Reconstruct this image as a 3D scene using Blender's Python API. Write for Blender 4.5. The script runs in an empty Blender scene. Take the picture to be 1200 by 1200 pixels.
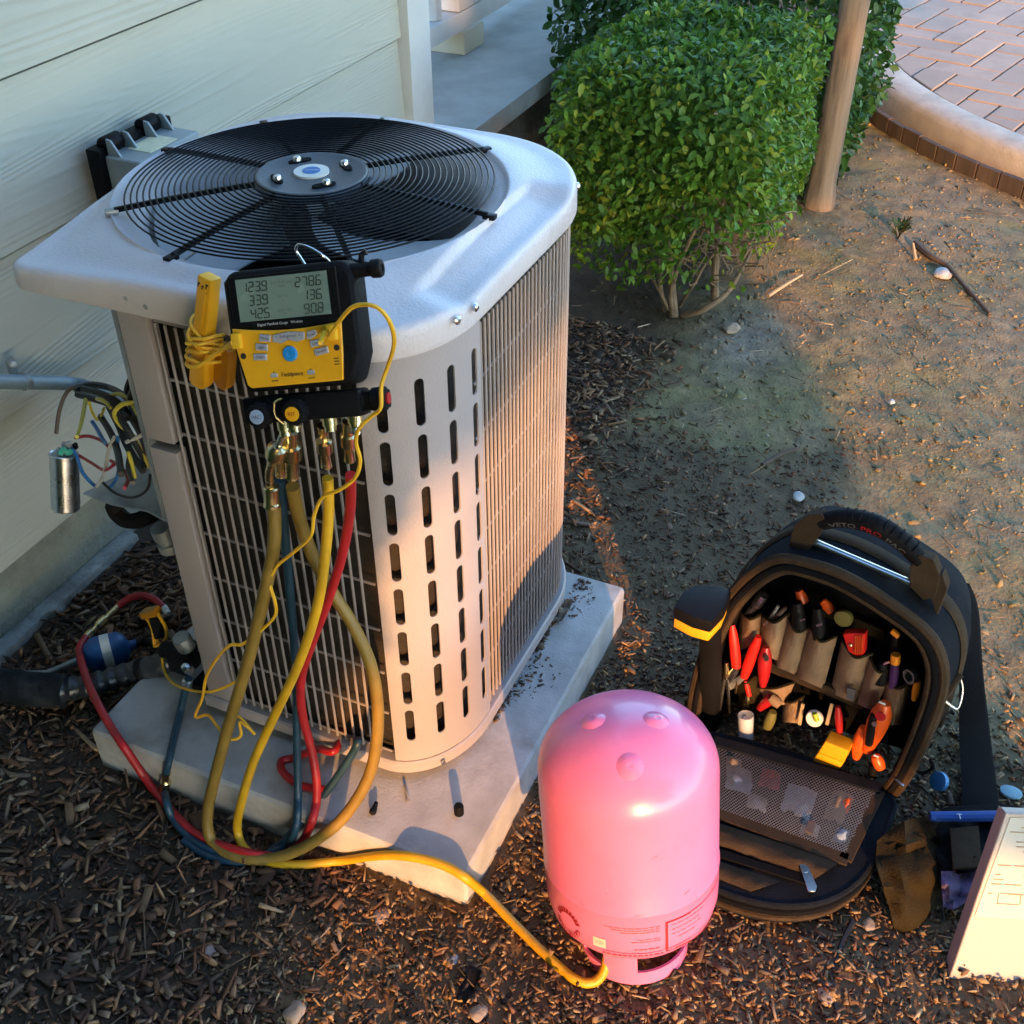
import bpy, bmesh, math, random
import numpy as np
from mathutils import Vector, Matrix, noise
from mathutils.geometry import tessellate_polygon

random.seed(7)
rng = np.random.default_rng(11)
sc = bpy.context.scene
C = sc.collection
PI = math.pi
R_ = math.radians

# ------------------------------------------------------------------ camera
CAM_R = np.array([[0.40754634, 0.56231755, -0.71951717],
                  [-0.91315885, 0.24504191, -0.32572284],
                  [-0.00684781, 0.78978063, 0.61335118]])
CAM_Z = 1.5
FPX = 1343.5
cam_d = bpy.data.cameras.new('camera')
cam = bpy.data.objects.new('camera', cam_d)
C.objects.link(cam)
cam_d.sensor_width = 36
cam_d.lens = 36 * FPX / 1200
cam_d.clip_start = 0.02
cam_d.clip_end = 500
mw = Matrix([list(r) + [0] for r in CAM_R] + [[0, 0, 0, 1]])
mw.translation = (0, 0, CAM_Z)
cam.matrix_world = mw
sc.camera = cam

# ------------------------------------------------------------------ light
SUN_AZ = R_(33.5)       # direction the light travels, from +X towards +Y
SUN_EL = R_(13.3)
w = bpy.data.worlds.new("World")
sc.world = w
w.use_nodes = True
nt = w.node_tree
bg = nt.nodes['Background']
sky = nt.nodes.new('ShaderNodeTexSky')
sky.sky_type = 'NISHITA'
sky.sun_disc = False
sky.ozone_density = 2.6
sky.dust_density = 0.3
sky.sun_elevation = SUN_EL
to_sun = Vector((-math.cos(SUN_AZ) * math.cos(SUN_EL), -math.sin(SUN_AZ) * math.cos(SUN_EL), math.sin(SUN_EL)))
sky.sun_rotation = math.atan2(to_sun.x, to_sun.y) % (2 * PI)
nt.links.new(sky.outputs[0], bg.inputs[0])
bg.inputs[1].default_value = 0.15
sun_d = bpy.data.lights.new('sun', 'SUN')
sun_d.energy = 1.12
sun_d.angle = R_(0.6)
sun_d.color = (1.0, 0.46, 0.15)
sun = bpy.data.objects.new('sun', sun_d)
C.objects.link(sun)
sun.rotation_euler = to_sun.to_track_quat('Z', 'Y').to_euler()
sun.location = (-4, -3, 5)
sc.view_settings.view_transform = 'Standard'
sc.view_settings.look = 'None'
sc.view_settings.exposure = 2.85
sc.view_settings.gamma = 1

# ------------------------------------------------------------------ measuring (pixel of the photo + a real plane -> point)
def ray(p):
    d = CAM_R @ np.array([(p[0] - 600) / FPX, -(p[1] - 600) / FPX, -1.0])
    return d
def onZ(px, py, z=0.0):
    d = ray((px, py)); t = (z - CAM_Z) / d[2]
    return Vector((t * d[0], t * d[1], z))
def onY(px, py, y):
    d = ray((px, py)); t = y / d[1]
    return Vector((t * d[0], y, CAM_Z + t * d[2]))
def onX(px, py, x):
    d = ray((px, py)); t = x / d[0]
    return Vector((x, t * d[1], CAM_Z + t * d[2]))
def onP(px, py, o, n):
    d = Vector(ray((px, py))); c = Vector((0, 0, CAM_Z)); n = Vector(n)
    t = (Vector(o) - c).dot(n) / d.dot(n)
    return c + d * t

# ------------------------------------------------------------------ materials
def mat(name, col, rough=0.6, metal=0.0, var=0.15, vscale=8.0, bump=0.0, bscale=60.0, dirt=None, dscale=3.0, damt=0.5,
        coat=0.0, attr=None, stretch=None, spec=0.5, trans=0.0, alpha=1.0, emit=None):
    m = bpy.data.materials.new(name); m.use_nodes = True
    n = m.node_tree.nodes; L = m.node_tree.links
    b = n['Principled BSDF']
    tc = n.new('ShaderNodeTexCoord')
    mp = n.new('ShaderNodeMapping'); L.new(tc.outputs['Object'], mp.inputs[0])
    oi = n.new('ShaderNodeObjectInfo')
    if stretch: mp.inputs['Scale'].default_value = stretch
    va = n.new('ShaderNodeVectorMath'); va.operation = 'ADD'
    sm = n.new('ShaderNodeVectorMath'); sm.operation = 'SCALE'
    cb = n.new('ShaderNodeCombineXYZ')
    for k in range(3): L.new(oi.outputs['Random'], cb.inputs[k])
    L.new(cb.outputs[0], sm.inputs[0]); sm.inputs['Scale'].default_value = 37.0
    L.new(mp.outputs[0], va.inputs[0]); L.new(sm.outputs[0], va.inputs[1])
    vec = va.outputs[0]
    if attr:
        at = n.new('ShaderNodeAttribute'); at.attribute_name = attr
        base = at.outputs['Color']
    else:
        rgb = n.new('ShaderNodeRGB'); rgb.outputs[0].default_value = (*col, 1)
        base = rgb.outputs[0]
    n1 = n.new('ShaderNodeTexNoise'); n1.inputs['Scale'].default_value = vscale; n1.inputs['Detail'].default_value = 6
    L.new(vec, n1.inputs['Vector'])
    mr = n.new('ShaderNodeMapRange'); mr.inputs[1].default_value = 0.3; mr.inputs[2].default_value = 0.7
    mr.inputs[3].default_value = 1 - var; mr.inputs[4].default_value = 1 + var
    L.new(n1.outputs[0], mr.inputs[0])
    mul = n.new('ShaderNodeVectorMath'); mul.operation = 'SCALE'
    L.new(base, mul.inputs[0]); L.new(mr.outputs[0], mul.inputs['Scale'])
    out = mul.outputs[0]
    if dirt is not None:
        n2 = n.new('ShaderNodeTexNoise'); n2.inputs['Scale'].default_value = dscale; n2.inputs['Detail'].default_value = 9
        n2.inputs['Roughness'].default_value = 0.65
        L.new(vec, n2.inputs['Vector'])
        cr = n.new('ShaderNodeMapRange'); cr.inputs[1].default_value = 0.5; cr.inputs[2].default_value = 0.72
        cr.inputs[3].default_value = 0; cr.inputs[4].default_value = damt
        L.new(n2.outputs[0], cr.inputs[0])
        mx = n.new('ShaderNodeMix'); mx.data_type = 'RGBA'
        L.new(cr.outputs[0], mx.inputs[0]); L.new(out, mx.inputs[6]); mx.inputs[7].default_value = (*dirt, 1)
        out = mx.outputs[2]
    L.new(out, b.inputs['Base Color'])
    b.inputs['Roughness'].default_value = rough
    b.inputs['Metallic'].default_value = metal
    b.inputs['Coat Weight'].default_value = coat
    b.inputs['Coat Roughness'].default_value = 0.12
    b.inputs['Specular IOR Level'].default_value = spec
    b.inputs['Transmission Weight'].default_value = trans
    b.inputs['Alpha'].default_value = alpha
    if rough > 0.15:
        rr = n.new('ShaderNodeMapRange'); rr.inputs[3].default_value = max(0.02, rough - 0.1); rr.inputs[4].default_value = min(1, rough + 0.1)
        L.new(n1.outputs[0], rr.inputs[0]); L.new(rr.outputs[0], b.inputs['Roughness'])
    if bump:
        n3 = n.new('ShaderNodeTexNoise'); n3.inputs['Scale'].default_value = bscale; n3.inputs['Detail'].default_value = 5
        L.new(vec, n3.inputs['Vector'])
        bp = n.new('ShaderNodeBump'); bp.inputs['Strength'].default_value = 1.0; bp.inputs['Distance'].default_value = bump
        L.new(n3.outputs[0], bp.inputs['Height']); L.new(bp.outputs[0], b.inputs['Normal'])
    return m

def leaf_mat(name, tr=0.3, rough=0.45):
    m = bpy.data.materials.new(name); m.use_nodes = True
    n = m.node_tree.nodes; L = m.node_tree.links
    b = n['Principled BSDF']; o = n['Material Output']
    at = n.new('ShaderNodeAttribute'); at.attribute_name = 'col'
    L.new(at.outputs['Color'], b.inputs['Base Color']); b.inputs['Roughness'].default_value = rough
    b.inputs['Specular IOR Level'].default_value = 0.35
    t = n.new('ShaderNodeBsdfTranslucent'); L.new(at.outputs['Color'], t.inputs[0])
    mx = n.new('ShaderNodeMixShader'); mx.inputs[0].default_value = tr
    L.new(b.outputs[0], mx.inputs[1]); L.new(t.outputs[0], mx.inputs[2]); L.new(mx.outputs[0], o.inputs[0])
    return m

M = {}
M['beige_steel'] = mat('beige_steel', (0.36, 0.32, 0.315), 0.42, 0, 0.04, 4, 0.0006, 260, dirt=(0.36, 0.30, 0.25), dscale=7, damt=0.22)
M['cap_skylit_paint'] = mat('cap_skylit_paint', (0.60, 0.555, 0.56), 0.42, 0, 0.06, 3, 0.0008, 240, dirt=(0.38, 0.33, 0.29), dscale=9, damt=0.4)  # body paint lightened here to put the skylit top into the colour
M['wire_paint'] = mat('wire_paint', (0.32, 0.285, 0.275), 0.4, 0, 0.06, 20)
M['coil'] = mat('coil', (0.028, 0.021, 0.015), 0.7, 0.0, 0.35, 30, 0.002, 400, stretch=(0.2, 0.2, 3))
M['black_metal'] = mat('black_metal', (0.007, 0.0075, 0.009), 0.4, 0, 0.2, 20, spec=0.12)
M['dark_void'] = mat('dark_void', (0.006, 0.006, 0.006), 0.85, 0, 0.2, 20, spec=0.12)
M['fan_grey'] = mat('fan_grey', (0.42, 0.44, 0.46), 0.4, 0.0, 0.2, 9, dirt=(0.14, 0.13, 0.12), dscale=9, damt=0.35)
M['hub_grey'] = mat('hub_grey', (0.085, 0.10, 0.115), 0.5, 0, 0.2, 30, 0.0006, 300)
M['steel'] = mat('steel', (0.62, 0.62, 0.63), 0.28, 1.0, 0.15, 30)
M['galv'] = mat('galv', (0.36, 0.38, 0.38), 0.5, 0.7, 0.25, 25, dirt=(0.2, 0.19, 0.17), dscale=8, damt=0.6)
M['brass'] = mat('brass', (0.80, 0.64, 0.34), 0.25, 1.0, 0.15, 50, dirt=(0.35, 0.26, 0.12), dscale=30, damt=0.3)
M['concrete'] = mat('concrete', (0.43, 0.42, 0.41), 0.9, 0, 0.16, 22, 0.0009, 220, dirt=(0.21, 0.165, 0.12), dscale=4.5, damt=0.9)
M['slab'] = mat('slab', (0.40, 0.41, 0.38), 0.9, 0, 0.12, 9, 0.002, 120, dirt=(0.27, 0.26, 0.23), dscale=3, damt=0.6)
M['kerb'] = mat('kerb', (0.47, 0.43, 0.37), 0.9, 0, 0.12, 14, 0.002, 150, dirt=(0.26, 0.22, 0.17), dscale=8, damt=0.55)
M['joint_sand'] = mat('joint_sand', (0.10, 0.08, 0.06), 0.95, 0, 0.3, 40, 0.002, 200)
M['stucco'] = mat('stucco', (0.25, 0.26, 0.215), 0.95, 0, 0.14, 14, 0.008, 70, dirt=(0.12, 0.10, 0.08), dscale=5, damt=0.5)
M['footing'] = mat('footing', (0.36, 0.36, 0.33), 0.95, 0, 0.25, 20, 0.004, 80, dirt=(0.12, 0.10, 0.08), dscale=14, damt=0.9)
M['white_trim'] = mat('white_trim', (0.60, 0.60, 0.58), 0.55, 0, 0.05, 8, 0.0008, 150, dirt=(0.42, 0.4, 0.34), dscale=6, damt=0.3)
M['disc_grey'] = mat('disc_grey', (0.30, 0.34, 0.35), 0.5, 0, 0.08, 12, 0.0004, 300, dirt=(0.18, 0.18, 0.17), dscale=10, damt=0.4)
M['paper_label'] = mat('paper_label', (0.68, 0.66, 0.46), 0.6, 0, 0.1, 60, dirt=(0.55, 0.5, 0.35), dscale=40, damt=0.5)
M['black_plastic'] = mat('black_plastic', (0.007, 0.007, 0.008), 0.5, 0, 0.15, 30, 0.0004, 300, spec=0.12)
M['black_rubber'] = mat('black_rubber', (0.006, 0.006, 0.007), 0.7, 0, 0.2, 30, 0.001, 200, dirt=(0.03, 0.027, 0.025), dscale=12, damt=0.3, spec=0.12)
M['lcd'] = mat('lcd', (0.19, 0.26, 0.215), 0.25, 0, 0.05, 20, coat=0.6)
M['lcd_ink'] = mat('lcd_ink', (0.035, 0.055, 0.05), 0.5, 0, 0)
M['lcd_faint'] = mat('lcd_faint', (0.085, 0.125, 0.105), 0.5, 0, 0)
M['yellow_plastic'] = mat('yellow_plastic', (0.82, 0.40, 0.012), 0.42, 0, 0.05, 20, dirt=(0.45, 0.2, 0.01), dscale=15, damt=0.25)
M['amber_plastic'] = mat('amber_plastic', (0.42, 0.17, 0.008), 0.4, 0, 0.1, 20)
M['yellow_cable'] = mat('yellow_cable', (0.80, 0.44, 0.02), 0.5, 0, 0.08, 30)
M['grey_button'] = mat('grey_button', (0.36, 0.37, 0.40), 0.5, 0, 0.05, 30)
M['blue_button'] = mat('blue_button', (0.02, 0.25, 0.62), 0.4, 0, 0.05, 30)
M['ink'] = mat('ink', (0.02, 0.02, 0.02), 0.6, 0, 0)
M['white_ink'] = mat('white_ink', (0.6, 0.6, 0.6), 0.6, 0, 0)
M['red_ink'] = mat('red_ink', (0.30, 0.012, 0.02), 0.6, 0, 0.1, 40)
M['pale_ink'] = mat('pale_ink', (0.62, 0.10, 0.10), 0.6, 0, 0.1, 40)
M['olive_hose'] = mat('olive_hose', (0.235, 0.145, 0.025), 0.5, 0, 0.2, 25, 0.0006, 300, dirt=(0.15, 0.09, 0.02), dscale=9, damt=0.5)
M['yellow_hose'] = mat('yellow_hose', (0.62, 0.34, 0.012), 0.42, 0, 0.12, 25, 0.0005, 300, dirt=(0.26, 0.14, 0.02), dscale=9, damt=0.4)
M['blue_hose'] = mat('blue_hose', (0.012, 0.045, 0.075), 0.42, 0, 0.2, 25, 0.0005, 300)
M['red_hose'] = mat('red_hose', (0.42, 0.014, 0.018), 0.42, 0, 0.2, 25, 0.0005, 300, dirt=(0.2, 0.02, 0.01), dscale=9, damt=0.4)
M['pink_tank'] = mat('pink_tank', (0.80, 0.19, 0.36), 0.3, 0, 0.025, 3, coat=0.35, dirt=(0.55, 0.15, 0.26), dscale=16, damt=0.4)
M['blue_paint'] = mat('blue_paint', (0.012, 0.09, 0.26), 0.4, 0, 0.15, 20, dirt=(0.02, 0.04, 0.08), dscale=20, damt=0.5)
M['foam_black'] = mat('foam_black', (0.014, 0.016, 0.019), 0.85, 0, 0.3, 40, 0.003, 150, dirt=(0.09, 0.09, 0.085), dscale=10, damt=0.5, spec=0.12)
M['tape_black'] = mat('tape_black', (0.03, 0.034, 0.04), 0.3, 0, 0.3, 30, 0.003, 60)
M['conduit_grey'] = mat('conduit_grey', (0.22, 0.29, 0.33), 0.45, 0.1, 0.12, 20)
M['wire_brown'] = mat('wire_brown', (0.10, 0.065, 0.05), 0.55)
M['wire_black'] = mat('wire_black', (0.018, 0.018, 0.018), 0.5)
M['wire_yellow'] = mat('wire_yellow', (0.55, 0.45, 0.05), 0.5)
M['wire_blue'] = mat('wire_blue', (0.03, 0.16, 0.42), 0.5)
M['wire_red'] = mat('wire_red', (0.32, 0.012, 0.02), 0.5)
M['wire_white'] = mat('wire_white', (0.5, 0.48, 0.42), 0.5)
M['green_tape'] = mat('green_tape', (0.06, 0.42, 0.30), 0.45)
M['bag_black'] = mat('bag_black', (0.005, 0.005, 0.006), 0.9, 0, 0.3, 30, 0.0015, 500, spec=0.12)
M['bag_navy'] = mat('bag_navy', (0.008, 0.010, 0.014), 0.9, 0, 0.3, 30, 0.0015, 500, dirt=(0.02, 0.02, 0.02), dscale=12, damt=0.4, spec=0.12)
M['bag_brown'] = mat('bag_brown', (0.047, 0.031, 0.018), 0.85, 0, 0.25, 25, 0.0015, 500, dirt=(0.09, 0.06, 0.035), dscale=10, damt=0.4, spec=0.12)
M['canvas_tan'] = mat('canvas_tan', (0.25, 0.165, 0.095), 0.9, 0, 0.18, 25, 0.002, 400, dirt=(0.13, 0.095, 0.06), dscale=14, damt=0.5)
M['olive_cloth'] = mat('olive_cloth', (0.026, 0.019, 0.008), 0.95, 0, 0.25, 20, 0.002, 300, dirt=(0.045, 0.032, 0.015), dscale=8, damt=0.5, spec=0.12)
M['violet_cloth'] = mat('violet_cloth', (0.16, 0.12, 0.22), 0.9, 0, 0.15, 20, 0.002, 300, dirt=(0.13, 0.1, 0.15), dscale=8, damt=0.5, spec=0.12)
M['blue_strap'] = mat('blue_strap', (0.01, 0.07, 0.30), 0.7, 0, 0.15, 30, 0.001, 300)
M['mesh_grey'] = mat('mesh_grey', (0.10, 0.10, 0.105), 0.5, 0, 0.2, 20)
M['red_grip'] = mat('red_grip', (0.72, 0.018, 0.012), 0.38, 0, 0.08, 20)
M['dark_red'] = mat('dark_red', (0.36, 0.012, 0.015), 0.35, 0, 0.08, 20)
M['orange_plastic'] = mat('orange_plastic', (0.72, 0.10, 0.012), 0.35, 0, 0.08, 20)
M['amber_tip'] = mat('amber_tip', (0.85, 0.30, 0.02), 0.35, 0, 0.05, 20)
M['purple_plastic'] = mat('purple_plastic', (0.06, 0.02, 0.10), 0.35, 0, 0.08, 20)
M['clear_plastic'] = mat('clear_plastic', (0.70, 0.72, 0.75), 0.3, 0, 0.05, 20, alpha=0.55)
M['white_plastic'] = mat('white_plastic', (0.72, 0.72, 0.66), 0.35, 0, 0.05, 20)
M['lime'] = mat('lime', (0.30, 0.42, 0.02), 0.3, 0, 0.1, 20)
M['olive_tool'] = mat('olive_tool', (0.13, 0.12, 0.03), 0.5, 0, 0.1, 20)
M['bark'] = mat('bark', (0.25, 0.165, 0.105), 0.9, 0, 0.35, 20, 0.006, 60, stretch=(1, 1, 0.12), dirt=(0.05, 0.032, 0.024), dscale=26, damt=0.75)
M['twig'] = mat('twig', (0.22, 0.15, 0.09), 0.85, 0, 0.3, 30, 0.002, 150)
M['pale_wood'] = mat('pale_wood', (0.42, 0.31, 0.18), 0.85, 0, 0.2, 30, 0.001, 150, stretch=(1, 1, 0.2))
M['board'] = mat('board', (0.085, 0.058, 0.042), 0.9, 0, 0.3, 20, 0.002, 120, stretch=(1, 1, 0.15), dirt=(0.16, 0.12, 0.08), dscale=8, damt=0.4)
M['stone'] = mat('stone', (0.42, 0.43, 0.42), 0.8, 0, 0.2, 30, 0.002, 100)
M['panel_steel'] = mat('panel_steel', (0.41, 0.345, 0.30), 0.45, 0, 0.03, 5, 0.0004, 300, dirt=(0.5, 0.38, 0.27), dscale=8, damt=0.2)
M['sheet_paper'] = mat('sheet_paper', (0.50, 0.48, 0.41), 0.6, 0, 0.04, 12, dirt=(0.66, 0.55, 0.38), dscale=18, damt=0.35)
M['sheet_ink'] = mat('sheet_ink', (0.34, 0.24, 0.14), 0.7, 0, 0.1, 40)
M['blue_cap'] = mat('blue_cap', (0.05, 0.22, 0.46), 0.35, 0, 0.1, 20)
M['pale_blue'] = mat('pale_blue', (0.18, 0.32, 0.38), 0.6, 0, 0.2, 30)
M['leaf'] = leaf_mat('leaf', 0.28)
M['leaf_far'] = leaf_mat('leaf_far', 0.15)
M['chip'] = mat('chip', (0, 0, 0), 0.85, 0, 0.2, 60, attr='col')
M['cream_wall'] = mat('cream_wall', (0.50, 0.46, 0.36), 0.8, 0, 0.05, 5)

# siding: fibre-cement boards with pressed wood grain running along X
def siding_mat():
    m = mat('siding', (0.465, 0.455, 0.375), 0.75, 0, 0.04, 4, dirt=(0.41, 0.40, 0.33), dscale=5, damt=0.3)
    n = m.node_tree.nodes; L = m.node_tree.links; b = n['Principled BSDF']
    tc = n.new('ShaderNodeTexCoord'); oi = n.new('ShaderNodeObjectInfo')
    mp = n.new('ShaderNodeMapping'); L.new(tc.outputs['Object'], mp.inputs[0])
    cb = n.new('ShaderNodeCombineXYZ'); ml = n.new('ShaderNodeMath'); ml.operation = 'MULTIPLY'; ml.inputs[1].default_value = 50
    L.new(oi.outputs['Random'], ml.inputs[0]); L.new(ml.outputs[0], cb.inputs[0]); L.new(ml.outputs[0], cb.inputs[2])
    L.new(cb.outputs[0], mp.inputs['Location'])
    mp.inputs['Scale'].default_value = (.28, 1, 4.2)
    wv = n.new('ShaderNodeTexNoise'); wv.inputs['Scale'].default_value = 2.0; wv.inputs['Detail'].default_value = 1.2
    L.new(mp.outputs[0], wv.inputs['Vector'])
    # contour lines of a noise stretched along the board = pressed cathedral grain
    m1 = n.new('ShaderNodeMath'); m1.operation = 'MULTIPLY'; m1.inputs[1].default_value = 190
    m2 = n.new('ShaderNodeMath'); m2.operation = 'SINE'
    L.new(wv.outputs[0], m1.inputs[0]); L.new(m1.outputs[0], m2.inputs[0])
    n4 = n.new('ShaderNodeTexNoise'); n4.inputs['Scale'].default_value = 1.6; L.new(mp.outputs[0], n4.inputs['Vector'])
    rg = n.new('ShaderNodeMapRange'); rg.inputs[1].default_value = .38; rg.inputs[2].default_value = .68; L.new(n4.outputs[0], rg.inputs[0])
    m3 = n.new('ShaderNodeMath'); m3.operation = 'MULTIPLY'; L.new(m2.outputs[0], m3.inputs[0]); L.new(rg.outputs[0], m3.inputs[1])
    mp2 = n.new('ShaderNodeMapping'); L.new(tc.outputs['Object'], mp2.inputs[0]); mp2.inputs['Scale'].default_value = (2.2, 1, 95)
    L.new(cb.outputs[0], mp2.inputs['Location'])
    n6 = n.new('ShaderNodeTexNoise'); n6.inputs['Scale'].default_value = 1.6; n6.inputs['Detail'].default_value = 3; L.new(mp2.outputs[0], n6.inputs['Vector'])
    m5 = n.new('ShaderNodeMath'); m5.operation = 'MULTIPLY_ADD'; m5.inputs[1].default_value = 1.1
    L.new(n6.outputs[0], m5.inputs[0]); L.new(m3.outputs[0], m5.inputs[2]); m3 = m5
    bp = n.new('ShaderNodeBump'); bp.inputs['Distance'].default_value = 0.0008; bp.inputs['Strength'].default_value = 0.9
    L.new(m3.outputs[0], bp.inputs['Height']); L.new(bp.outputs[0], b.inputs['Normal'])
    return m
M['siding'] = siding_mat()

# ------------------------------------------------------------------ mesh helpers
def frame(d, up=Vector((0, 0, 1))):
    d = Vector(d).normalized()
    if abs(d.dot(up)) > 0.95: up = Vector((1, 0, 0))
    x = up.cross(d).normalized(); y = d.cross(x)
    return x, y, d
def catmull(P, n=6, closed=False):
    P = [Vector(p) for p in P]; out = []
    N = len(P)
    for i in range(N if closed else N - 1):
        if closed: a, b, c, d = P[i - 1], P[i], P[(i + 1) % N], P[(i + 2) % N]
        else: a, b, c, d = P[max(i - 1, 0)], P[i], P[i + 1], P[min(i + 2, N - 1)]
        for k in range(n):
            t = k / n
            out.append(0.5 * ((2 * b) + (c - a) * t + (2 * a - 5 * b + 4 * c - d) * t * t + (3 * b - a - 3 * c + d) * t ** 3))
    if not closed: out.append(P[-1])
    return out

class MB:
    def __init__(s): s.v = []; s.f = []; s.mi = []; s.cur = 0
    def add(s, vs, fs):
        o = len(s.v); s.v += [tuple(v) for v in vs]
        for f in fs: s.f.append([o + i for i in f]); s.mi.append(s.cur)
        return s
    def box(s, c, size, X=None):
        sx, sy, sz = [k / 2 for k in size]; c = Vector(c)
        vs = [Vector((x * sx, y * sy, z * sz)) for z in (-1, 1) for y in (-1, 1) for x in (-1, 1)]
        if X is not None: vs = [X @ v for v in vs]
        vs = [c + v for v in vs]
        return s.add(vs, [(0, 2, 3, 1), (4, 5, 7, 6), (0, 1, 5, 4), (2, 6, 7, 3), (0, 4, 6, 2), (1, 3, 7, 5)])
    def bar(s, a, b, wd, th, up=Vector((0, 0, 1))):
        a = Vector(a); b = Vector(b); x, y, d = frame(b - a, up)
        X = Matrix((x, y, d)).transposed()
        return s.box((a + b) / 2, (wd, th, (b - a).length), X)
    def tube(s, P, r, n=8, closed=False, caps=True):
        P = [Vector(p) for p in P]; N = len(P)
        rs = r if isinstance(r, (list, tuple)) else [r] * N
        T = []
        for i in range(N):
            if closed: t = P[(i + 1) % N] - P[i - 1]
            else: t = P[min(i + 1, N - 1)] - P[max(i - 1, 0)]
            T.append(t.normalized() if t.length > 1e-9 else Vector((0, 0, 1)))
        x, y, _ = frame(T[0]); vs = []
        for i in range(N):
            if i:
                q = T[i - 1].rotation_difference(T[i]); x = q @ x
            x = (x - T[i] * x.dot(T[i])).normalized(); y = T[i].cross(x)
            for k in range(n):
                a = 2 * PI * k / n
                vs.append(P[i] + (x * math.cos(a) + y * math.sin(a)) * rs[i])
        fs = []
        for i in range(N if closed else N - 1):
            j = (i + 1) % N
            for k in range(n):
                l = (k + 1) % n
                fs.append((i * n + k, i * n + l, j * n + l, j * n + k))
        if caps and not closed:
            fs.append(tuple(range(n - 1, -1, -1))); fs.append(tuple((N - 1) * n + k for k in range(n)))
        return s.add(vs, fs)
    def lathe(s, prof, n=24, o=(0, 0, 0), ax=(0, 0, 1)):
        x, y, d = frame(ax); o = Vector(o); vs = []
        for (r, z) in prof:
            for k in range(n):
                a = 2 * PI * k / n
                vs.append(o + d * z + (x * math.cos(a) + y * math.sin(a)) * r)
        fs = []
        for i in range(len(prof) - 1):
            for k in range(n):
                l = (k + 1) % n
                fs.append((i * n + k, i * n + l, (i + 1) * n + l, (i + 1) * n + k))
        if prof[0][0] > 1e-6: fs.append(tuple(range(n - 1, -1, -1)))
        if prof[-1][0] > 1e-6: fs.append(tuple((len(prof) - 1) * n + k for k in range(n)))
        return s.add(vs, fs)
    def prism(s, poly, off):
        """poly: 3-D points of one face, off: vector to the other face"""
        off = Vector(off); n = len(poly); P = [Vector(p) for p in poly]
        vs = P + [p + off for p in P]
        fs = [tuple(range(n - 1, -1, -1)), tuple(range(n, 2 * n))]
        fs += [(i, (i + 1) % n, n + (i + 1) % n, n + i) for i in range(n)]
        return s.add(vs, fs)
    def disc(s, c, r, ax, n=20, th=0.0015, ry=None, x=None):
        c = Vector(c); fx, fy, d = frame(ax)
        if x is not None:
            fx = Vector(x).normalized(); fy = d.cross(fx)
        P = [c + fx * math.cos(2 * PI * k / n) * r + fy * math.sin(2 * PI * k / n) * (ry or r) for k in range(n)]
        return s.prism(P, d * th)
    def ball(s, c, r, n=12, sz=1.0, ax=(0, 0, 1)):
        prof = [(max(1e-7, r * math.sin(PI * i / (n // 2))), -r * sz * math.cos(PI * i / (n // 2))) for i in range(n // 2 + 1)]
        return s.lathe(prof, n, c, ax)
    def mesh(s, name, mats, origin=(0, 0, 0), bevel=0, seg=2, ang=35, smooth=True):
        o = Vector(origin)
        me = bpy.data.meshes.new(name)
        me.from_pydata([tuple(Vector(v) - o) for v in s.v], [], s.f)
        for m in (mats if isinstance(mats, (list, tuple)) else [mats]): me.materials.append(m)
        me.polygons.foreach_set('material_index', s.mi)
        bm = bmesh.new(); bm.from_mesh(me)
        bmesh.ops.recalc_face_normals(bm, faces=bm.faces)
        if bevel:
            es = [e for e in bm.edges if len(e.link_faces) == 2 and e.calc_face_angle(0) > R_(40)]
            bmesh.ops.bevel(bm, geom=es, offset=bevel, segments=seg, affect='EDGES', profile=0.6, clamp_overlap=True)
        bm.to_mesh(me); bm.free()
        if smooth:
            me.polygons.foreach_set('use_smooth', [True] * len(me.polygons))
            me.set_sharp_from_angle(angle=R_(ang))
        me.update()
        return me

def tag(o, label=None, cat=None, group=None, kind=None):
    if label: o['label'] = label
    if cat: o['category'] = cat
    if group: o['group'] = group
    if kind: o['kind'] = kind
    return o
def thing(name, label, cat, loc=(0, 0, 0), group=None, kind=None):
    o = bpy.data.objects.new(name, None); C.objects.link(o)
    o.empty_display_size = 0.05
    o.location = loc
    return tag(o, label, cat, group, kind)
def worldloc(o):
    v = Vector((0, 0, 0))
    while o is not None: v += Vector(o.location); o = o.parent
    return v
def link(name, me, parent=None, loc=None):
    o = bpy.data.objects.new(name, me); C.objects.link(o)
    if parent is not None: o.parent = parent
    if loc is not None: o.location = loc
    return o
def part(name, mb, m, parent, **k):
    """mb in world coordinates; the part's origin falls on its parent's origin"""
    return link(name, mb.mesh(name, m, worldloc(parent), **k), parent)
def solo(name, mb, m, label, cat, group=None, kind=None, origin=None, **k):
    """a thing that is one mesh; its origin goes to the middle of its footprint"""
    if origin is None:
        a = np.array([tuple(v) for v in mb.v]); origin = ((a[:, 0].min() + a[:, 0].max()) / 2, (a[:, 1].min() + a[:, 1].max()) / 2, a[:, 2].min())
    o = link(name, mb.mesh(name, m, origin, **k), None, origin)
    return tag(o, label, cat, group, kind)
def copy_tree(o, parent=None):
    c = o.copy(); C.objects.link(c); c.parent = parent
    for ch in list(o.children): copy_tree(ch, c)
    return c

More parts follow.
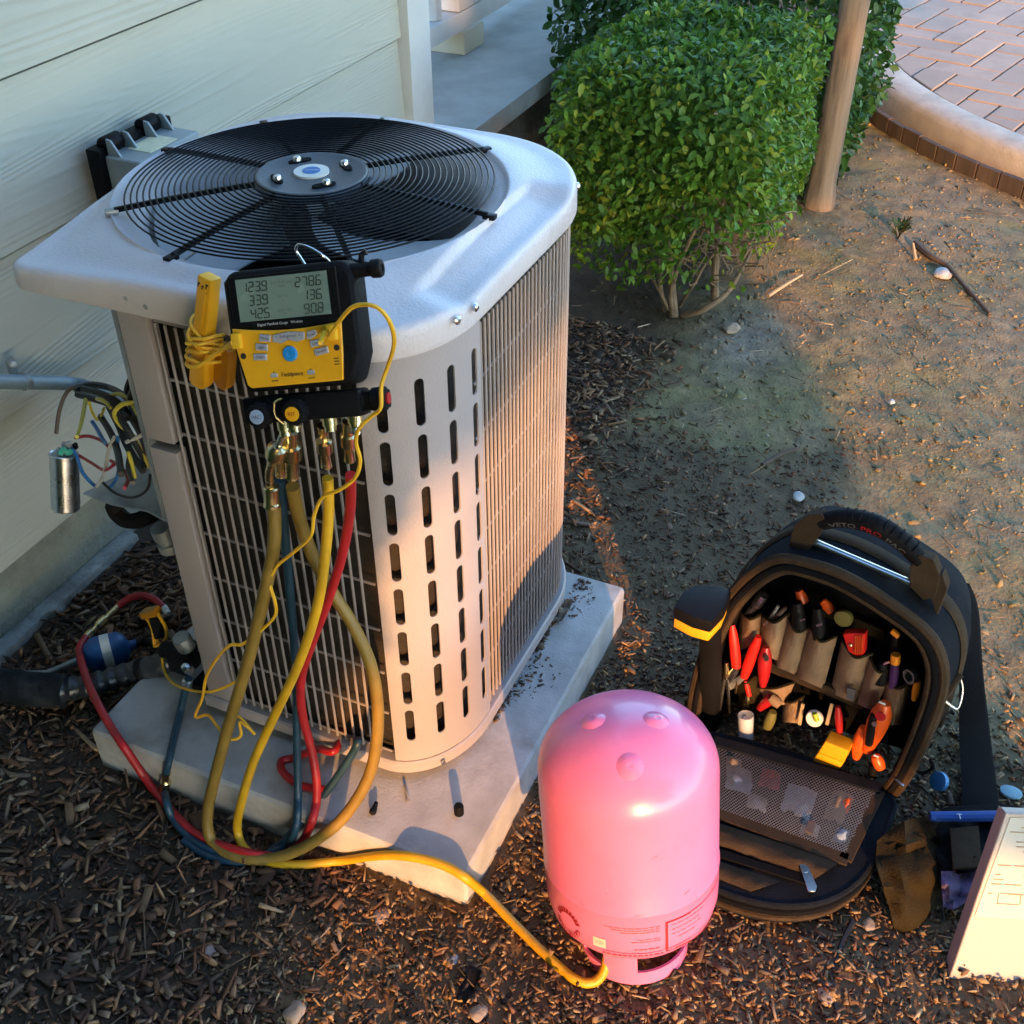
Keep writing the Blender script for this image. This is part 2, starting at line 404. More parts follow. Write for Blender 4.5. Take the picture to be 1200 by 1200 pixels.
def np_mesh(name, V, F, m, cols=None, smooth=False):
    me = bpy.data.meshes.new(name)
    k = F.shape[1]
    me.vertices.add(len(V)); me.vertices.foreach_set('co', V.astype(np.float32).ravel())
    me.loops.add(F.size); me.loops.foreach_set('vertex_index', F.astype(np.int32).ravel())
    me.polygons.add(len(F)); me.polygons.foreach_set('loop_start', np.arange(0, F.size, k, dtype=np.int32))
    me.polygons.foreach_set('loop_total', np.full(len(F), k, dtype=np.int32))
    if cols is not None:
        a = me.attributes.new('col', 'FLOAT_COLOR', 'POINT')
        a.data.foreach_set('color', np.c_[cols, np.ones(len(cols))].astype(np.float32).ravel())
    me.materials.append(m)
    me.update(calc_edges=True); me.validate()
    if smooth: me.polygons.foreach_set('use_smooth', [True] * len(F))
    return me

def rot_rand(n, tilt=PI):
    """n rotation matrices: random yaw, tilt up to `tilt`, random roll"""
    yaw = rng.uniform(0, 2 * PI, n); pt = rng.normal(0, 1, n) * tilt; rl = rng.normal(0, 1, n) * tilt
    cy, sy, cp, sp, cr, sr = np.cos(yaw), np.sin(yaw), np.cos(pt), np.sin(pt), np.cos(rl), np.sin(rl)
    Rz = np.zeros((n, 3, 3)); Ry = np.zeros((n, 3, 3)); Rx = np.zeros((n, 3, 3))
    Rz[:, 0, 0] = cy; Rz[:, 0, 1] = -sy; Rz[:, 1, 0] = sy; Rz[:, 1, 1] = cy; Rz[:, 2, 2] = 1
    Ry[:, 0, 0] = cp; Ry[:, 0, 2] = sp; Ry[:, 2, 0] = -sp; Ry[:, 2, 2] = cp; Ry[:, 1, 1] = 1
    Rx[:, 1, 1] = cr; Rx[:, 1, 2] = -sr; Rx[:, 2, 1] = sr; Rx[:, 2, 2] = cr; Rx[:, 0, 0] = 1
    return Rz @ Ry @ Rx
CHIP_V = np.array([(-1, -.8, -1), (1, -.45, -1), (1, .45, -1), (-1, .8, -1), (-.9, -.7, 1), (.8, -.35, 1), (.85, .4, 1), (-.95, .6, 1)]) * 0.5
CHIP_F = np.array([(0, 3, 2, 1), (4, 5, 6, 7), (0, 1, 5, 4), (1, 2, 6, 5), (2, 3, 7, 6), (3, 0, 4, 7)])
def chips(name, P, S, cols, m, tilt=0.35, jit=0.18):
    n = len(P)
    V = CHIP_V[None] + rng.normal(0, jit * 0.5, (n, 8, 3))
    V = V * S[:, None, :]
    V = np.einsum('nij,nkj->nki', rot_rand(n, tilt), V) + P[:, None, :]
    F = (CHIP_F[None] + (np.arange(n) * 8)[:, None, None]).reshape(-1, 4)
    return np_mesh(name, V.reshape(-1, 3), F, m, np.repeat(cols, 8, 0))
def leaf_arrays(Cn, D, N, Ln, Wd):
    """folded five-point leaves: centre, direction, normal, length, width"""
    D = D / np.linalg.norm(D, axis=1, keepdims=True)
    N = N - D * (N * D).sum(1, keepdims=True); N = N / (np.linalg.norm(N, axis=1, keepdims=True) + 1e-9)
    S = np.cross(N, D); L = Ln[:, None]; W = Wd[:, None]
    up = N * W * .12
    V = np.stack([Cn - D * L * .5, Cn - S * W * .42 - D * L * .22 + up, Cn - S * W * .40 + D * L * .14 + up, Cn + D * L * .5 - N * L * .10, Cn + S * W * .40 + D * L * .14 + up, Cn + S * W * .42 - D * L * .22 + up, Cn], 1)
    F = np.array([(0, 6, 1), (1, 6, 2), (2, 6, 3), (3, 6, 4), (4, 6, 5), (5, 6, 0)])
    F = (F[None] + (np.arange(len(Cn)) * 7)[:, None, None]).reshape(-1, 3)
    return V.reshape(-1, 3), F
def foliage(name, P, outward, Ln, Wd, cols, m, anyway=False):
    n = len(P)
    D = rng.normal(0, 1, (n, 3)) + outward * 0.9; D[:, 2] -= 0.15
    N = rng.normal(0, 0.55, (n, 3)) + outward * 0.5; N[:, 2] += 0.9
    if anyway: N = rng.normal(0, 1, (n, 3))
    V, F = leaf_arrays(P, D, N, Ln, Wd)
    return np_mesh(name, V, F, m, np.repeat(cols, 7, 0))

def text_mesh(body, size, ex=0.0, align='CENTER'):
    cu = bpy.data.curves.new('text', 'FONT'); cu.body = body; cu.size = size; cu.extrude = ex
    cu.align_x = align; cu.align_y = 'CENTER'; cu.resolution_u = 3
    o = bpy.data.objects.new('text', cu); C.objects.link(o)
    dg = bpy.context.evaluated_depsgraph_get()
    me = bpy.data.meshes.new_from_object(o.evaluated_get(dg))
    bpy.data.objects.remove(o); bpy.data.curves.remove(cu)
    return me
def text_mb(mb, body, size, o, u, v, lift=0.0, fn=None, align='CENTER', stretch=1.0):
    """lettering laid in the plane (u, v) at o, or through fn(x, y) -> point"""
    me = text_mesh(body, size, 0, align)
    u = Vector(u) if u is not None else None; v = Vector(v) if v is not None else None
    vs = []
    for p in me.vertices:
        x, y = p.co.x * stretch, p.co.y
        vs.append(fn(x, y) if fn else Vector(o) + u * x + v * y + u.cross(v) * lift)
    mb.add(vs, [tuple(f.vertices) for f in me.polygons])
    bpy.data.meshes.remove(me)
    return mb
# ================================================================== THE SETTING
def sstep(a, b, x):
    t = np.clip((x - a) / (b - a), 0, 1); return t * t * (3 - 2 * t)

def vnoise(x, y, s, seed=0.0, oct_=4):
    return np.array([noise.fractal(Vector((a * s + seed, b * s - seed, seed)), 1.0, 2.0, oct_) for a, b in zip(x, y)])

# ---- ground: one sheet, fine near the camera, coarse to the horizon
def axis(a, b, fine, far):
    core = np.arange(a, b + 1e-6, fine)
    out = [core]; st = fine; p = b; q = a; hi = []; lo = []
    while p < far: st *= 1.35; p += st; hi.append(p)
    st = fine
    while q > -far: st *= 1.35; q -= st; lo.append(q)
    return np.r_[lo[::-1], core, hi]
gx = axis(0.25, 5.2, 0.02, 90); gy = axis(-1.0, 1.75, 0.02, 90)
GX, GY = np.meshgrid(gx, gy, indexing='ij')
fx, fy = GX.ravel(), GY.ravel()
near = (fx > -0.5) & (fx < 6) & (fy > -2) & (fy < 3)
def ground_rough(x, y):
    return 0.012 * vnoise(x, y, 2.2, 3.1) + 0.006 * vnoise(x, y, 14, 9.7, 3) + 0.003 * vnoise(x, y, 45, 1.3, 2)
hz = np.zeros(len(fx)); hz[near] = ground_rough(fx[near], fy[near])
mulch_w = np.zeros(len(fx)); pale = np.zeros(len(fx)); moss = np.zeros(len(fx))
def mulch_mask(x, y):
    e = 0.16 * np.sin(x * 5.1 + y * 3.3) + 0.10 * np.sin(y * 11 - x * 4)
    m1 = sstep(1.62, 1.18, x + e * 0.5)                             # the bed in front
    m2 = .75 * sstep(2.45, 1.95, x + e) * sstep(0.02, 0.22, y + e * 0.35) * (1 - sstep(0.5, 0.9, (x - 1.9)) * 0.6)
    m3 = sstep(0.62, 0.8, y + e * 0.2)
    return np.clip(np.maximum(np.maximum(m1, m2 * 0.95), m3), 0, 1)
mulch_w[near] = mulch_mask(fx[near], fy[near])
k1 = vnoise(fx[near], fy[near], 1.5, 21.0); k2 = vnoise(fx[near], fy[near], 3.2, 5.0)
moss[near] = np.clip(0.5 + 1.1 * k1 + 0.5 * k2, 0, 1) * (1 - mulch_w[near])
k3 = vnoise(fx[near], fy[near], 8.5, 33.0, 3); k4 = vnoise(fx[near], fy[near], 24.0, 44.0, 2)
moss[near] = moss[near] * np.clip(.62 + 1.3 * k3 + .9 * k4, 0, 1.15)
pale[near] = np.exp(-(((fx[near] - 2.68) / 0.17) ** 2 + ((fy[near] - 0.53) / 0.10) ** 2)) + 0.25 * np.clip(k2, 0, 1) + .35 * np.clip(k3 + k4 - .15, 0, 1) * (1 - mulch_w[near])
dryz = np.zeros(len(fx)); dryz[near] = sstep(2.75, 3.5, fx[near]) * 0.5 + sstep(0.12, -0.2, fy[near]) * sstep(1.8, 2.2, fx[near]) * 0.6
lightbed = np.zeros(len(fx)); lightbed[near] = sstep(0.80, 0.62, fy[near] + 0.12 * k2) * sstep(1.3, 1.0, fx[near])
nx_, ny_ = len(gx), len(gy)
idx = np.arange(nx_ * ny_).reshape(nx_, ny_)
GF = np.stack([idx[:-1, :-1], idx[1:, :-1], idx[1:, 1:], idx[:-1, 1:]], -1).reshape(-1, 4)
c_mul = np.array([0.060, 0.034, 0.020]); c_dirt = np.array([0.235, 0.170, 0.085]); c_moss = np.array([0.19, 0.172, 0.052])
c_pale = np.array([0.27, 0.22, 0.17]); c_dry = np.array([0.24, 0.175, 0.095]); c_lb = np.array([0.19, 0.115, 0.055])
gc = c_dirt[None] * np.ones((len(fx), 1))
def lay(col, wgt):
    global gc
    gc = gc * (1 - wgt[:, None]) + col[None] * wgt[:, None]
lay(c_dry, np.clip(dryz, 0, 1)); lay(c_moss, moss * 0.85); lay(c_pale, np.clip(pale, 0, 1) * 0.85)
lay(c_mul, mulch_w * 0.92); lay(c_lb, lightbed * 0.75)
M['soil'] = mat('soil', (0, 0, 0), 0.95, 0, 0.28, 30, 0.0036, 130, dirt=(0.07, 0.055, 0.035), dscale=11, damt=0.6, attr='col')
gm = np_mesh('ground', np.c_[fx, fy, hz], GF, M['soil'], gc, True)
ground = link('ground', gm); tag(ground, kind='structure')

# ---- loose cover on the ground (nobody could count it)
PADX0, PADX1, PADY0, PADY1, PADZ = 0.862, 1.545, 0.468, 1.150, 0.080
def free(x, y):
    return ~((x > PADX0 - .01) & (x < PADX1 + .01) & (y > PADY0 - .01) & (y < PADY1 + .01))
def scatter(n, x0, x1, y0, y1, dens):
    x = rng.uniform(x0, x1, n); y = rng.uniform(y0, y1, n)
    k = (rng.uniform(0, 1, n) < dens(x, y)) & free(x, y) & (y < 1.45)
    x, y = x[k], y[k]
    return x, y, ground_rough(x, y)
PALB = np.array([(.135, .058, .027), (.18, .085, .040), (.08, .037, .019), (.24, .135, .065), (.045, .025, .016), (.17, .11, .07)])
def pal(n, P_, light=0.05, lightcol=(.30, .20, .11)):
    c = P_[rng.integers(0, len(P_), n)] * rng.uniform(.7, 1.35, (n, 1))
    k = rng.uniform(0, 1, n) < light
    c[k] = np.array(lightcol) * rng.uniform(.6, 1.3, (k.sum(), 1))
    return c
x, y, z = scatter(26000, 0.28, 2.6, -0.3, 1.45, lambda x, y: mulch_mask(x, y) * (0.25 + 0.75 * sstep(0.5, 0.72, y)))
n = len(x)
S = np.c_[np.exp(rng.normal(-3.95, 0.55, n)), np.exp(rng.normal(-4.9, 0.5, n)), np.exp(rng.normal(-5.7, 0.35, n))]
big = sstep(0.55, 0.8, y)
S[:, :2] *= (0.55 + 0.45 * big)[:, None]
o = link('mulch_chips', chips('mulch_chips', np.c_[x, y, z + rng.uniform(0.0, 0.012, n)], S, pal(n, PALB, 0.05, (.34, .23, .13)), M['chip'], 0.28))
tag(o, 'dark brown shredded bark mulch covering the bed around the slab', 'mulch', kind='stuff')
x, y, z = scatter(26000, 0.28, 2.4, -0.2, 1.45, lambda x, y: mulch_mask(x, y) * .9)
n = len(x)
S = np.c_[np.exp(rng.normal(-4.9, 0.5, n)), np.exp(rng.normal(-5.6, 0.4, n)), np.exp(rng.normal(-6.0, 0.3, n))]
o = link('bark_fines', chips('bark_fines', np.c_[x, y, z + rng.uniform(0, .006, n)], S, pal(n, PALB * .9, .03, (.3, .2, .12)), M['chip'], .4))
tag(o, 'fine dark bark shreds filling the gaps between the larger mulch chips', 'mulch', kind='stuff')
# fine litter in the trodden strip in front of the slab and under the cylinder
x, y, z = scatter(34000, 0.3, 1.75, -0.75, 0.85, lambda x, y: sstep(0.88, 0.6, y) * sstep(1.75, 1.3, x) * 0.9)
n = len(x)
S = np.c_[np.exp(rng.normal(-4.75, 0.5, n)), np.exp(rng.normal(-5.3, 0.4, n)), np.exp(rng.normal(-5.8, 0.3, n))]
PALL = np.array([(.27, .16, .07), (.36, .23, .10), (.17, .10, .05), (.11, .068, .04), (.055, .036, .026), (.23, .15, .08)])
o = link('wood_litter', chips('wood_litter', np.c_[x, y, z + rng.uniform(0, .006, n)], S, pal(n, PALL, 0.05, (.42, .29, .15)), M['chip'], 0.4))
tag(o, 'fine tan and brown wood crumbs strewn over the trodden strip', 'wood litter', kind='stuff')
def soilcol(x, y, lo=.7, hi=1.35, light=.015):
    i = np.clip(np.searchsorted(gx, x), 0, nx_ - 1); j = np.clip(np.searchsorted(gy, y), 0, ny_ - 1)
    c_ = gc[idx[i, j]] * rng.uniform(lo, hi, (len(x), 1)) * rng.uniform(.92, 1.08, (len(x), 3))
    k = rng.uniform(0, 1, len(x)) < light; c_[k] = np.array([.38, .34, .27]) * rng.uniform(.7, 1.2, (k.sum(), 1))
    return c_
# crumbs and clods over the bare soil
x, y, z = scatter(17000, 1.5, 4.6, -0.8, 1.3, lambda x, y: (1 - 0.6 * mulch_mask(x, y)) * sstep(5.2, 1.9, x))
n = len(x)
S = np.exp(rng.normal(-5.75, 0.5, (n, 1))) * rng.uniform(.6, 1.3, (n, 3)) * (0.8 + 0.12 * x[:, None]) * np.array([1, 1, .6])
PALD = np.array([(.22, .145, .075), (.19, .16, .05), (.17, .11, .055), (.28, .19, .10), (.2, .175, .055), (.12, .08, .045)])
o = link('soil_crumbs', chips('soil_crumbs', np.c_[x, y, z + .001], S, soilcol(x, y), M['chip'], 1.0, .3))
tag(o, 'loose crumbs of dry soil and moss on the bare ground', 'soil crumbs', kind='stuff')
x, y, z = scatter(11000, 1.45, 4.7, -0.9, 1.3, lambda x, y: (1 - 0.5 * mulch_mask(x, y)) * (.25 + .75 * sstep(-.1, .35, np.array([noise.noise(Vector((a * 4, b_ * 4, 7))) for a, b_ in zip(x, y)]))))
n = len(x)
S = np.exp(rng.normal(-4.75, 0.45, (n, 1))) * rng.uniform(.6, 1.4, (n, 3)) * np.array([1, 1, .22])
o = link('soil_clods', chips('soil_clods', np.c_[x, y, z - .0005], S, soilcol(x, y, .75, 1.2, .004), M['chip'], .35, .35))
tag(o, 'flat clods of trodden dry soil scattered over the bare ground', 'soil clods', kind='stuff')
# straw-like splinters
x, y, z = scatter(1000, 0.3, 3.8, -0.7, 1.4, lambda x, y: np.full(len(x), .9))
n = len(x)
S = np.c_[np.exp(rng.normal(-3.6, 0.45, n)), np.full(n, .0028), np.full(n, .002)]
o = link('splinters', chips('splinters', np.c_[x, y, z + .008], S, pal(n, np.array([(.24, .16, .09), (.17, .11, .065), (.10, .065, .04)]), .1, (.42, .32, .2)), M['chip'], .18))
tag(o, 'thin pale wood splinters and dry stems lying on the soil', 'splinters', kind='stuff')

# ---- house wall: lap siding on a stucco foundation
WY_ = 1.47
wall = thing('house_wall', 'greige lap-sided house wall with wood-grain boards beside the cooling unit', 'house wall', (1.2, WY_, 0))
zs = [0.165, 0.4245, 0.684, 0.943, 1.2025, 1.462, 1.7215, 1.981, 2.24, 2.5]
for i in range(len(zs) - 1):
    b = MB(); z0, z1 = zs[i], zs[i + 1] - 0.0065
    # a tilted board: the butt stands 11 mm proud of the one below
    x0, x1 = -3.0, 2.608
    P = [(x0, WY_ + .002, z0), (x0, WY_ + .014, z0), (x0, WY_ + .024, z1), (x0, WY_ + .013, z1)]
    b.prism(P, (x1 - x0, 0, 0))
    o = part('siding_plank', b, M['siding'], wall, bevel=.0012, seg=1)
b = MB(); b.box((-0.2, WY_ + .20, 1.30), (5.61, .34, 2.32)); part('seam_shadow_core', b, M['dark_void'], wall)  # wall core painted near-black so the board gaps read as shadow lines
b = MB(); b.box((-0.2, WY_ + .055, 0.045), (5.6, .06, .238)); part('foundation', b, M['stucco'], wall)
# broken footing ledge at the soil
b = MB(); P = []
for k in range(60):
    xx = 0.5 + k * 0.0145
    P.append((xx, WY_ + .006 - .026 * (0.6 + .5 * noise.noise(Vector((xx * 9, 1, 2)))) - .012 * noise.noise(Vector((xx * 40, 5, 2))), -.03))
P += [(1.36, WY_ + .024, -.03), (0.5, WY_ + .024, -.03)]
b.prism(P, (0, 0, .055)); part('footing', b, M['footing'], wall, bevel=.003)
b = MB(); b.box((2.665, WY_ + .03, 1.2), (.112, .10, 2.5)); part('corner_trim', b, M['white_trim'], wall, bevel=.003)

# ---- porch beyond the corner
porch = thing('porch_slab', 'grey concrete porch slab along the house behind the hedge', 'porch slab', (4.8, 2.2, 0))
b = MB(); b.box((5.3, 2.65, .268), (5.12, 2.3, .064)); part('slab', b, M['slab'], porch, bevel=.008)
b = MB(); b.box((5.3, 2.70, .10), (5.0, 2.28, .268)); part('slab_foundation', b, M['joint_sand'], porch)
pw = thing('porch_wall', 'cream house wall at the back of the porch', 'house wall', (5, 3.9, 0))
b = MB(); b.box((5, 3.95, 1.4), (6, .1, 2.8)); part('wall', b, M['cream_wall'], pw)
rail = thing('porch_railing', 'white wooden porch railing standing on a squat cream block', 'railing', (3.8, 1.9, .30))
b = MB(); b.box((4.35, 1.905, .408), (3.2, .075, .062)); part('bottom_rail', b, M['white_trim'], rail, bevel=.003)
b = MB(); b.box((4.35, 1.905, 1.16), (3.2, .09, .05)); part('top_rail', b, M['white_trim'], rail, bevel=.003)
for k in range(22):
    xx = 2.86 + k * .125
    if 3.66 < xx < 4.02: continue
    b = MB(); b.box((xx, 1.905, .788), (.038, .038, .694)); part('baluster', b, M['white_trim'], rail, bevel=.002)
b = MB(); b.box((3.84, 1.915, .80), (.24, .10, .715)); part('newel_post', b, M['white_trim'], rail, bevel=.004)
b = MB(); b.box((3.80, 1.93, .340), (.16, .16, .077)); part('foot_block', b, M['cream_wall'], rail, bevel=.004)

# ---- round patio: pavers inside a concrete kerb, timber edging outside
pc = Vector((5.73, -1.143, 0)); RO, RI = 1.998, 1.864
patio = thing('patio', None, None, tuple(pc), kind='structure')
b = MB(); b.lathe([(RI - .004, .02), (RI - .004, .091), (0.001, .091)], 96, pc); part('paver_bed', b, M['joint_sand'], patio)
b = MB()
prof = [(RO, -.05), (RO + .002, .075), (RO - .006, .094), (RO - .02, .104), (RI + .01, .106), (RI, .10), (RI - .001, -.05)]
b.lathe(prof, 160, pc)
b.f = [f for f in b.f if len(f) == 4]; b.mi = b.mi[:len(b.f)]
part('kerb', b, M['kerb'], patio)
def clip_circle(poly, r, c, seg=96):
    for k in range(seg):
        a = 2 * PI * k / seg; nx, ny = math.cos(a), math.sin(a)
        out = []
        for i in range(len(poly)):
            p, q = poly[i], poly[(i + 1) % len(poly)]
            dp = (p[0] - c[0]) * nx + (p[1] - c[1]) * ny - r; dq = (q[0] - c[0]) * nx + (q[1] - c[1]) * ny - r
            if dp <= 0: out.append(p)
            if dp * dq < 0:
                t = dp / (dp - dq); out.append((p[0] + (q[0] - p[0]) * t, p[1] + (q[1] - p[1]) * t))
        poly = out
        if len(poly) < 3: return None
    return poly
M['paver'] = mat('paver', (0.37, 0.28, 0.215), 0.85, 0, 0.22, 1.2, 0.0015, 160, dirt=(0.22, 0.18, 0.15), dscale=6, damt=0.5)
PA = R_(-14); ca, sa = math.cos(PA), math.sin(PA); LP, WP = 0.262, 0.130
pieces = []
for i in range(-16, 17):
    for j in range(-16, 17):
        # basket/herringbone cell: lattice of L-shaped pairs
        for hor in (0, 1):
            ox = (i * WP + j * (-WP)) ; oy = (i * WP + j * WP)
            ox = i * WP + j * LP; oy = i * WP - j * LP
            if hor == 0: r = (ox, oy, ox + LP, oy + WP)
            else: r = (ox + LP, oy - 0, ox + LP + WP, oy + LP) if False else (ox, oy + WP, ox + WP, oy + WP + LP)
            cx, cy = (r[0] + r[2]) / 2, (r[1] + r[3]) / 2
            X = pc.x + cx * ca - cy * sa; Y = pc.y + cx * sa + cy * ca
            if math.hypot(X - pc.x, Y - pc.y) > RI + .2: continue
            if X > 6.6 or Y < -1.1 or X + 1.2 * Y < 3.6: continue
            g = .0045
            q = [(r[0] + g, r[1] + g), (r[2] - g, r[1] + g), (r[2] - g, r[3] - g), (r[0] + g, r[3] - g)]
            q = [(pc.x + a * ca - b_ * sa, pc.y + a * sa + b_ * ca) for a, b_ in q]
            q = clip_circle(q, RI - .012, pc)
            if not q: continue
            ar = 0.5 * abs(sum(q[k][0] * q[(k + 1) % len(q)][1] - q[(k + 1) % len(q)][0] * q[k][1] for k in range(len(q))))
            if ar < .0015: continue
            pieces.append((math.hypot(X, Y), q))
pieces.sort(key=lambda t: t[0])
for d_, q in pieces[:190]:
    b = MB(); b.prism([(x_, y_, .058) for x_, y_ in q], (0, 0, .041 + random.uniform(-.003, .003)))
    part('paver', b, M['paver'], patio, bevel=.002, seg=1, ang=25)
edging = thing('timber_edging', 'low dark brown upright timber edging round the patio kerb', 'garden edging', (4.4, .3, 0))
RB = RO + .075
for k in range(44):
    a = R_(112 + k * 2.6)
    a1, a2 = a + R_(.06), a + R_(2.54)
    q = [(pc.x + r * math.cos(t), pc.y + r * math.sin(t), -.06) for r, t in ((RB, a1), (RB, a2), (RB + .022, a2), (RB + .022, a1))]
    b = MB(); b.prism(q, (0, 0, .118 + random.uniform(-.004, .004)))
    part('edging_board', b, M['board'], edging, bevel=.002, seg=1)
a = R_(122.5); b = MB(); b.box((pc.x + (RB + .04) * math.cos(a), pc.y + (RB + .04) * math.sin(a), .03), (.05, .05, .17)); part('stake', b, M['board'], edging, bevel=.006)

# ---- concrete slab under the unit
b = MB()
b.box(((PADX0 + PADX1) / 2, (PADY0 + PADY1) / 2, .012), (PADX1 - PADX0, PADY1 - PADY0, .136))
pad = solo('equipment_pad', b, M['concrete'], 'square grey concrete slab under the cooling unit with rust-brown stains', 'concrete slab', bevel=.012, seg=3)

n = 420
px_ = rng.uniform(1.14, 1.53, n); py_ = .556 - np.abs(rng.normal(0, .012, n)) * (1.2 + np.sin(px_ * 31))
S = np.exp(rng.normal(-6.1, .5, (n, 1))) * rng.uniform(.5, 1.5, (n, 3)) * np.array([1.6, 1, .4])
o = link('slab_debris', chips('slab_debris', np.c_[px_, py_, np.full(n, PADZ + .001)], S, pal(n, np.array([(.12, .08, .05), (.06, .045, .03), (.2, .14, .09)]), .05), M['chip'], .2))
tag(o, 'dirt crumbs and bits of bark gathered on the slab along the grille', 'debris', kind='stuff')

# ================================================================== COOLING UNIT
BX0, BX1, BY0, BY1 = 0.976, 1.602, 0.555, 1.128
RC = .195
ZB, ZT = 0.100, 0.830
unit = thing('air_conditioner', 'beige outdoor air conditioner with a black round fan grille on top', 'air conditioner', ((BX0 + BX1) / 2, (BY0 + BY1) / 2, PADZ))
def arc(cx, cy, rx, ry, a0, a1, n):
    return [(cx + rx * math.cos(R_(a0 + (a1 - a0) * k / n)), cy + ry * math.sin(R_(a0 + (a1 - a0) * k / n))) for k in range(n + 1)]
FRONT = arc(1.120, 0.660, .144, .105, 180, 270, 16)                 # rounded front corner (slotted panel)
RIGHT = arc(BX1 - RC, BY0 + RC, RC, RC, 270, 360, 14)
BACK = arc(BX1 - RC, BY1 - RC, RC, RC, 0, 90, 14)
def outline(full=True):
    P = list(FRONT) + list(RIGHT) + list(BACK)
    if full: P += [(BX0 + .03, BY1)] + arc(BX0 + .03, BY1 - .03, .03, .03, 90, 180, 4)[1:]
    return P
def offset_poly(P, d):
    """move a counter-clockwise outline outwards by d"""
    n = len(P); out = []
    for i in range(n):
        p0, p1, p2 = Vector(P[i - 1]), Vector(P[i]), Vector(P[(i + 1) % n])
        a = (p1 - p0); b_ = (p2 - p1)
        if a.length < 1e-6: a = b_
        if b_.length < 1e-6: b_ = a
        a.normalize(); b_.normalize()
        n1 = Vector((a.y, -a.x)); n2 = Vector((b_.y, -b_.x)); m_ = n1 + n2
        m_ = m_ / max(.3, m_.length_squared / 2)
        out.append((p1.x + m_.x * d, p1.y + m_.y * d))
    return out
def resample(P, n):
    P = [Vector(p) for p in P]; L = [0]
    for i in range(len(P)): L.append(L[-1] + (P[(i + 1) % len(P)] - P[i]).length)
    out = []; j = 0
    for k in range(n):
        s_ = L[-1] * k / n
        while L[j + 1] < s_: j += 1
        t = (s_ - L[j]) / max(1e-9, L[j + 1] - L[j])
        out.append(P[j].lerp(P[(j + 1) % len(P)], t))
    return out
OUT = outline()
FC = Vector((1.291, 0.884))                                        # fan centre
RF = 0.257
# -- cap
NS = 192
loops = []
ZR, ZE = .8835, .8735
CAPO = list(FRONT) + list(RIGHT) + arc(BX1 - RC, BY1 + .026 - RC, RC, RC, 0, 90, 14) + [(1.22, BY1 + .024), (1.06, BY1 + .015)] + arc(BX0 + .010, BY1 - .008, .018, .018, 90, 180, 6)
def capz(p, t=0.0):
    """height of the cap: a slight crown towards the fan, with a step along the right-hand edge"""
    z_ = ZE + (ZR - ZE) * float(sstep(.2, 1.0, t))
    dr = p[1] - BY0
    along = sstep(1.05, 1.10, p[0] - dr * .35) * sstep(1.46, 1.40, p[0] + dr * .2)
    z_ -= .011 * float(along) * float(sstep(.064, .054, dr))
    z_ -= .014 * float(sstep(.24, 0, math.hypot(p[0] - BX0, p[1] - BY1)))
    z_ -= .007 * float(sstep(.20, 0, math.hypot(p[0] - 1.0, p[1] - .59)))
    return z_
def skirt(off, z0, zf):
    P = resample(offset_poly(CAPO, off), NS)
    return [(p.x, p.y, z0 + zf * (capz(p) - ZE)) for p in P]
loops.append(skirt(.001, ZT - .001, 0)); loops.append(skirt(.005, ZT - .003, 0)); loops.append(skirt(.0065, ZT + .001, 0))
loops.append(skirt(.006, .858, .9)); loops.append(skirt(.0052, .8655, 1)); loops.append(skirt(.0032, .8700, 1)); loops.append(skirt(0, .8725, 1)); loops.append(skirt(-.004, ZE, 1))
ringr = RF + .017
inner = resample(offset_poly(CAPO, -.004), NS)
def toring(p, r):
    d = Vector((p.x, p.y)) - FC; return FC + d.normalized() * r
for t in np.linspace(.03, 1, 32):
    L_ = []
    for p in inner:
        q = Vector((p.x, p.y)).lerp(toring(p, ringr), t); L_.append((q.x, q.y, capz(q, t)))
    loops.append(L_)
for r, z_ in ((RF + .0155, ZR - .0005), (RF + .0125, ZR - .005), (RF + .0095, ZR - .008), (RF + .004, ZR - .0095), (RF - .006, ZR - .013), (RF - .020, ZR - .022), (RF - .027, ZR - .034), (RF - .029, ZR - .06), (RF - .029, .72)):
    loops.append([(toring(p, r).x, toring(p, r).y, z_) for p in inner])
b = MB(); vs = [v for L_ in loops for v in L_]; fs = []
for i in range(len(loops) - 1):
    for k in range(NS):
        l = (k + 1) % NS; fs.append((i * NS + k, i * NS + l, (i + 1) * NS + l, (i + 1) * NS + k))
b.add(vs, fs)
cap = part('top_cap', b, M['cap_skylit_paint'], unit, ang=40)
# cap screws
for p in (onX(150, 348, BX0 - .0065), onX(173, 358, BX0 - .0065)):
    b = MB(); b.lathe([(.0055, 0), (.0055, .003), (.003, .005)], 10, p, (-1, 0, 0)); part('screw', b, M['galv'], unit)
for p, nrm in ((onY(535, 375, .552), (-.35, -.9, 0)), (onY(556, 360, .547), (0, -1, 0)), (Vector((1.53, .583, .84)), (.6, -.8, 0))):
    b = MB(); b.lathe([(.0055, 0), (.0055, .003), (.003, .005)], 10, p, nrm); part('screw', b, M['steel'], unit)
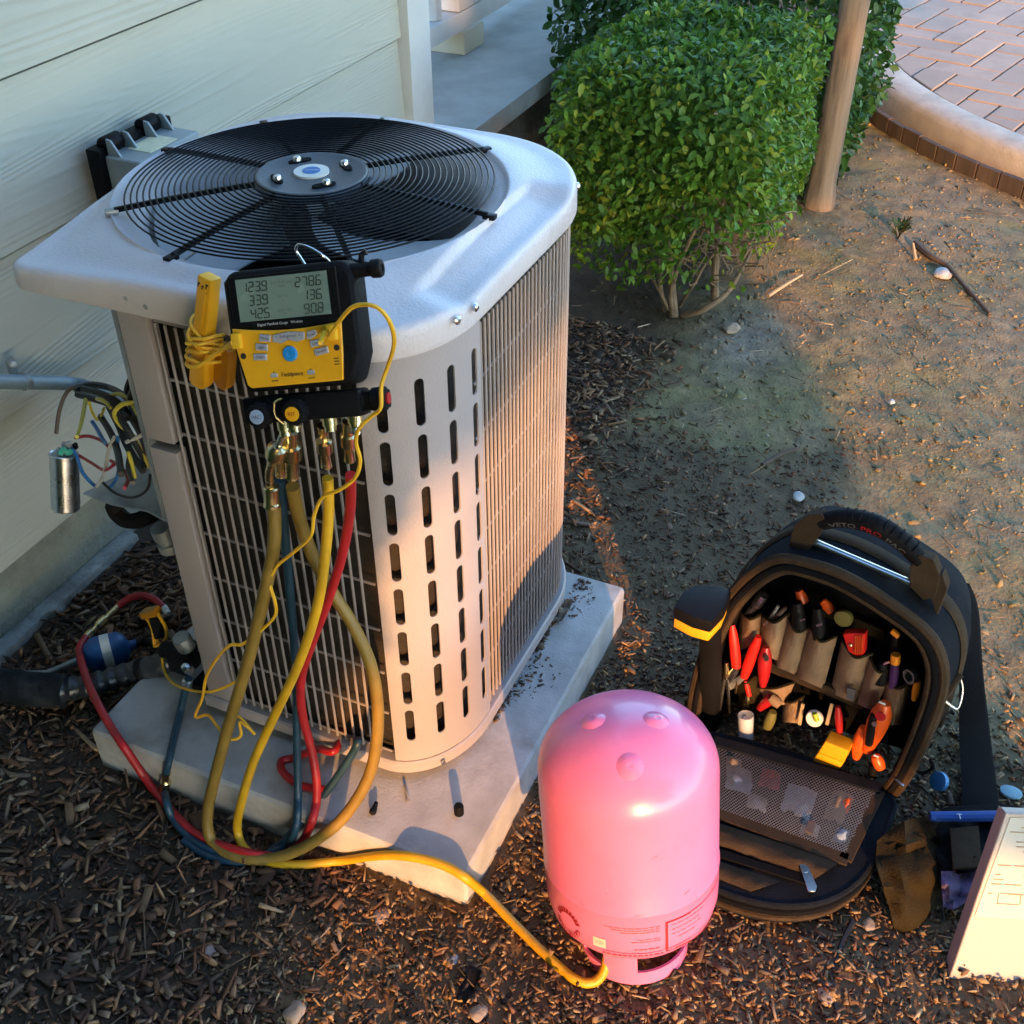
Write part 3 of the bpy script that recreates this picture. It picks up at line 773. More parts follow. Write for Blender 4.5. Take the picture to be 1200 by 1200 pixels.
# -- fan guard rings (sharing one mesh, scaled per ring)
hz_ = .901
b = MB(); b.lathe([(.080, hz_ - .012), (.080, hz_ - .004), (.076, hz_), (.072, hz_), (.068, hz_ - .0025), (.001, hz_ + .0005)], 48, (FC.x, FC.y, 0)); guard = part('fan_guard_hub', b, M['hub_grey'], unit)
NR = 22
for k in range(NR):
    r = .078 + (RF - .004 - .078) * k / (NR - 1)
    b = MB(); zz = .8895 + .010 * (1 - (r / RF) ** 2)
    b.tube([(FC.x + r * math.cos(2 * PI * j / 72), FC.y + r * math.sin(2 * PI * j / 72), zz) for j in range(72)], .00135, 5, closed=True)
    part('guard_ring', b, M['black_metal'], guard, ang=80)
for k, a in enumerate((133, 84, 48, 8, -37, -90, -138, 172)):
    a = R_(a); b = MB(); d = Vector((math.cos(a), math.sin(a), 0))
    P = [Vector((FC.x, FC.y, 0)) + d * r + Vector((0, 0, .8855 + .010 * (1 - (r / RF) ** 2))) for r in np.linspace(.06, RF + .010, 10)]
    b.tube(P, .0040, 6); e = P[-1]
    part('guard_spoke', b, M['black_metal'], guard)
    b = MB(); b.box(e + d * .004 + Vector((0, 0, -.002)), (.018, .012, .007), Matrix.Rotation(a, 3, 'Z')); part('spoke_clip', b, M['galv'] if k in (0, 3) else M['black_metal'], guard, bevel=.002)
# -- hub with bolts and badge
for a in (45, 135, 225, 315):
    a = R_(a + 6); c = Vector((FC.x + .050 * math.cos(a), FC.y + .050 * math.sin(a), hz_))
    b = MB(); t = Vector((-math.sin(a), math.cos(a), 0))
    P = [c + t * (.011 * math.cos(q) + (.006 if math.cos(q) > 0 else -.006)) + Vector((math.cos(a), math.sin(a), 0)) * .0062 * math.sin(q) + Vector((0, 0, -.0022)) for q in np.linspace(0, 2 * PI, 18, endpoint=False)]
    b.prism(P, (0, 0, .003)); part('bolt_slot', b, M['dark_void'], guard)
    b = MB(); b.lathe([(.0062, -.001), (.0062, .003), (.005, .006), (.002, .0072), (.0005, .0075)], 12, c + t * .004); part('bolt', b, M['steel'], guard)
vx = (onZ(420, 205, hz_) - onZ(320, 205, hz_)).normalized(); vy = Vector((-vx.y, vx.x, 0))
b = MB(); b.disc((FC.x, FC.y, hz_ - .0005), .0245, (0, 0, 1), 28, .003, .0245, vx)
badge = part('badge', b, M['white_plastic'], guard)
b = MB(); b.disc((FC.x, FC.y, hz_ + .0025), .0125, (0, 0, 1), 24, .0008, .0125, vx); part('badge_oval', b, M['wire_blue'], guard)
b = MB(); text_mb(b, 'Carrier', .0085, (FC.x, FC.y, hz_ + .0035), vx, vy, .0003); part('badge_lettering', b, M['white_ink'], guard)
# -- fan under the guard
for k in range(3):
    a0 = R_(-116 + 120 * k); b = MB(); vs = []; nr = 8; na = 12
    for i in range(nr + 1):
        r = .05 + (.222 - .05) * i / nr
        for j in range(na + 1):
            u_ = j / na - .5; sp = R_(74) * (1 - .15 * i / nr); aa = a0 + u_ * sp + R_(18) * (i / nr) ** 2
            vs.append((FC.x + r * math.cos(aa), FC.y + r * math.sin(aa), -u_ * .05 + .835 + 0 * .075 * (0.6 + .4 * i / nr)))
    fs = [(i * (na + 1) + j, i * (na + 1) + j + 1, (i + 1) * (na + 1) + j + 1, (i + 1) * (na + 1) + j) for i in range(nr) for j in range(na)]
    n0 = len(vs); vs2 = vs + [(v[0], v[1], v[2] - .002) for v in vs]
    b.add(vs2, fs + [tuple(n0 + q for q in f[::-1]) for f in fs]); part('fan_blade', b, M['fan_grey'], unit)
b = MB(); b.lathe([(.07, .62), (.07, .80), (.06, .81), (.001, .812)], 32, (FC.x, FC.y, 0)); part('fan_motor', b, M['black_metal'], unit)
b = MB(); b.disc((FC.x, FC.y, .60), .26, (0, 0, 1), 40, .004); part('fan_well_floor', b, M['dark_void'], unit)
# -- coil behind the wires
inn_ = offset_poly([(BX0, .985)] + list(FRONT) + list(RIGHT) + list(BACK) + [(1.14, BY1), (1.14, .985)], -.028)
b = MB(); vs = [(p[0], p[1], z_) for z_ in (ZB + .008, ZT - .02) for p in inn_]; n_ = len(inn_)
b.add(vs, [(i, (i + 1) % n_, n_ + (i + 1) % n_, n_ + i) for i in range(n_)]); part('coil', b, M['coil'], unit)
# -- base pan with rolled rim
PANO = list(FRONT) + list(RIGHT) + list(BACK) + [(1.15, BY1), (1.15, .988), (BX0, .986)]
rimP = offset_poly(PANO, .006); b = MB()
lo = [(p[0], p[1], ZB) for p in offset_poly(PANO, -.004)]; l1 = [(p[0], p[1], ZB + .002) for p in rimP]; l2 = [(p[0], p[1], ZB + .021) for p in rimP]
l3 = [(p[0], p[1], ZB + .024) for p in offset_poly(PANO, .003)]; l4 = [(p[0], p[1], ZB + .024) for p in offset_poly(PANO, -.012)]; l5 = [(p[0], p[1], ZB + .006) for p in offset_poly(PANO, -.016)]
vs = lo + l1 + l2 + l3 + l4 + l5; n_ = len(lo)
fs = [(r * n_ + i, r * n_ + (i + 1) % n_, (r + 1) * n_ + (i + 1) % n_, (r + 1) * n_ + i) for r in range(5) for i in range(n_)]
b.add(vs, fs + [tuple(range(n_ - 1, -1, -1)), tuple(range(5 * n_, 6 * n_))]); part('base_pan', b, M['beige_steel'], unit)
for p in ((1.03, .66), (1.45, .62), (1.5, 1.05), (1.03, 1.02)):
    b = MB(); b.box((p[0], p[1], PADZ + .0105), (.06, .05, .021)); part('rubber_foot', b, M['black_rubber'], unit)
# -- slotted corner panel: real slots
arcP = [Vector(p) for p in arc(1.120, 0.660, .147, .108, 180, 270, 60)] + [Vector((1.128, .552))]
AL = [0]
for i in range(len(arcP) - 1): AL.append(AL[-1] + (arcP[i + 1] - arcP[i]).length)
def on_arc(s_, inset=0.0):
    s_ = min(max(s_, 0), AL[-1] - 1e-6)
    i = max(0, int(np.searchsorted(AL, s_)) - 1); i = min(i, len(arcP) - 2)
    t = (s_ - AL[i]) / (AL[i + 1] - AL[i]); p = arcP[i].lerp(arcP[i + 1], t); d = (arcP[i + 1] - arcP[i]).normalized()
    return Vector((p.x - d.y * inset * 1, p.y + d.x * inset * 1))
s0, s1 = .020, AL[-1]
zc0, zc1 = ZB + .026, ZT - .004
ncol, nrow = 4, 8
cols_ = np.linspace(s0 + .027, s1 - .018, ncol)
ce = [s0] + [(cols_[i] + cols_[i + 1]) / 2 for i in range(ncol - 1)] + [s1]
rowb = np.linspace(.165, .800, nrow + 1)
b = MB()
def on3(x, z_, ins=0.0):
    q = on_arc(x, ins); return (q.x, q.y, z_)
def addcell(ea, eb, z0, z1, hole=None):
    """one cell of the bent sheet: a frame of quads round its slot, with the slot's own walls"""
    u_ = np.linspace(ea, eb, 7)
    outer = [(x, z0) for x in u_] + [(x, z1) for x in u_[::-1]]
    if hole is None:
        b.add([on3(*p) for p in outer], [(k, k + 1, 12 - k, 13 - k) for k in range(6)]); return
    n = 14
    b.add([on3(*p) for p in outer] + [on3(*p) for p in hole], [(k, (k + 1) % n, n + (k + 1) % n, n + k) for k in range(n)])
    b.add([on3(*p) for p in hole] + [on3(p[0], p[1], .0022) for p in hole], [(k, (k + 1) % n, n + (k + 1) % n, n + k) for k in range(n)])
def stad(cx, z0, z1, hw):
    P = []
    for k in range(7): a = PI + PI * k / 6; P.append((cx + hw * math.cos(a), z0 + hw + hw * math.sin(a)))
    for k in range(7): a = PI * k / 6; P.append((cx + hw * math.cos(a), z1 - hw + hw * math.sin(a)))
    return P
for i in range(ncol):
    ea, eb = ce[i], ce[i + 1]
    addcell(ea, eb, zc0, rowb[0]); addcell(ea, eb, rowb[-1], zc1)
    for r in range(nrow):
        addcell(ea, eb, rowb[r], rowb[r + 1], stad(cols_[i], rowb[r] + .006, rowb[r + 1] - .0065, .0066))
# edge returns
for s_ in (s0, s1 - 1e-4):
    q, q2 = on_arc(s_), on_arc(s_, .004); b.add([(q.x, q.y, zc0), (q.x, q.y, zc1), (q2.x, q2.y, zc1), (q2.x, q2.y, zc0)], [(0, 1, 2, 3)])
cpn = part('corner_panel', b, M['beige_steel'], unit, ang=30)

me_ = cpn.data; nl = []; wl = worldloc(unit)
for pl in me_.polygons:
    for vi in pl.vertices:
        p = me_.vertices[vi].co + wl; nrm = Vector(((min(p.x, 1.12) - 1.12) / .147 ** 2, (p.y - .66) / .108 ** 2, 0)).normalized()
        k_ = nrm.dot(pl.normal)
        nl.append(tuple(nrm if k_ > .75 else (-nrm if k_ < -.75 else pl.normal)))
me_.normals_split_custom_set(nl)
q = on_arc(.09); b = MB(); b.lathe([(.004, 0), (.004, .002), (.002, .003)], 10, (q.x - .004, q.y - .006, ZB + .013), (-.6, -.8, 0)); part('screw', b, M['steel'], unit)
# -- wire guards: every wire a part sharing one mesh
b = MB(); b.tube([(0, 0, 0), (0, 0, 1)], .0021, 6); wire_me = b.mesh('grille_wire', M['wire_paint'])
def vwire(x_, y_, z0, z1):
    o = link('grille_wire', wire_me, unit, Vector((x_, y_, z0)) - worldloc(unit)); o.scale = (1, 1, z1 - z0); return o
def hwire(P): 
    b = MB(); b.tube(P, .0021, 6); part('grille_wire', b, M['wire_paint'], unit)
gz0, gz1 = ZB + .030, .8135
yy = .932
NW = 18
for k in range(NW):
    vwire(BX0 + .004, .931 - (.931 - .668) * k / (NW - 1), gz0, gz1 - .001)
hz_list = [.813 - .085 * k for k in range(9)]
for z_ in hz_list: hwire([(BX0 + .0085, .936, z_), (BX0 + .0085, .650, z_)])
GR = [(1.143, BY0 + .004), (BX1 - RC, BY0 + .004)] + arc(BX1 - RC, BY0 + RC, RC - .004, RC - .004, 270, 330, 10)[1:]
GRd = resample(GR + [GR[-1]], 400)[:400]
def along(P, step):
    out = [P[0]]; acc = 0
    for i in range(len(P) - 1):
        L_ = (P[i + 1] - P[i]).length; pos = step - acc
        while pos <= L_: out.append(P[i].lerp(P[i + 1], pos / L_)); pos += step
        acc = (acc + L_) % step
    return out
GRv = [Vector(p) for p in GR]
for p in along(GRv, .0127)[:40]: vwire(p.x, p.y, gz0, gz1 - .001)
GRi = [(1.128, BY0 + .0085)] + [(p[0], p[1] + .0045) for p in GR[:2]] + arc(BX1 - RC, BY0 + RC, RC - .0085, RC - .0085, 270, 330, 10)[1:]
for z_ in hz_list: hwire([(p[0], p[1], z_) for p in GRi])
# rear corner post and back sheet
b = MB(); P = arc(BX1 - RC, BY0 + RC, RC + .001, RC + .001, 334, 360, 6) + arc(BX1 - RC, BY1 - RC, RC + .001, RC + .001, 0, 90, 12) + [(1.14, BY1)]
vs = [(p[0], p[1], z_) for z_ in (ZB + .022, ZT) for p in P]; n_ = len(P)
b.add(vs, [(i, i + 1, n_ + i + 1, n_ + i) for i in range(n_ - 1)]); part('rear_panel', b, M['beige_steel'], unit)
# left posts (upper and lower) beside the opened service corner
def post(z0, z1, nm):
    b = MB(); P = [(BX0 - .001, .985), (BX0 - .001, .9395), (BX0 + .02, .9395), (BX0 + .02, .985)]
    b.prism([(p[0], p[1], z0) for p in P], (0, 0, z1 - z0)); part(nm, b, M['beige_steel'], unit, bevel=.002)
post(.628, ZT - .002, 'corner_post'); post(ZB + .024, .613, 'corner_post')
b = MB(); b.box((BX0 + .03, .950, .47), (.012, .03, .70)); part('post_backing', b, M['dark_void'], unit)
# service corner: divider, back sheet, control tray
b = MB(); b.box((1.06, .9855, .47), (.165, .003, .715)); b.box((1.1415, 1.056, .47), (.003, .142, .715)); part('divider_sheet', b, M['galv'], unit)
b = MB(); b.box((BX0 + .006, .9905, .655), (.012, .007, .34)); part('flange_strip', b, M['galv'], unit)
tr = [(.985, .9885, .470), (1.139, .9885, .470), (1.139, 1.124, .470), (1.075, 1.132, .470), (.993, 1.158, .470), (.988, 1.10, .470), (.996, 1.04, .470)]
b = MB(); b.prism(tr, (0, 0, -.003)); part('control_tray', b, M['galv'], unit, bevel=.0008, seg=1)
b = MB(); b.box((1.095, 1.035, .585), (.085, .085, .10)); part('contactor', b, M['black_plastic'], unit, bevel=.005)
b = MB(); b.box((1.085, 1.02, .51), (.05, .05, .05)); part('terminal_block', b, M['wire_red'], unit, bevel=.004)
# wires in the corner, each its own part
def cwire(P, m, r=.0026, name='wire'):
    b = MB(); b.tube(catmull(P, 6), r, 6); part(name, b, M[m], unit)
Q = lambda px, py, y_: onY(px, py, y_)
cwire([Q(66, 508, 1.235), Q(70, 480, 1.23), Q(80, 458, 1.22), Q(100, 451, 1.19), Q(125, 452, 1.15), Q(150, 470, 1.08), Q(168, 500, 1.04)], 'wire_brown', .003)
cwire([Q(88, 458, 1.19), Q(105, 451, 1.18), Q(130, 455, 1.14), Q(150, 468, 1.09), Q(160, 490, 1.05)], 'wire_black', .005)
cwire([Q(90, 462, 1.18), Q(108, 467, 1.15), Q(128, 474, 1.12), Q(150, 490, 1.06)], 'wire_black', .005)
cwire([Q(92, 508, 1.19), Q(96, 490, 1.19), Q(101, 472, 1.17), Q(118, 468, 1.13), Q(130, 478, 1.10)], 'wire_yellow', .0026)
cwire([Q(104, 470, 1.17), Q(109, 485, 1.17), Q(116, 492, 1.16), Q(122, 478, 1.12)], 'wire_yellow', .0022)
cwire([Q(106, 465, 1.16), Q(118, 469, 1.13), Q(127, 473, 1.11)], 'wire_white', .0028)
cwire([Q(158, 472, 1.03), Q(143, 474, 1.05), Q(134, 484, 1.06), Q(139, 496, 1.05), Q(155, 510, 1.03), Q(166, 530, 1.02), Q(176, 548, 1.01)], 'wire_yellow', .0034)
cwire([Q(135, 480, 1.07), Q(146, 498, 1.04), Q(160, 522, 1.025), Q(174, 546, 1.015)], 'wire_black', .005)
cwire([Q(88, 513, 1.20), Q(103, 511, 1.17), Q(118, 516, 1.13), Q(128, 524, 1.09)], 'wire_red', .0026)
cwire([Q(93, 534, 1.20), Q(108, 543, 1.16), Q(122, 551, 1.12), Q(133, 545, 1.08)], 'wire_red', .0026)
cwire([Q(108, 494, 1.17), Q(114, 503, 1.15), Q(120, 514, 1.12), Q(124, 520, 1.10)], 'wire_blue', .003)
cwire([Q(82, 522, 1.225), Q(90, 535, 1.2), Q(97, 554, 1.18), Q(112, 570, 1.16), Q(124, 573, 1.14), Q(134, 565, 1.12), Q(139, 550, 1.10), Q(138, 530, 1.08), Q(138, 512, 1.07)], 'wire_blue', .0028)
cwire([Q(113, 571, 1.15), Q(120, 560, 1.13), Q(124, 545, 1.11), Q(128, 525, 1.09), Q(134, 512, 1.07)], 'wire_white', .0025)
cwire([Q(150, 530, 1.03), Q(155, 545, 1.03), Q(158, 560, 1.03)], 'wire_yellow', .003)
cwire([Q(120, 565, 1.12), Q(135, 578, 1.10), Q(155, 583, 1.06), Q(172, 574, 1.02), Q(176, 556, 1.01)], 'wire_black', .0022)
cwire([Q(148, 518, 1.04), Q(160, 513, 1.02), Q(170, 508, 1.01)], 'wire_white', .003, 'cable_tie')
for k in range(7):
    a = R_(200 + k * 40); P0 = Vector((1.06 + .02 * math.cos(a), 1.04 + .02 * math.sin(a), .60))
    cwire([P0, P0 + Vector((-.02 + .01 * math.sin(k * 7), .012 * math.cos(k * 5), .05)), P0 + Vector((.0, -.02, .09)), P0 + Vector((.05, -.03, .07))], ('wire_black', 'wire_brown', 'wire_black', 'wire_yellow', 'wire_black', 'wire_red', 'wire_black')[k], .004)
for k, (P, m_, r_) in enumerate((([(96, 455), (120, 462), (146, 480), (166, 512), (178, 545)], 'wire_black', .0048), ([(112, 458), (138, 470), (158, 496), (172, 530)], 'wire_brown', .004), ([(128, 476), (140, 500), (150, 524), (168, 552)], 'wire_black', .0055),
        ([(122, 470), (134, 462), (150, 466), (162, 486)], 'wire_yellow', .003), ([(100, 468), (98, 484), (94, 500), (90, 512)], 'wire_yellow', .0028), ([(118, 488), (130, 508), (138, 530), (142, 556)], 'wire_black', .005), ([(146, 500), (152, 524), (150, 548), (156, 566)], 'wire_brown', .0035), ([(130, 540), (142, 548), (150, 560), (146, 572)], 'wire_red', .003))):
    cwire([Q(x, y, 1.15 - .14 * i_ / (len(P) - 1)) for i_, (x, y) in enumerate(P)], m_, r_)
# whip elbow under the tray
cwire([Q(132, 590, 1.14), Q(138, 602, 1.135), Q(152, 611, 1.11), Q(172, 606, 1.08), Q(186, 596, 1.06)], 'black_rubber', .013, 'conduit_elbow')
b = MB(); b.lathe([(.012, 0), (.016, 0), (.016, .02), (.012, .02), (.012, .03), (.016, .03), (.016, .045)], 14, Q(188, 618, 1.03), (.1, -.1, -1)); part('conduit_nut', b, M['galv'], unit)
# ================================================================== ON AND ROUND THE UNIT
# ---- disconnect box on the wall
db = thing('disconnect_box', 'grey electrical disconnect box with black back plate on the siding', 'electrical box', tuple(onY(165, 200, 1.44)))
zt = .783; x0, x1 = 1.472, 1.640
b = MB(); b.box(((x0 + x1) / 2 + .004, 1.443, zt - .09), (x1 - x0 + .03, .03, .20)); part('back_plate', b, M['black_plastic'], db, bevel=.004)
b = MB(); b.box(((x0 + x1) / 2, 1.391, zt - .092), (x1 - x0, .076, .18)); part('cover', b, M['disc_grey'], db, bevel=.006, seg=3)
b = MB(); b.box(((x0 + x1) / 2, 1.3915, zt - .062), (x1 - x0 + .003, .078, .003)); part('cover_seam', b, M['disc_grey'], db, bevel=.001)
for xc in (1.500, 1.600):
    b = MB(); b.lathe([(.015, -.02), (.015, .02)], 14, (xc, 1.433, zt + .012), (1, 0, 0)); b.box((xc, 1.436, zt), (.04, .02, .03)); part('hinge_barrel', b, M['black_plastic'], db, bevel=.003)
    for s_ in (-1, 1):
        b = MB(); xx = xc + s_ * .022
        b.prism([(xx, 1.424, zt + .026), (xx, 1.414, zt + .024), (xx, 1.396, zt - .004), (xx, 1.424, zt - .004)], (.005, 0, 0)); part('hinge_ear', b, M['disc_grey'], db, bevel=.0015)
b = MB(); b.box((1.552, 1.388, zt - .0015), (.075, .05, .0015)); part('sticker', b, M['paper_label'], db)
for xx in (1.500, 1.618):
    b = MB(); b.lathe([(.008, 0), (.008, .004), (.0055, .007)], 12, (xx, 1.352, zt - .035), (0, -1, 0)); part('cover_screw', b, M['galv'], db)
b = MB(); b.lathe([(.004, 0), (.004, .002)], 8, (1.54, 1.353, zt - .04), (0, -1, 0)); part('cover_screw', b, M['black_metal'], db)

# ---- conduit along the wall
cd = thing('electrical_conduit', 'grey electrical conduit strapped along the siding left of the unit', 'conduit', tuple(onY(60, 448, 1.43)))
P = [onY(-300, 437, 1.43), onY(0, 447, 1.43), onY(60, 448.5, 1.43), onY(84, 450, 1.425), onY(100, 453, 1.40), onY(116, 461, 1.34), onY(138, 470, 1.24), onY(156, 480, 1.15)]
b = MB(); b.tube(catmull(P, 8), .0125, 14); part('tube', b, M['conduit_grey'], cd)
sp = onY(28, 447, 1.43)
b = MB(); b.tube([sp + Vector((-.007, 0, 0)), sp + Vector((.007, 0, 0))], .0142, 16); b.box(sp + Vector((0, .018, .022)), (.016, .004, .035)); part('pipe_strap', b, M['galv'], cd)
b = MB(); b.lathe([(.006, 0), (.006, .004), (.003, .006)], 10, sp + Vector((0, .015, .03)), (0, -1, 0)); part('strap_screw', b, M['white_trim'], cd)

# ---- capacitor hanging beside the unit
top = onY(75, 531, 1.225); bot = onY(76, 590, 1.225)
ax = (bot - top).normalized(); ax = Vector((-.30, .0, -.95)).normalized()
cp = thing('capacitor', 'silver can capacitor hanging by its wires against the siding', 'capacitor', tuple(top))
b = MB(); H_ = .094; r = .0215
b.lathe([(r - .002, .002), (r, 0), (r + .0012, .001), (r + .0012, .004), (r, .005), (r, H_ - .003), (r - .003, H_), (.001, H_)], 36, top, ax); part('can', b, M['steel'], cp)
b = MB(); b.disc(top + ax * .0025, r - .001, -ax, 28, .001); part('lid', b, M['galv'], cp)
for k, (dx, dy) in enumerate(((-.008, .004), (.007, .007), (.003, -.009))):
    for j in range(2):
        b = MB(); b.box(top - ax * .006 + Vector((dx + j * .004, dy, 0)), (.0015, .006, .010)); part('terminal', b, M['steel'], cp)
b = MB(); b.tube(catmull([top - ax * .004 + Vector((-.013, -.004, .002)), top - ax * .012 + Vector((-.008, -.006, 0)), top - ax * .003 + Vector((-.002, -.010, 0)), top - ax * .006 + Vector((.004, -.012, 0))], 5), .004, 7); part('tape_tag', b, M['green_tape'], cp)
b = MB(); b.box(top - ax * .008 + Vector((.009, -.003, 0)), (.011, .009, .012)); part('spade_boot', b, M['wire_white'], cp, bevel=.002)
b = MB(); b.box(top - ax * .006 + Vector((.014, -.010, 0)), (.008, .006, .010)); part('spade_boot', b, M['black_plastic'], cp, bevel=.002)

# ---- insulated suction pipe, liquid line, filter drier, service valves
sl = thing('suction_pipe', 'black foam-insulated refrigerant pipe lying on the mulch by the wall', 'pipe', tuple(onZ(100, 800, .05)))
P = [onZ(-180, 770, .06), onZ(-40, 795, .055), onZ(20, 806, .055), onZ(76, 810, .055)]
b = MB(); b.tube(catmull(P, 8), .030, 18); part('foam_sleeve', b, M['foam_black'], sl)
P = [onZ(70, 809, .055), onZ(105, 803, .058), onZ(140, 793, .065), onZ(175, 783, .085), onZ(205, 772, .115)]
P2 = catmull(P, 8); b = MB(); b.tube(P2, [.0205 + .002 * math.sin(k * 1.9) for k in range(len(P2))], 16); part('taped_pipe', b, M['tape_black'], sl)
b = MB(); b.lathe([(.022, -.006), (.0235, 0), (.022, .006)], 18, P2[len(P2) * 2 // 3], P2[-1] - P2[0]); part('tape_wrap', b, M['black_plastic'], sl)
sv = thing('service_valve', 'dark brass service valve with cap beside the lower left post', 'valve', tuple(onX(212, 770, .99)))
c0 = onX(214, 768, .995)
b = MB(); b.box(c0, (.04, .036, .05)); b.lathe([(.015, -.03), (.015, .04)], 12, c0, (0, 1, 0)); part('valve_body', b, M['black_metal'], sv, bevel=.004)
c1 = onX(215, 752, .99); b = MB(); b.lathe([(.015, -.014), (.0155, .006), (.0135, .012), (.001, .013)], 16, c1, (-.2, .1, 1)); part('valve_cap', b, M['galv'], sv)
b = MB(); b.lathe([(.008, 0), (.0085, .006), (.0065, .012), (.007, .022), (.002, .024)], 12, onX(222, 785, .96), (-.5, -.2, .8)); part('service_port', b, M['steel'], sv)
fd = thing('filter_drier', 'small blue cylinder filter drier with a white band', 'filter drier', tuple(onZ(125, 765, .045)))
fa, fb = onZ(98, 772, .05), onZ(152, 757, .05); d = (fb - fa).normalized(); Lf = (fb - fa).length
b = MB(); b.lathe([(.009, -.012), (.010, 0), (.024, .006), (.0315, .016), (.0325, .022), (.0325, Lf - .022), (.0315, Lf - .016), (.024, Lf - .006), (.010, Lf), (.009, Lf + .012)], 28, fa, d); part('shell', b, M['blue_paint'], fd)
b = MB(); b.lathe([(.0331, Lf * .42), (.0331, Lf * .62)], 28, fa, d); part('band', b, M['white_plastic'], fd)
b = MB(); b.tube(catmull([fa - d * .01, fa - d * .05 + Vector((0, .01, -.015)), onZ(40, 790, .03), onZ(-60, 790, .03)], 6), .0065, 8); part('liquid_line', b, M['galv'], fd)
b = MB(); b.tube(catmull([fb + d * .01, fb + d * .03, onX(190, 762, 1.02), onX(208, 772, .995)], 6), .0065, 8); part('liquid_line', b, M['black_rubber'], fd)

# ---- hoses
def seg_on(P, n=10): return catmull(P, n)
def clear(P, r):
    out = []
    for p in P:
        p = Vector(p); v = (Vector((0, 0, CAM_Z)) - p).normalized()
        for _ in range(120):
            inpad = PADX0 - r < p.x < PADX1 + r and PADY0 - r < p.y < PADY1 + r and p.z < PADZ + r
            inunit = BX0 - r - .008 < p.x < BX1 and BY0 < p.y < 1.0 and .11 < p.z < ZT
            if not (inpad or inunit or p.z < r * .8 + .004): break
            p = p + v * .002
        out.append(p)
    for _ in range(2): out = [out[0]] + [(out[i - 1] + out[i] * 2 + out[i + 1]) / 4 for i in range(1, len(out) - 1)] + [out[-1]]
    return out
def hose(label, P, r, m, cat='hose'):
    c = seg_on(P, 10)
    if 'under' not in label and 'beneath' not in label: c = clear(c, r)
    o = thing('refrigerant_hose', label, cat, tuple(c[len(c) // 2]), 'hoses of the manifold gauge')
    b = MB(); b.tube(c, r, 12); part('tube', b, M[m], o)
    return o, c
def ferrule(o, c, d, prof, m='brass', n=14):
    b = MB(); b.lathe(prof, n, c, d); part('fitting', b, M[m], o, ang=28)
X_ = lambda px, py, x: onX(px, py, x)
Z_ = lambda px, py, z: onZ(px, py, z)
# big olive hose: both ends on the manifold, loop resting on the slab and mulch
P = [X_(321, 592, .915), X_(321, 640, .905), X_(310, 695, .895), X_(292, 770, .88), X_(268, 850, .86), X_(251, 915, .835), X_(243, 955, .815), Z_(248, 985, .014), Z_(275, 1004, .012), Z_(320, 1006, .014), Z_(365, 988, .05), X_(405, 955, .87), X_(434, 905, .905), X_(443, 845, .925), X_(436, 785, .935), X_(415, 735, .94), X_(390, 695, .94), X_(366, 650, .94), X_(350, 605, .935), X_(343, 570, .925)]
o, c = hose('thick olive vacuum hose looping from the manifold to the mulch and back up', P, .0088, 'olive_hose')
d = (c[1] - c[0]).normalized()
e0 = c[0]
elb = [X_(322, 505, .905), X_(328, 516, .9), X_(322, 534, .898), X_(316, 552, .905), X_(317, 572, .912), e0]
b = MB(); b.tube(catmull(elb[2:], 6), .0056, 12); part('elbow', b, M['brass'], o)
b = MB(); b.tube([X_(333, 505, .905), X_(323, 530, .898)], [.004, .004], 8); part('core_stem', b, M['steel'], o)
ferrule(o, X_(325, 524, .898), X_(319, 545, .90) - X_(325, 524, .898), [(.006, -.002), (.0112, .001), (.0122, .006), (.0122, .016), (.009, .020)], 'brass', 6 * 4)
ferrule(o, X_(318, 570, .912), d, [(.0088, 0), (.0102, .002), (.0096, .004), (.0096, .022), (.0108, .024), (.0108, .028), (.009, .029)])
ferrule(o, X_(341, 520, .918), X_(344, 590, .93) - X_(341, 520, .918), [(.0095, -.022), (.0095, .0), (.0128, .002), (.0132, .022), (.010, .026), (.0085, .028), (.0085, .052), (.0098, .055), (.0088, .058)])
# yellow hose to the cylinder
P = [X_(384, 560, .918), X_(385, 600, .914), X_(381, 650, .905), X_(372, 710, .895), X_(350, 778, .88), X_(322, 838, .865), X_(297, 893, .845), X_(283, 940, .825), Z_(278, 972, .03), Z_(290, 998, .012), Z_(330, 1013, .0095), Z_(390, 1010, .0095), Z_(460, 1002, .02), Z_(520, 1014, .024), Z_(562, 1042, .014), Z_(604, 1084, .010), Z_(645, 1124, .010), Z_(676, 1149, .0095), Z_(698, 1150, .011), Z_(710, 1132, .025), Z_(711, 1110, .05)]
o, c = hose('yellow charging hose running from the manifold across the ground to the pink cylinder', P, .0069, 'yellow_hose')
ferrule(o, X_(379, 507, .905), X_(384, 562, .918) - X_(379, 507, .905), [(.0065, -.012), (.0065, .006), (.0055, .008), (.0055, .012), (.0095, .014), (.0098, .030), (.007, .032), (.0062, .034), (.0066, .054), (.0072, .056)])
b = MB(); b.tube([X_(376, 508, .905), X_(374, 517, .890)], [.0036, .0046], 8); part('bleed_stem', b, M['brass'], o)
ferrule(o, c[-6], c[-1] - c[-6], [(.0072, 0), (.0078, .002), (.0078, .016), (.0105, .018), (.0105, .034), (.007, .036)])
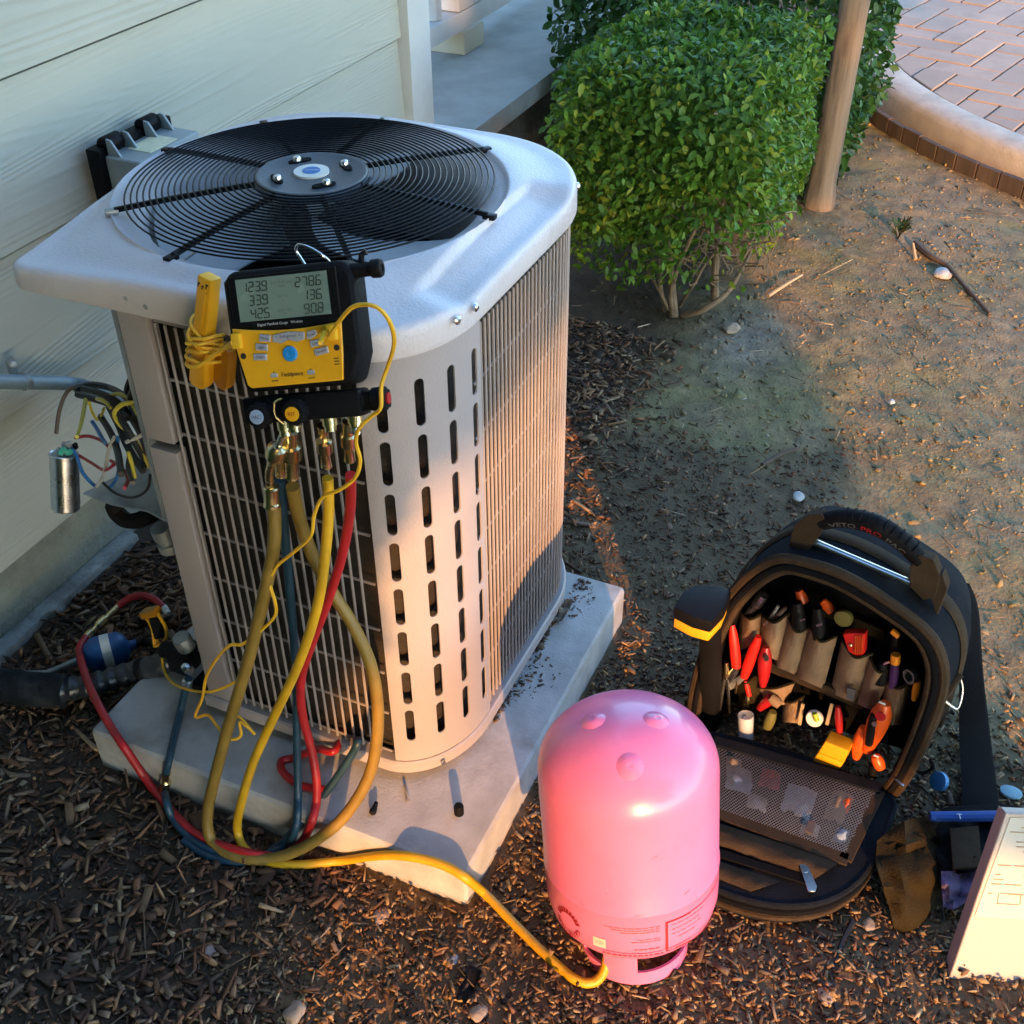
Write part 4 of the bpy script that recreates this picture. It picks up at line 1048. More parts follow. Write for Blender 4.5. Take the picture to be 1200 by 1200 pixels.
# blue hose straight down behind the loops
P = [X_(328, 562, .93), X_(335, 640, .94), X_(342, 720, .94), X_(347, 790, .93), X_(348, 870, .905), X_(349, 935, .875), X_(347, 968, .845), Z_(335, 990, .02), Z_(300, 1004, .0075), Z_(255, 1000, .0075), Z_(225, 984, .0075), Z_(203, 960, .010), Z_(194, 935, .03), X_(194, 918, .905)]
o, c = hose('dark blue hose dropping straight down from the manifold to the left end of the slab', P, .0062, 'blue_hose')
ferrule(o, X_(328, 540, .925), X_(330, 575, .93) - X_(328, 540, .925), [(.006, -.004), (.0066, .0), (.0066, .022), (.0074, .024)])
P = [X_(195, 905, .925), X_(203, 868, .94), X_(211, 835, .953), X_(217, 808, .963), X_(221, 795, .966)]
wh = clear(catmull(P, 6), .0064)
b = MB(); b.tube(wh, .0062, 10); part('whip', b, M['blue_hose'], o)
f0 = clear([X_(193, 924, .905)] * 3, .0095)[0]
ferrule(o, f0, wh[2] - f0, [(.005, -.006), (.0055, -.002), (.0088, .0), (.0088, .020), (.0072, .022), (.0058, .026), (.0058, .040), (.0072, .041)])
ferrule(o, X_(219, 803, .963), X_(222, 785, .967) - X_(219, 803, .963), [(.006, 0), (.0085, .003), (.0085, .012), (.006, .014)], 'steel')
# second dark blue hose out from under the unit
P = [Vector((1.05, .80, .0885)), Vector((1.00, .735, .0885)), X_(420, 868, .955), X_(412, 885, .94), X_(390, 918, .915), X_(365, 950, .885), X_(345, 973, .85), Z_(325, 992, .014), Z_(295, 1009, .008), Z_(250, 1006, .007), Z_(215, 985, .007)]
o, c = hose('dark blue hose emerging from beneath the grille and slanting over the slab edge', P, .0062, 'blue_hose')
# red hose
P = [X_(411, 556, .93), X_(410, 600, .935), X_(401, 650, .935), X_(384, 705, .93), X_(366, 752, .925), X_(353, 795, .92), X_(354, 835, .915), X_(364, 875, .91), X_(371, 915, .895), X_(369, 950, .875), X_(355, 985, .845), Z_(330, 1003, .010), Z_(285, 998, .020), Z_(240, 983, .012), Z_(212, 962, .012), Z_(180, 925, .012), Z_(150, 882, .05), Z_(124, 842, .092), Z_(104, 802, .088), Z_(93, 765, .065), Z_(97, 752, .055), Z_(105, 743, .05)]
o, c = hose('red hose trailing from the manifold along the mulch to the blue filter drier', P, .0066, 'red_hose')
ferrule(o, X_(408, 502, .918), X_(411, 560, .93) - X_(408, 502, .918), [(.0065, -.012), (.0072, .008), (.0095, .010), (.0098, .026), (.007, .028), (.0062, .030), (.0066, .050), (.0072, .052)])
b = MB(); b.tube([X_(411, 503, .91), X_(419, 507, .90)], [.0045, .0035], 8); b.ball(X_(416, 504, .902), .005, 10); part('core_stem', b, M['steel'], o)
fa_, fb_ = Z_(100, 748, .05), Z_(140, 709, .06); d_ = (fb_ - fa_).normalized(); L_ = (fb_ - fa_).length
ferrule(o, fa_, d_, [(.006, 0), (.0085, .004), (.0085, .016), (.0055, .02), (.0055, .028), (.009, .032), (.009, .052), (.006, .056), (.006, L_)])
P = [Z_(138, 711, .06), Z_(150, 702, .062), Z_(165, 698, .065), Z_(180, 702, .065), Z_(192, 712, .06)]
b = MB(); b.tube(catmull(P, 6), .0066, 10); part('tube', b, M['red_hose'], o)
ferrule(o, Z_(191, 711, .06), Z_(199, 721, .055) - Z_(191, 711, .06), [(.0068, 0), (.0068, .010), (.0055, .012), (.0055, .02)], 'white_plastic')
# red loop under the unit; its darker red puts the shade into the colour
P = [Vector((1.09, .80, .0885)), X_(395, 876, .965), X_(372, 878, .958), Z_(345, 888, .087), Z_(330, 892, .087), Z_(332, 905, .087), Z_(352, 920, .087), Z_(380, 925, .087)]
o, c = hose('red hose loop, darkened for shade, tucked on the slab under the base pan', P, .0062, 'dark_red')

# ---- manifold gauge
GU = Vector((.22501, -.95555, .19053)); GV = Vector((.38512, .26684, .88345)); GN = Vector((-.89501, -.12541, .42804))
GC = Vector((.92, .67878, .89097))
def G(u, v, n=0.0): return GC + GU * u + GV * v + GN * n
GX3 = Matrix((GU, GV, GN)).transposed()
mg = thing('manifold_gauge', 'yellow and black digital manifold gauge hung on the front of the unit', 'manifold gauge', tuple(G(0, -.1)))
b = MB()
# body: rounded slab, waisted towards the bottom
P = [(-.077, .055), (-.077, .0), (-.066, -.068), (.066, -.068), (.0775, -.035), (.0775, .05), (.070, .066), (-.068, .066)]
b.prism([G(u, v, -.040) for u, v in P], GN * .043); part('housing', b, M['black_rubber'], mg, bevel=.010, seg=3)
P = [(-.0685, .060), (.0605, .060), (.0605, .0035), (.0, -.0015), (-.0685, .0055)]
b = MB(); b.prism([G(u, v, .002) for u, v in P], GN * .0022); part('bezel', b, M['black_plastic'], mg, bevel=.001, seg=1)
b = MB(); b.prism([G(u, v, .0035) for u, v in ((-.0590, .0563), (.0498, .0563), (.0498, .0103), (-.0590, .0103))], GN * .0015); scr = part('screen', b, M['lcd'], mg)
# seven-segment figures
SEG = {'0': 'abcdef', '1': 'bc', '2': 'abged', '3': 'abgcd', '4': 'fgbc', '5': 'afgcd', '6': 'afgedc', '7': 'abc', '8': 'abcdefg', '9': 'abfgcd'}
def seven(b, txt, u0, v0, h, m_=0):
    wd = h * .5; t = h * .11; u = u0
    for ch in txt:
        if ch == '.':
            b.box(G(u - wd * .12, v0 - h / 2 + t / 2, .0054), (t * 1.2, t * 1.2, .0004), GX3); continue
        def q(s):
            cu, cv = {'a': (0, .5), 'g': (0, 0), 'd': (0, -.5), 'b': (.5, .25), 'c': (.5, -.25), 'f': (-.5, .25), 'e': (-.5, -.25)}[s]
            sl = cv * h * .10
            c = G(u + wd / 2 + cu * wd + sl, v0 + cv * h * .92, .0054)
            b.box(c, (wd * .82, t, .0004) if s in 'agd' else (t, h * .40, .0004), GX3)
        for s in SEG[ch]: q(s)
        u += wd * 1.5
for txt, u, v in (('123.9', -.0515, .0472), ('33.9', -.0445, .0325), ('42.5', -.0445, .0180), ('278.6', .0125, .0472), ('13.6', .0195, .0325), ('90.8', .0195, .0180)):
    b = MB(); seven(b, txt, u, v, .0108); part('reading', b, M['lcd_ink'], scr)
b = MB()
for v, t1 in ((.049, 'psig  R410A  psig'), (.0445, 'VSAT'), (.034, 'SH   SC'), (.0300, 'F'), (.019, 'SUCT  LIQ'), (.0150, 'F')): text_mb(b, t1, .0036, G(-.004, v, .0052), GU, GV, .0002)
part('small_marks', b, M['lcd_faint'], scr)
b = MB(); text_mb(b, 'Digital Manifold Gauge   Wireless', .0040, G(-.012, .0055, .0045), GU, GV, .0003); part('bezel_lettering', b, M['white_ink'], mg)
# yellow faceplate
top_ = [(-.0710 + .131 * k / 12, .0042 - .005 * math.sin(PI * k / 12) + (-.0026) * k / 12) for k in range(13)]
P = top_ + [(.0575, -.035), (.0542, -.0615), (-.0560, -.0628), (-.0605, -.059), (-.0695, -.015)]
b = MB(); b.prism([G(u, v, .001) for u, v in P], GN * .0042); face = part('faceplate', b, M['yellow_plastic'], mg, bevel=.001, seg=1)
def button(P, m, name='button', th=.003):
    b = MB(); b.prism([G(u, v, .0045) for u, v in P], GN * th); return part(name, b, M[m], mg, bevel=.0008, seg=1)
def rectb(u, v, w_, h_, a=0):
    ca, sa = math.cos(R_(a)), math.sin(R_(a)); return [(u + x * ca - y * sa, v + x * sa + y * ca) for x, y in ((-w_ / 2, -h_ / 2), (w_ / 2, -h_ / 2), (w_ / 2, h_ / 2), (-w_ / 2, h_ / 2))]
def labelled(P, txt, c, sz, a=0):
    bt = button(P, 'grey_button'); b = MB(); ca, sa = math.cos(R_(a)), math.sin(R_(a))
    text_mb(b, txt, sz, G(c[0], c[1], .0077), GU * ca + GV * sa, GV * ca - GU * sa, .0002); part('button_lettering', b, M['ink'], bt)
labelled([(-.0390, -.0120), (-.0255, -.0140), (-.0240, -.0065), (-.0370, -.0040)], 'Menu', (-.0315, -.0092), .0045, -6)
labelled([(-.0225, -.0142), (-.012, -.0165), (-.003, -.0128), (.006, -.0165), (.0155, -.0142), (.0165, -.0065), (-.0028, -.0045), (-.0215, -.0065)], '<  Refrigerant  >', (-.003, -.0092), .0045)
labelled([(.0180, -.0140), (.0230, -.0148), (.0315, -.0100), (.0290, -.0050), (.0195, -.0062)], 'Enter', (.0245, -.0098), .0042, 8)
labelled(rectb(-.0368, -.0187, .0145, .0075, -8), 'Light', (-.0368, -.0187), .0042, -8)
labelled(rectb(-.0400, -.0292, .0160, .0072, -4), 'Clear', (-.0400, -.0292), .0042, -4)
labelled(rectb(.0290, -.0192, .0150, .0070, 8), 'Units', (.0290, -.0192), .0040, 8)
labelled(rectb(.0335, -.0285, .0165, .0075, 10), 'Vacuum', (.0335, -.0285), .0040, 10)
b = MB(); b.lathe([(.0085, 0), (.0085, .003), (.0075, .0045), (.003, .0046), (.0024, .004), (.001, .004)], 24, G(-.0036, -.0285, .0045), GN); part('power_button', b, M['blue_button'], mg)
for u, v in ((-.0607, -.0266), (.0517, -.0262)):
    b = MB(); b.lathe([(.0034, 0), (.0034, .001)], 16, G(u, v, .0048), GN); part('jack', b, M['ink'], mg)
for u, v in ((-.0264, -.0505), (.018, -.0505)):
    b = MB(); b.prism([G(p[0], p[1], .0045) for p in rectb(u, v, .009, .0048)], GN * .002); part('valve_window', b, M['grey_button'], mg, bevel=.0012, seg=1)
b = MB()
for k in range(3): b.box(G(.0498, -.0375 - k * .0032, .0054), (.0062, .0011, .0004), GX3)
for u, v in ((-.0264, -.0565), (.018, -.0565)): b.box(G(u, v, .0054), (.008, .0009, .0004), GX3)
for u, v in ((-.0264, -.0468), (.018, -.0468)): b.box(G(u, v, .0054), (.0015, .0012, .0004), GX3)
text_mb(b, 'Fieldpiece', .0066, G(-.0046, -.0507, .0053), GU, GV, .0003)
text_mb(b, 'Fieldpiece', .0066, G(-.0043, -.0507, .0053), GU, GV, .0004)
part('face_lettering', b, M['ink'], face)
for u, v in ((-.0650, -.0095), (.0495, -.0095)):
    b = MB(); b.box(G(u, v, .008), (.011, .017, .008), GX3); part('probe_plug', b, M['yellow_cable'], mg, bevel=.002)
# hanging hook
b = MB(); P = [G(.020, .060, -.015), G(.013, .073, -.015), G(.010, .082, -.012), G(.016, .087, -.008), G(.030, .082, -.006), G(.042, .073, -.008), G(.046, .066, -.015), G(.047, .060, -.015)]
b.tube(catmull(P, 6), .0016, 8); part('hook', b, M['steel'], mg)
# sight / pressure knob on the right shoulder
b = MB(); b.lathe([(.0085, 0), (.0085, .008), (.0078, .010), (.0078, .022), (.010, .024), (.0105, .032), (.009, .035), (.0045, .0355), (.004, .034), (.001, .034)], 18, G(.072, .0535, -.012), GU); part('side_knob', b, M['black_plastic'], mg)
b = MB(); b.tube([G(.082, .056, -.014), G(.084, .070, -.016), G(.090, .072, -.016)], .0035, 8); part('vent_stub', b, M['black_metal'], mg)
# valve block with knobs
b = MB(); b.box(G(-.004, -.0885, -.020), (.142, .030, .034), GX3); part('valve_block', b, M['black_plastic'], mg, bevel=.004, seg=2)
b = MB(); b.box(G(.068, -.0875, -.022), (.050, .022, .026), GX3); part('valve_block_end', b, M['black_plastic'], mg, bevel=.004)
def knob(u, v, m, tilt):
    d = (GN + GV * tilt).normalized(); c = G(u, v, -.004)
    b = MB(); pr = [(.0105, 0), (.0105, .006), (.0135, .009), (.0140, .020), (.0125, .023), (.0095, .0235)]
    b.lathe(pr, 20, c, d); k = part('valve_knob', b, M['black_rubber'], mg)
    for j in range(10):
        a = 2 * PI * j / 10; x_, y_, _ = frame(d); b = MB(); b.tube([c + d * .010 + (x_ * math.cos(a) + y_ * math.sin(a)) * .0135, c + d * .0205 + (x_ * math.cos(a) + y_ * math.sin(a)) * .0137], .0017, 5); part('knob_rib', b, M['black_rubber'], k)
    b = MB(); b.lathe([(.0082, .0225), (.0082, .0245), (.001, .0248)], 20, c, d); part('knob_disc', b, M[m], k)
    return c + d * .0252, d
M['disc_lilac'] = mat('disc_lilac', (.30, .40, .56), .45, 0, .04)
for u, v, m_, txt, ty in ((-.0470, -.0910, 'disc_lilac', 'VAC', 'ink'), (-.0040, -.0905, 'yellow_plastic', 'REF', 'dark_red')):
    p_, d_ = knob(u, v, m_, -.12)
    b = MB(); text_mb(b, txt, .0058, p_, GU, (GV + GN * .12).normalized(), .0003); part('knob_lettering', b, M[ty], mg)
b = MB(); b.lathe([(.0118, 0), (.0118, .010), (.0095, .012), (.0095, .018), (.013, .020), (.0135, .034), (.011, .036), (.001, .0365)], 18, G(.058, -.0865, -.018), GU); part('end_knob', b, M['black_rubber'], mg)
b = MB(); b.lathe([(.0065, 0), (.0065, .002), (.001, .0022)], 14, G(.0945, -.0865, -.018), GU); part('end_knob_disc', b, M['dark_red'], mg)
P = [G(-.019, -.104, .012), G(-.026, -.094, .016), G(-.024, -.080, .017), G(-.015, -.076, .017)]
b = MB(); b.tube(catmull(P, 6), .0014, 6); part('knob_clip', b, M['brass'], mg)
b = MB(); b.lathe([(.0030, 0), (.0030, .002)], 10, G(-.066, -.0915, -.003), GN); part('plug_screw', b, M['galv'], mg)
for u, l in ((-.034, .018), (-.022, .014), (.0218, .016), (.0526, .014)):
    b = MB(); b.lathe([(.0085, 0), (.0085, l * .6), (.007, l * .62), (.007, l)], 12, G(u, -.103, -.019), -GV); part('hose_port', b, M['brass'], mg)

# ---- yellow clamp with its wound cable, left of the gauge
cl = thing('clamp_probe', 'yellow pipe clamp probe wound with its cable left of the gauge', 'clamp probe', tuple(onX(240, 450, .955)))
def T(u, v, n=0.0): return CO + CU * u + CV * v + CN * n
CO = onX(238, 388, .935); CU = (onX(258, 386, .935) - onX(222, 388, .940)).normalized(); CV = (onX(247, 322, .944) - onX(239, 452, .925)); Lc = CV.length; CV = CV.normalized()
CU = (CU - CV * CU.dot(CV)).normalized(); CN = CU.cross(CV)
if CN.x > 0: CN = -CN
h = Lc / 2
P = [(-.0105, -h * .92), (-.006, -h), (.010, -h), (.0145, -h * .90), (.0125, .0), (.0155, h), (-.0055, h)]
b = MB(); b.prism([T(u, v, -.009) for u, v in P], CN * .018); part('jaw', b, M['yellow_plastic'], cl, bevel=.003, seg=2)
b = MB(); b.prism([T(u, v, .0092) for u, v in ((.0065, h * .8), (.0105, h * .8), (.0065, h * .15), (.0025, h * .15))], CN * .0012); part('jaw_rib', b, M['yellow_plastic'], cl)
b = MB(); b.prism([T(u, v, -.022) for u, v in ((.013, -.012), (.036, -.014), (.036, -h * .85), (.031, -h * .95), (.020, -h * .95), (.014, -h * .82))], CN * .016); part('second_jaw', b, M['amber_plastic'], cl, bevel=.003)
b = MB(); b.tube([T(-.0085, h * .86, -.002), T(-.0085, h * .62, -.002)], .0035, 8); part('jaw_pad', b, M['black_rubber'], cl)
b = MB()
for u, v, s_ in ((-.0015, h * .87, 1), (.0045, h * .85, 1), (.0105, h * .90, 1.2), (.0095, h * .76, 1.1)):
    b.box(T(u, v, .0094), (.0028 * s_, .0016, .0006), Matrix((CU, CV, CN)).transposed()); b.box(T(u - .001, v - .002, .0094), (.0012, .005 * s_, .0006), Matrix((CU, CV, CN)).transposed())
part('jaw_marks', b, M['ink'], cl)
turns = [(-.017, .012, .022, -.008), (-.018, -.007, .023, -.013), (-.019, -.014, .024, .005), (-.019, -.003, .023, -.020), (-.018, -.028, .022, -.014), (-.018, -.034, .024, -.030), (-.017, -.018, .022, -.002)]
for k, (ua, va, ub, vb) in enumerate(turns):
    P = [T(ua + .003, va, -.012), T(ua, va, 0), T(ua * .5, va * .8 + vb * .2, .0115 + .0009 * k), T((ua + ub) / 2, (va + vb) / 2, .0125 + .0009 * k), T(ub * .6, va * .25 + vb * .75, .0115 + .0009 * k), T(ub, vb, 0), T(ub - .003, vb - .004, -.012), T((ua + ub) / 2, (va + vb) / 2 - .006, -.0145)]
    b = MB(); b.tube(catmull(P, 5, True), .0021, 6, closed=True); part('cable_turn', b, M['yellow_cable'], cl)
P = [T(-.017, -.046, .004), T(-.006, -.042, .017), T(.012, -.036, .019), onX(262, 409, .915), onX(272, 403, .9), G(-.0655, -.0115, .009)]
b = MB(); b.tube(catmull(P, 6), .0024, 8); part('cable', b, M['yellow_cable'], cl)
b = MB(); b.tube([onX(264, 408, .91), onX(274, 402, .897), G(-.066, -.0105, .009)], [.003, .0045, .0055], 8); part('strain_relief', b, M['yellow_cable'], cl)

# ---- second probe: cable from the gauge down to the clamp on the pipe
pc_ = thing('pipe_clamp_probe', 'orange-yellow clamp probe on the pipe, its thin cable running up to the gauge', 'clamp probe', tuple(onX(203, 745, 1.02)))
P = [G(.0495, -.0095, .009), onX(386, 393, .89), onX(408, 364, .885), onX(425, 357, .885), onX(443, 361, .885), onX(457, 378, .89), onX(462, 402, .9), onX(455, 428, .91), onX(447, 452, .905), onX(446, 478, .90), onX(435, 488, .90), onX(421, 502, .895), onX(417, 518, .90), onX(422, 540, .905), onX(416, 560, .905), onX(398, 574, .9), onX(378, 583, .897), onX(368, 604, .895), onX(364, 628, .895), onX(343, 648, .897), onX(325, 663, .897), onX(316, 682, .895), onX(322, 704, .893), onX(322, 722, .892), onX(303, 741, .885), onX(284, 755, .88), onX(270, 756, .88), onX(254, 772, .885), onX(242, 793, .89), onX(237, 818, .895), onX(229, 840, .9), onX(244, 838, .895), onX(256, 853, .885), onX(270, 866, .872), onX(282, 862, .88), onX(281, 846, .89), onX(290, 852, .89), onX(298, 860, .9)]
b = MB(); b.tube(catmull(P, 6), .0024, 6); part('cable', b, M['yellow_cable'], pc_)
P = [onX(298, 860, .9), onX(280, 840, .9), onX(266, 843, .885), onX(262, 852, .88), onX(268, 866, .87)]
b = MB(); b.tube(catmull(P, 6), .0024, 6); part('cable', b, M['yellow_cable'], pc_)
b = MB(); b.tube([onX(375, 402, .88), G(.041, -.0100, .009), G(.049, -.0095, .009)], [.0024, .0042, .0055], 8); part('strain_relief', b, M['yellow_cable'], pc_)
P = [onX(276, 799, .93), onX(262, 806, .92), onX(242, 811, .91), onX(220, 808, .93), onX(202, 800, .95), onX(192, 785, .98), onX(189, 766, 1.0), onX(183, 745, 1.02)]
b = MB(); b.tube(catmull(P, 6), .0024, 6); part('cable', b, M['yellow_cable'], pc_)
k0, k1 = onX(175, 722, 1.03), onX(186, 754, 1.02)
b = MB(); b.bar(onX(168, 719, 1.03), onX(184, 716, 1.03), .02, .012); part('jaw', b, M['amber_plastic'], pc_, bevel=.003)
for P in ([onX(170, 722, 1.03), onX(178, 735, 1.02), onX(181, 755, 1.01)], [onX(184, 718, 1.03), onX(195, 738, 1.02), onX(192, 753, 1.01), onX(181, 757, 1.01)]):
    b = MB(); b.tube(catmull(P, 6), .003, 8); part('jaw_arm', b, M['yellow_plastic'], pc_)
b = MB(); b.bar(onX(180, 724, 1.025), onX(187, 748, 1.01), .016, .010); part('jaw_pad', b, M['black_rubber'], pc_, bevel=.003)

# ---- pink refrigerant cylinder standing on its handle
TB = Vector((.912, .226, .0)); TA = (Vector((.964, .272, .30)) - Vector((.915, .228, 0))).normalized()
tk = thing('refrigerant_cylinder', 'pink refrigerant cylinder standing upside down on its handle collar', 'gas cylinder', tuple(TB))
RT = .1195
t1 = Vector((-.96, -.27, 0)); t1 = (t1 - TA * t1.dot(TA)).normalized()          # towards the camera
t2 = TA.cross(t1)                                                          # towards the photo's right
if t2.y > 0: t2 = -t2
def TT(a, z_, r=RT):
    """a: degrees round the axis from the side facing the camera, clockwise to the photo's right"""
    return TB + TA * z_ + (t1 * math.cos(R_(a)) + t2 * math.sin(R_(a))) * r
prof = [(.001, .060), (.06, .062), (.088, .067), (.104, .076), (.114, .090), (.1185, .108), (RT, .125)]
prof += [(RT, .162), (RT + .0012, .1645), (RT + .0012, .168), (RT, .1705), (RT, .315)]
for k in range(1, 15):
    a = PI / 2 * k / 14; prof.append((max(.0005, RT * math.cos(a) ** .92), .315 + .085 * math.sin(a)))
b = MB(); b.lathe(prof, 72, TB, TA)
# three moulded feet on the dome
body = part('shell', b, M['pink_tank'], tk, ang=50)
for px, py in ((694, 846), (770, 846), (738, 888)):
    q = onP(px, py, TB + TA * .392, TA); rr = ((q - TB) - TA * (q - TB).dot(TA)); r_ = rr.length; rd = rr.normalized()
    ca_ = min(1.0, (r_ / RT) ** (1 / .92)); aa_ = math.acos(ca_)
    c = TB + TA * (.315 + .085 * math.sin(aa_)) + rd * r_
    nn = (rd * .085 * ca_ + TA * (.92 * RT * math.sin(aa_))).normalized()
    b = MB(); b.lathe([(.0195, -.0024), (.0165, -.0008), (.0130, .0008), (.0095, .0022), (.0060, .0031), (.0035, .0034), (.0025, .0031), (.001, .0030)], 26, c, nn); part('foot_boss', b, M['pink_tank'], tk, ang=60)
for a0, z0, l_, h_ in ((-52, .235, 5, .0012), (18, .262, 4, .001), (-12, .205, 3, .0009), (38, .185, 6, .0011), (5, .168, 9, .0008), (-30, .172, 5, .0009)):
    b = MB(); n_ = 6
    vs = [TT(a0 + l_ * k / n_, z0 + .004 * k / n_ * (1 if a0 > 0 else -1) + s_ * h_ * math.sin(PI * (k + .3) / (n_ + .6)), RT + .0005 + (.0012 if .162 < z0 < .171 else 0)) for s_ in (0, 1) for k in range(n_ + 1)]
    b.add(vs, [(k, k + 1, n_ + 2 + k, n_ + 1 + k) for k in range(n_)]); part('scuff', b, M['pale_ink'], tk)
# collar handle with two openings
b = MB(); rc = .077
def collar(a0, a1, z0, z1, n=14):
    P = [R_(a0 + (a1 - a0) * k / n) for k in range(n + 1)]; vs = []
    for r_ in (rc, rc - .004):
        for z_ in (z0, z1):
            for a in P: vs.append(TB + TA * z_ + (t1 * math.cos(a) + t2 * math.sin(a)) * r_)
    m_ = n + 1; fs = []
    for i in range(n):
        fs += [(i, i + 1, m_ + i + 1, m_ + i), (2 * m_ + i, 2 * m_ + i + 1, 3 * m_ + i + 1, 3 * m_ + i), (m_ + i, m_ + i + 1, 3 * m_ + i + 1, 3 * m_ + i), (i, i + 1, 2 * m_ + i + 1, 2 * m_ + i)]
    fs += [(0, m_, 3 * m_, 2 * m_), (n, m_ + n, 3 * m_ + n, 2 * m_ + n)]
    b.add(vs, fs)
collar(-70, 110, -.002, .020, 30); collar(-28, 8, .02, .072, 6); collar(85, 110, .02, .072, 5); collar(-70, -60, .02, .072, 3)
collar(170, 260, -.002, .072, 14)
part('collar', b, M['pink_tank'], tk, ang=40)
b = MB(); b.lathe([(.017, .0), (.017, .05), (.022, .055), (.022, .064)], 16, TB + t1 * .0 - t2 * .02, TA); part('valve', b, M['brass'], tk)
# print on the shell, upside down because the cylinder is
def wrap(a0, z0): return lambda x, y: TT(a0 - math.degrees(x / RT), z0 - y, RT + .0006)
b = MB()
for k, ch in enumerate('GENETRON'):
    ph = R_(-70 + 20 * k)                       # round the emblem
    for dx_ in (0, .0007):
        text_mb(b, ch, .0105, None, None, None, fn=lambda x, y, ph=ph: (lambda X, Y: TT(-41 - math.degrees(X / RT), .121 - Y, RT + .0006))((x + dx_) * math.cos(ph) + (y + .019) * math.sin(ph), -(x + dx_) * math.sin(ph) + (y + .019) * math.cos(ph)))
for k in range(9):
    ph = R_(112 + 17 * k)
    c_, s_ = math.cos(ph), math.sin(ph)
    P = [(x * c_ + (y + .019) * s_, -x * s_ + (y + .019) * c_) for x, y in ((-.0022, -.004), (.0022, -.004), (.0022, .004), (-.0022, .004))]
    b.add([TT(-41 - math.degrees(X / RT), .121 - Y, RT + .0006) for X, Y in P], [(0, 1, 2, 3)])
part('emblem', b, M['red_ink'], tk)
def patch(b, a0, a1, z0, z1, lift=.0006, n=8):
    n = max(1, int(abs(a1 - a0) / 4))
    vs = [TT(a0 + (a1 - a0) * k / n, z_, RT + lift) for z_ in (z0, z1) for k in range(n + 1)]
    b.add(vs, [(k, k + 1, n + 2 + k, n + 1 + k) for k in range(n)])
b = MB(); random.seed(3)
for a0, a1, z_, h_ in ((-13, 22, .146, .0014), (-9, 22, .142, .0014), (-3, 22, .138, .0014), (8, 22, .126, .0012), (4, 22, .122, .0012), (6, 22, .108, .0016), (30, 56, .142, .0011), (30, 52, .134, .0011), (30, 54, .126, .0011), (34, 48, .118, .0011)):
    a = a0
    while a < a1:
        l = random.uniform(1.2, 4.5); patch(b, a, min(a1, a + l), z_, z_ + h_); a += l + random.uniform(.5, .9)
part('fine_print', b, M['pale_ink'], tk)
b = MB(); a = -15
while a < 24:
    l = random.uniform(1.5, 4); patch(b, a, min(24, a + l), .098, .1005); a += l + .8
patch(b, 25.5, 27.2, .099, .151)
patch(b, 27.2, 44, .1485, .151); patch(b, 44, 86, .1500, .151); patch(b, 27.2, 32, .099, .1004); patch(b, 32, 44, .099, .1014); patch(b, 44, 80, .099, .1002)
part('box_print', b, M['red_ink'], tk)
b = MB(); patch(b, -21, -12.5, .106, .122, .0006); part('sticker', b, M['sheet_paper'], tk)
b = MB()
P = [( -16.8 + 2.6 * math.cos(q), .1145 + .0022 * math.sin(q)) for q in np.linspace(0, 2 * PI, 16, endpoint=False)]
Pi = [( -16.8 + 2.2 * math.cos(q), .1145 + .0016 * math.sin(q)) for q in np.linspace(0, 2 * PI, 16, endpoint=False)]
b.add([TT(a, z_, RT + .0011) for a, z_ in P + Pi], [(k, (k + 1) % 16, 16 + (k + 1) % 16, 16 + k) for k in range(16)])
part('sticker_mark', b, M['sheet_ink'], tk)

# ---- small things on the slab
b = MB(); b.lathe([(.0075, 0), (.0075, .016), (.006, .019), (.001, .0195)], 14, onZ(538, 953, PADZ)); solo('rubber_cap', b, M['black_rubber'], 'small black rubber cap standing on the sunlit slab corner', 'cap')
b = MB(); b.tube([onZ(478, 938, PADZ + .003), onZ(474, 920, PADZ + .003)], [.0035, .0022], 8); solo('valve_pin', b, M['steel'], 'tiny bright metal pin lying on the slab left of the black cap', 'pin')
b = MB(); b.tube([onZ(438, 950, PADZ + .004), onZ(441, 940, PADZ + .006)], [.0048, .003], 8); b.ball(onZ(437, 951, PADZ + .005), .006, 8); solo('screw_stub', b, M['black_metal'], 'dark metal stub in the shadow stripe on the slab', 'screw')
def crumple(name, label, c, r, m, cat, seed, flat=.35):
    b = MB(); n = 9; vs = []; fs = []
    for i in range(n):
        for j in range(n):
            u, v = i / (n - 1) - .5, j / (n - 1) - .5
            k = noise.noise(Vector((u * 5 + seed, v * 5, seed))); wv = math.sin(u * 9 + seed) * .12
            sh = (1 - abs(v) ** 1.5 * 1.6) * (1 - .35 * abs(u))
            vs.append(Vector(c) + Vector((u * 2 * r * (1 + .3 * k), v * 2 * r * sh * (.8 + .3 * k), r * (flat + .9 * flat * k + wv + .5 * (u * u + v * v)))))
    fs = [(i * n + j, i * n + j + 1, (i + 1) * n + j + 1, (i + 1) * n + j) for i in range(n - 1) for j in range(n - 1)]
    m0 = len(vs); b.add(vs + [v - Vector((0, 0, .0015)) for v in vs], fs + [tuple(m0 + q for q in f[::-1]) for f in fs])
    return solo(name, b, M[m], label, cat)
M['dry_leaf'] = mat('dry_leaf', (.17, .13, .09), .8, 0, .35, 40, .001, 150)
crumple('dry_leaf', 'curled grey-brown dead leaf on the slab beside the grille', onZ(660, 722, PADZ + .004), .024, 'dry_leaf', 'leaf', 2.3, .5)
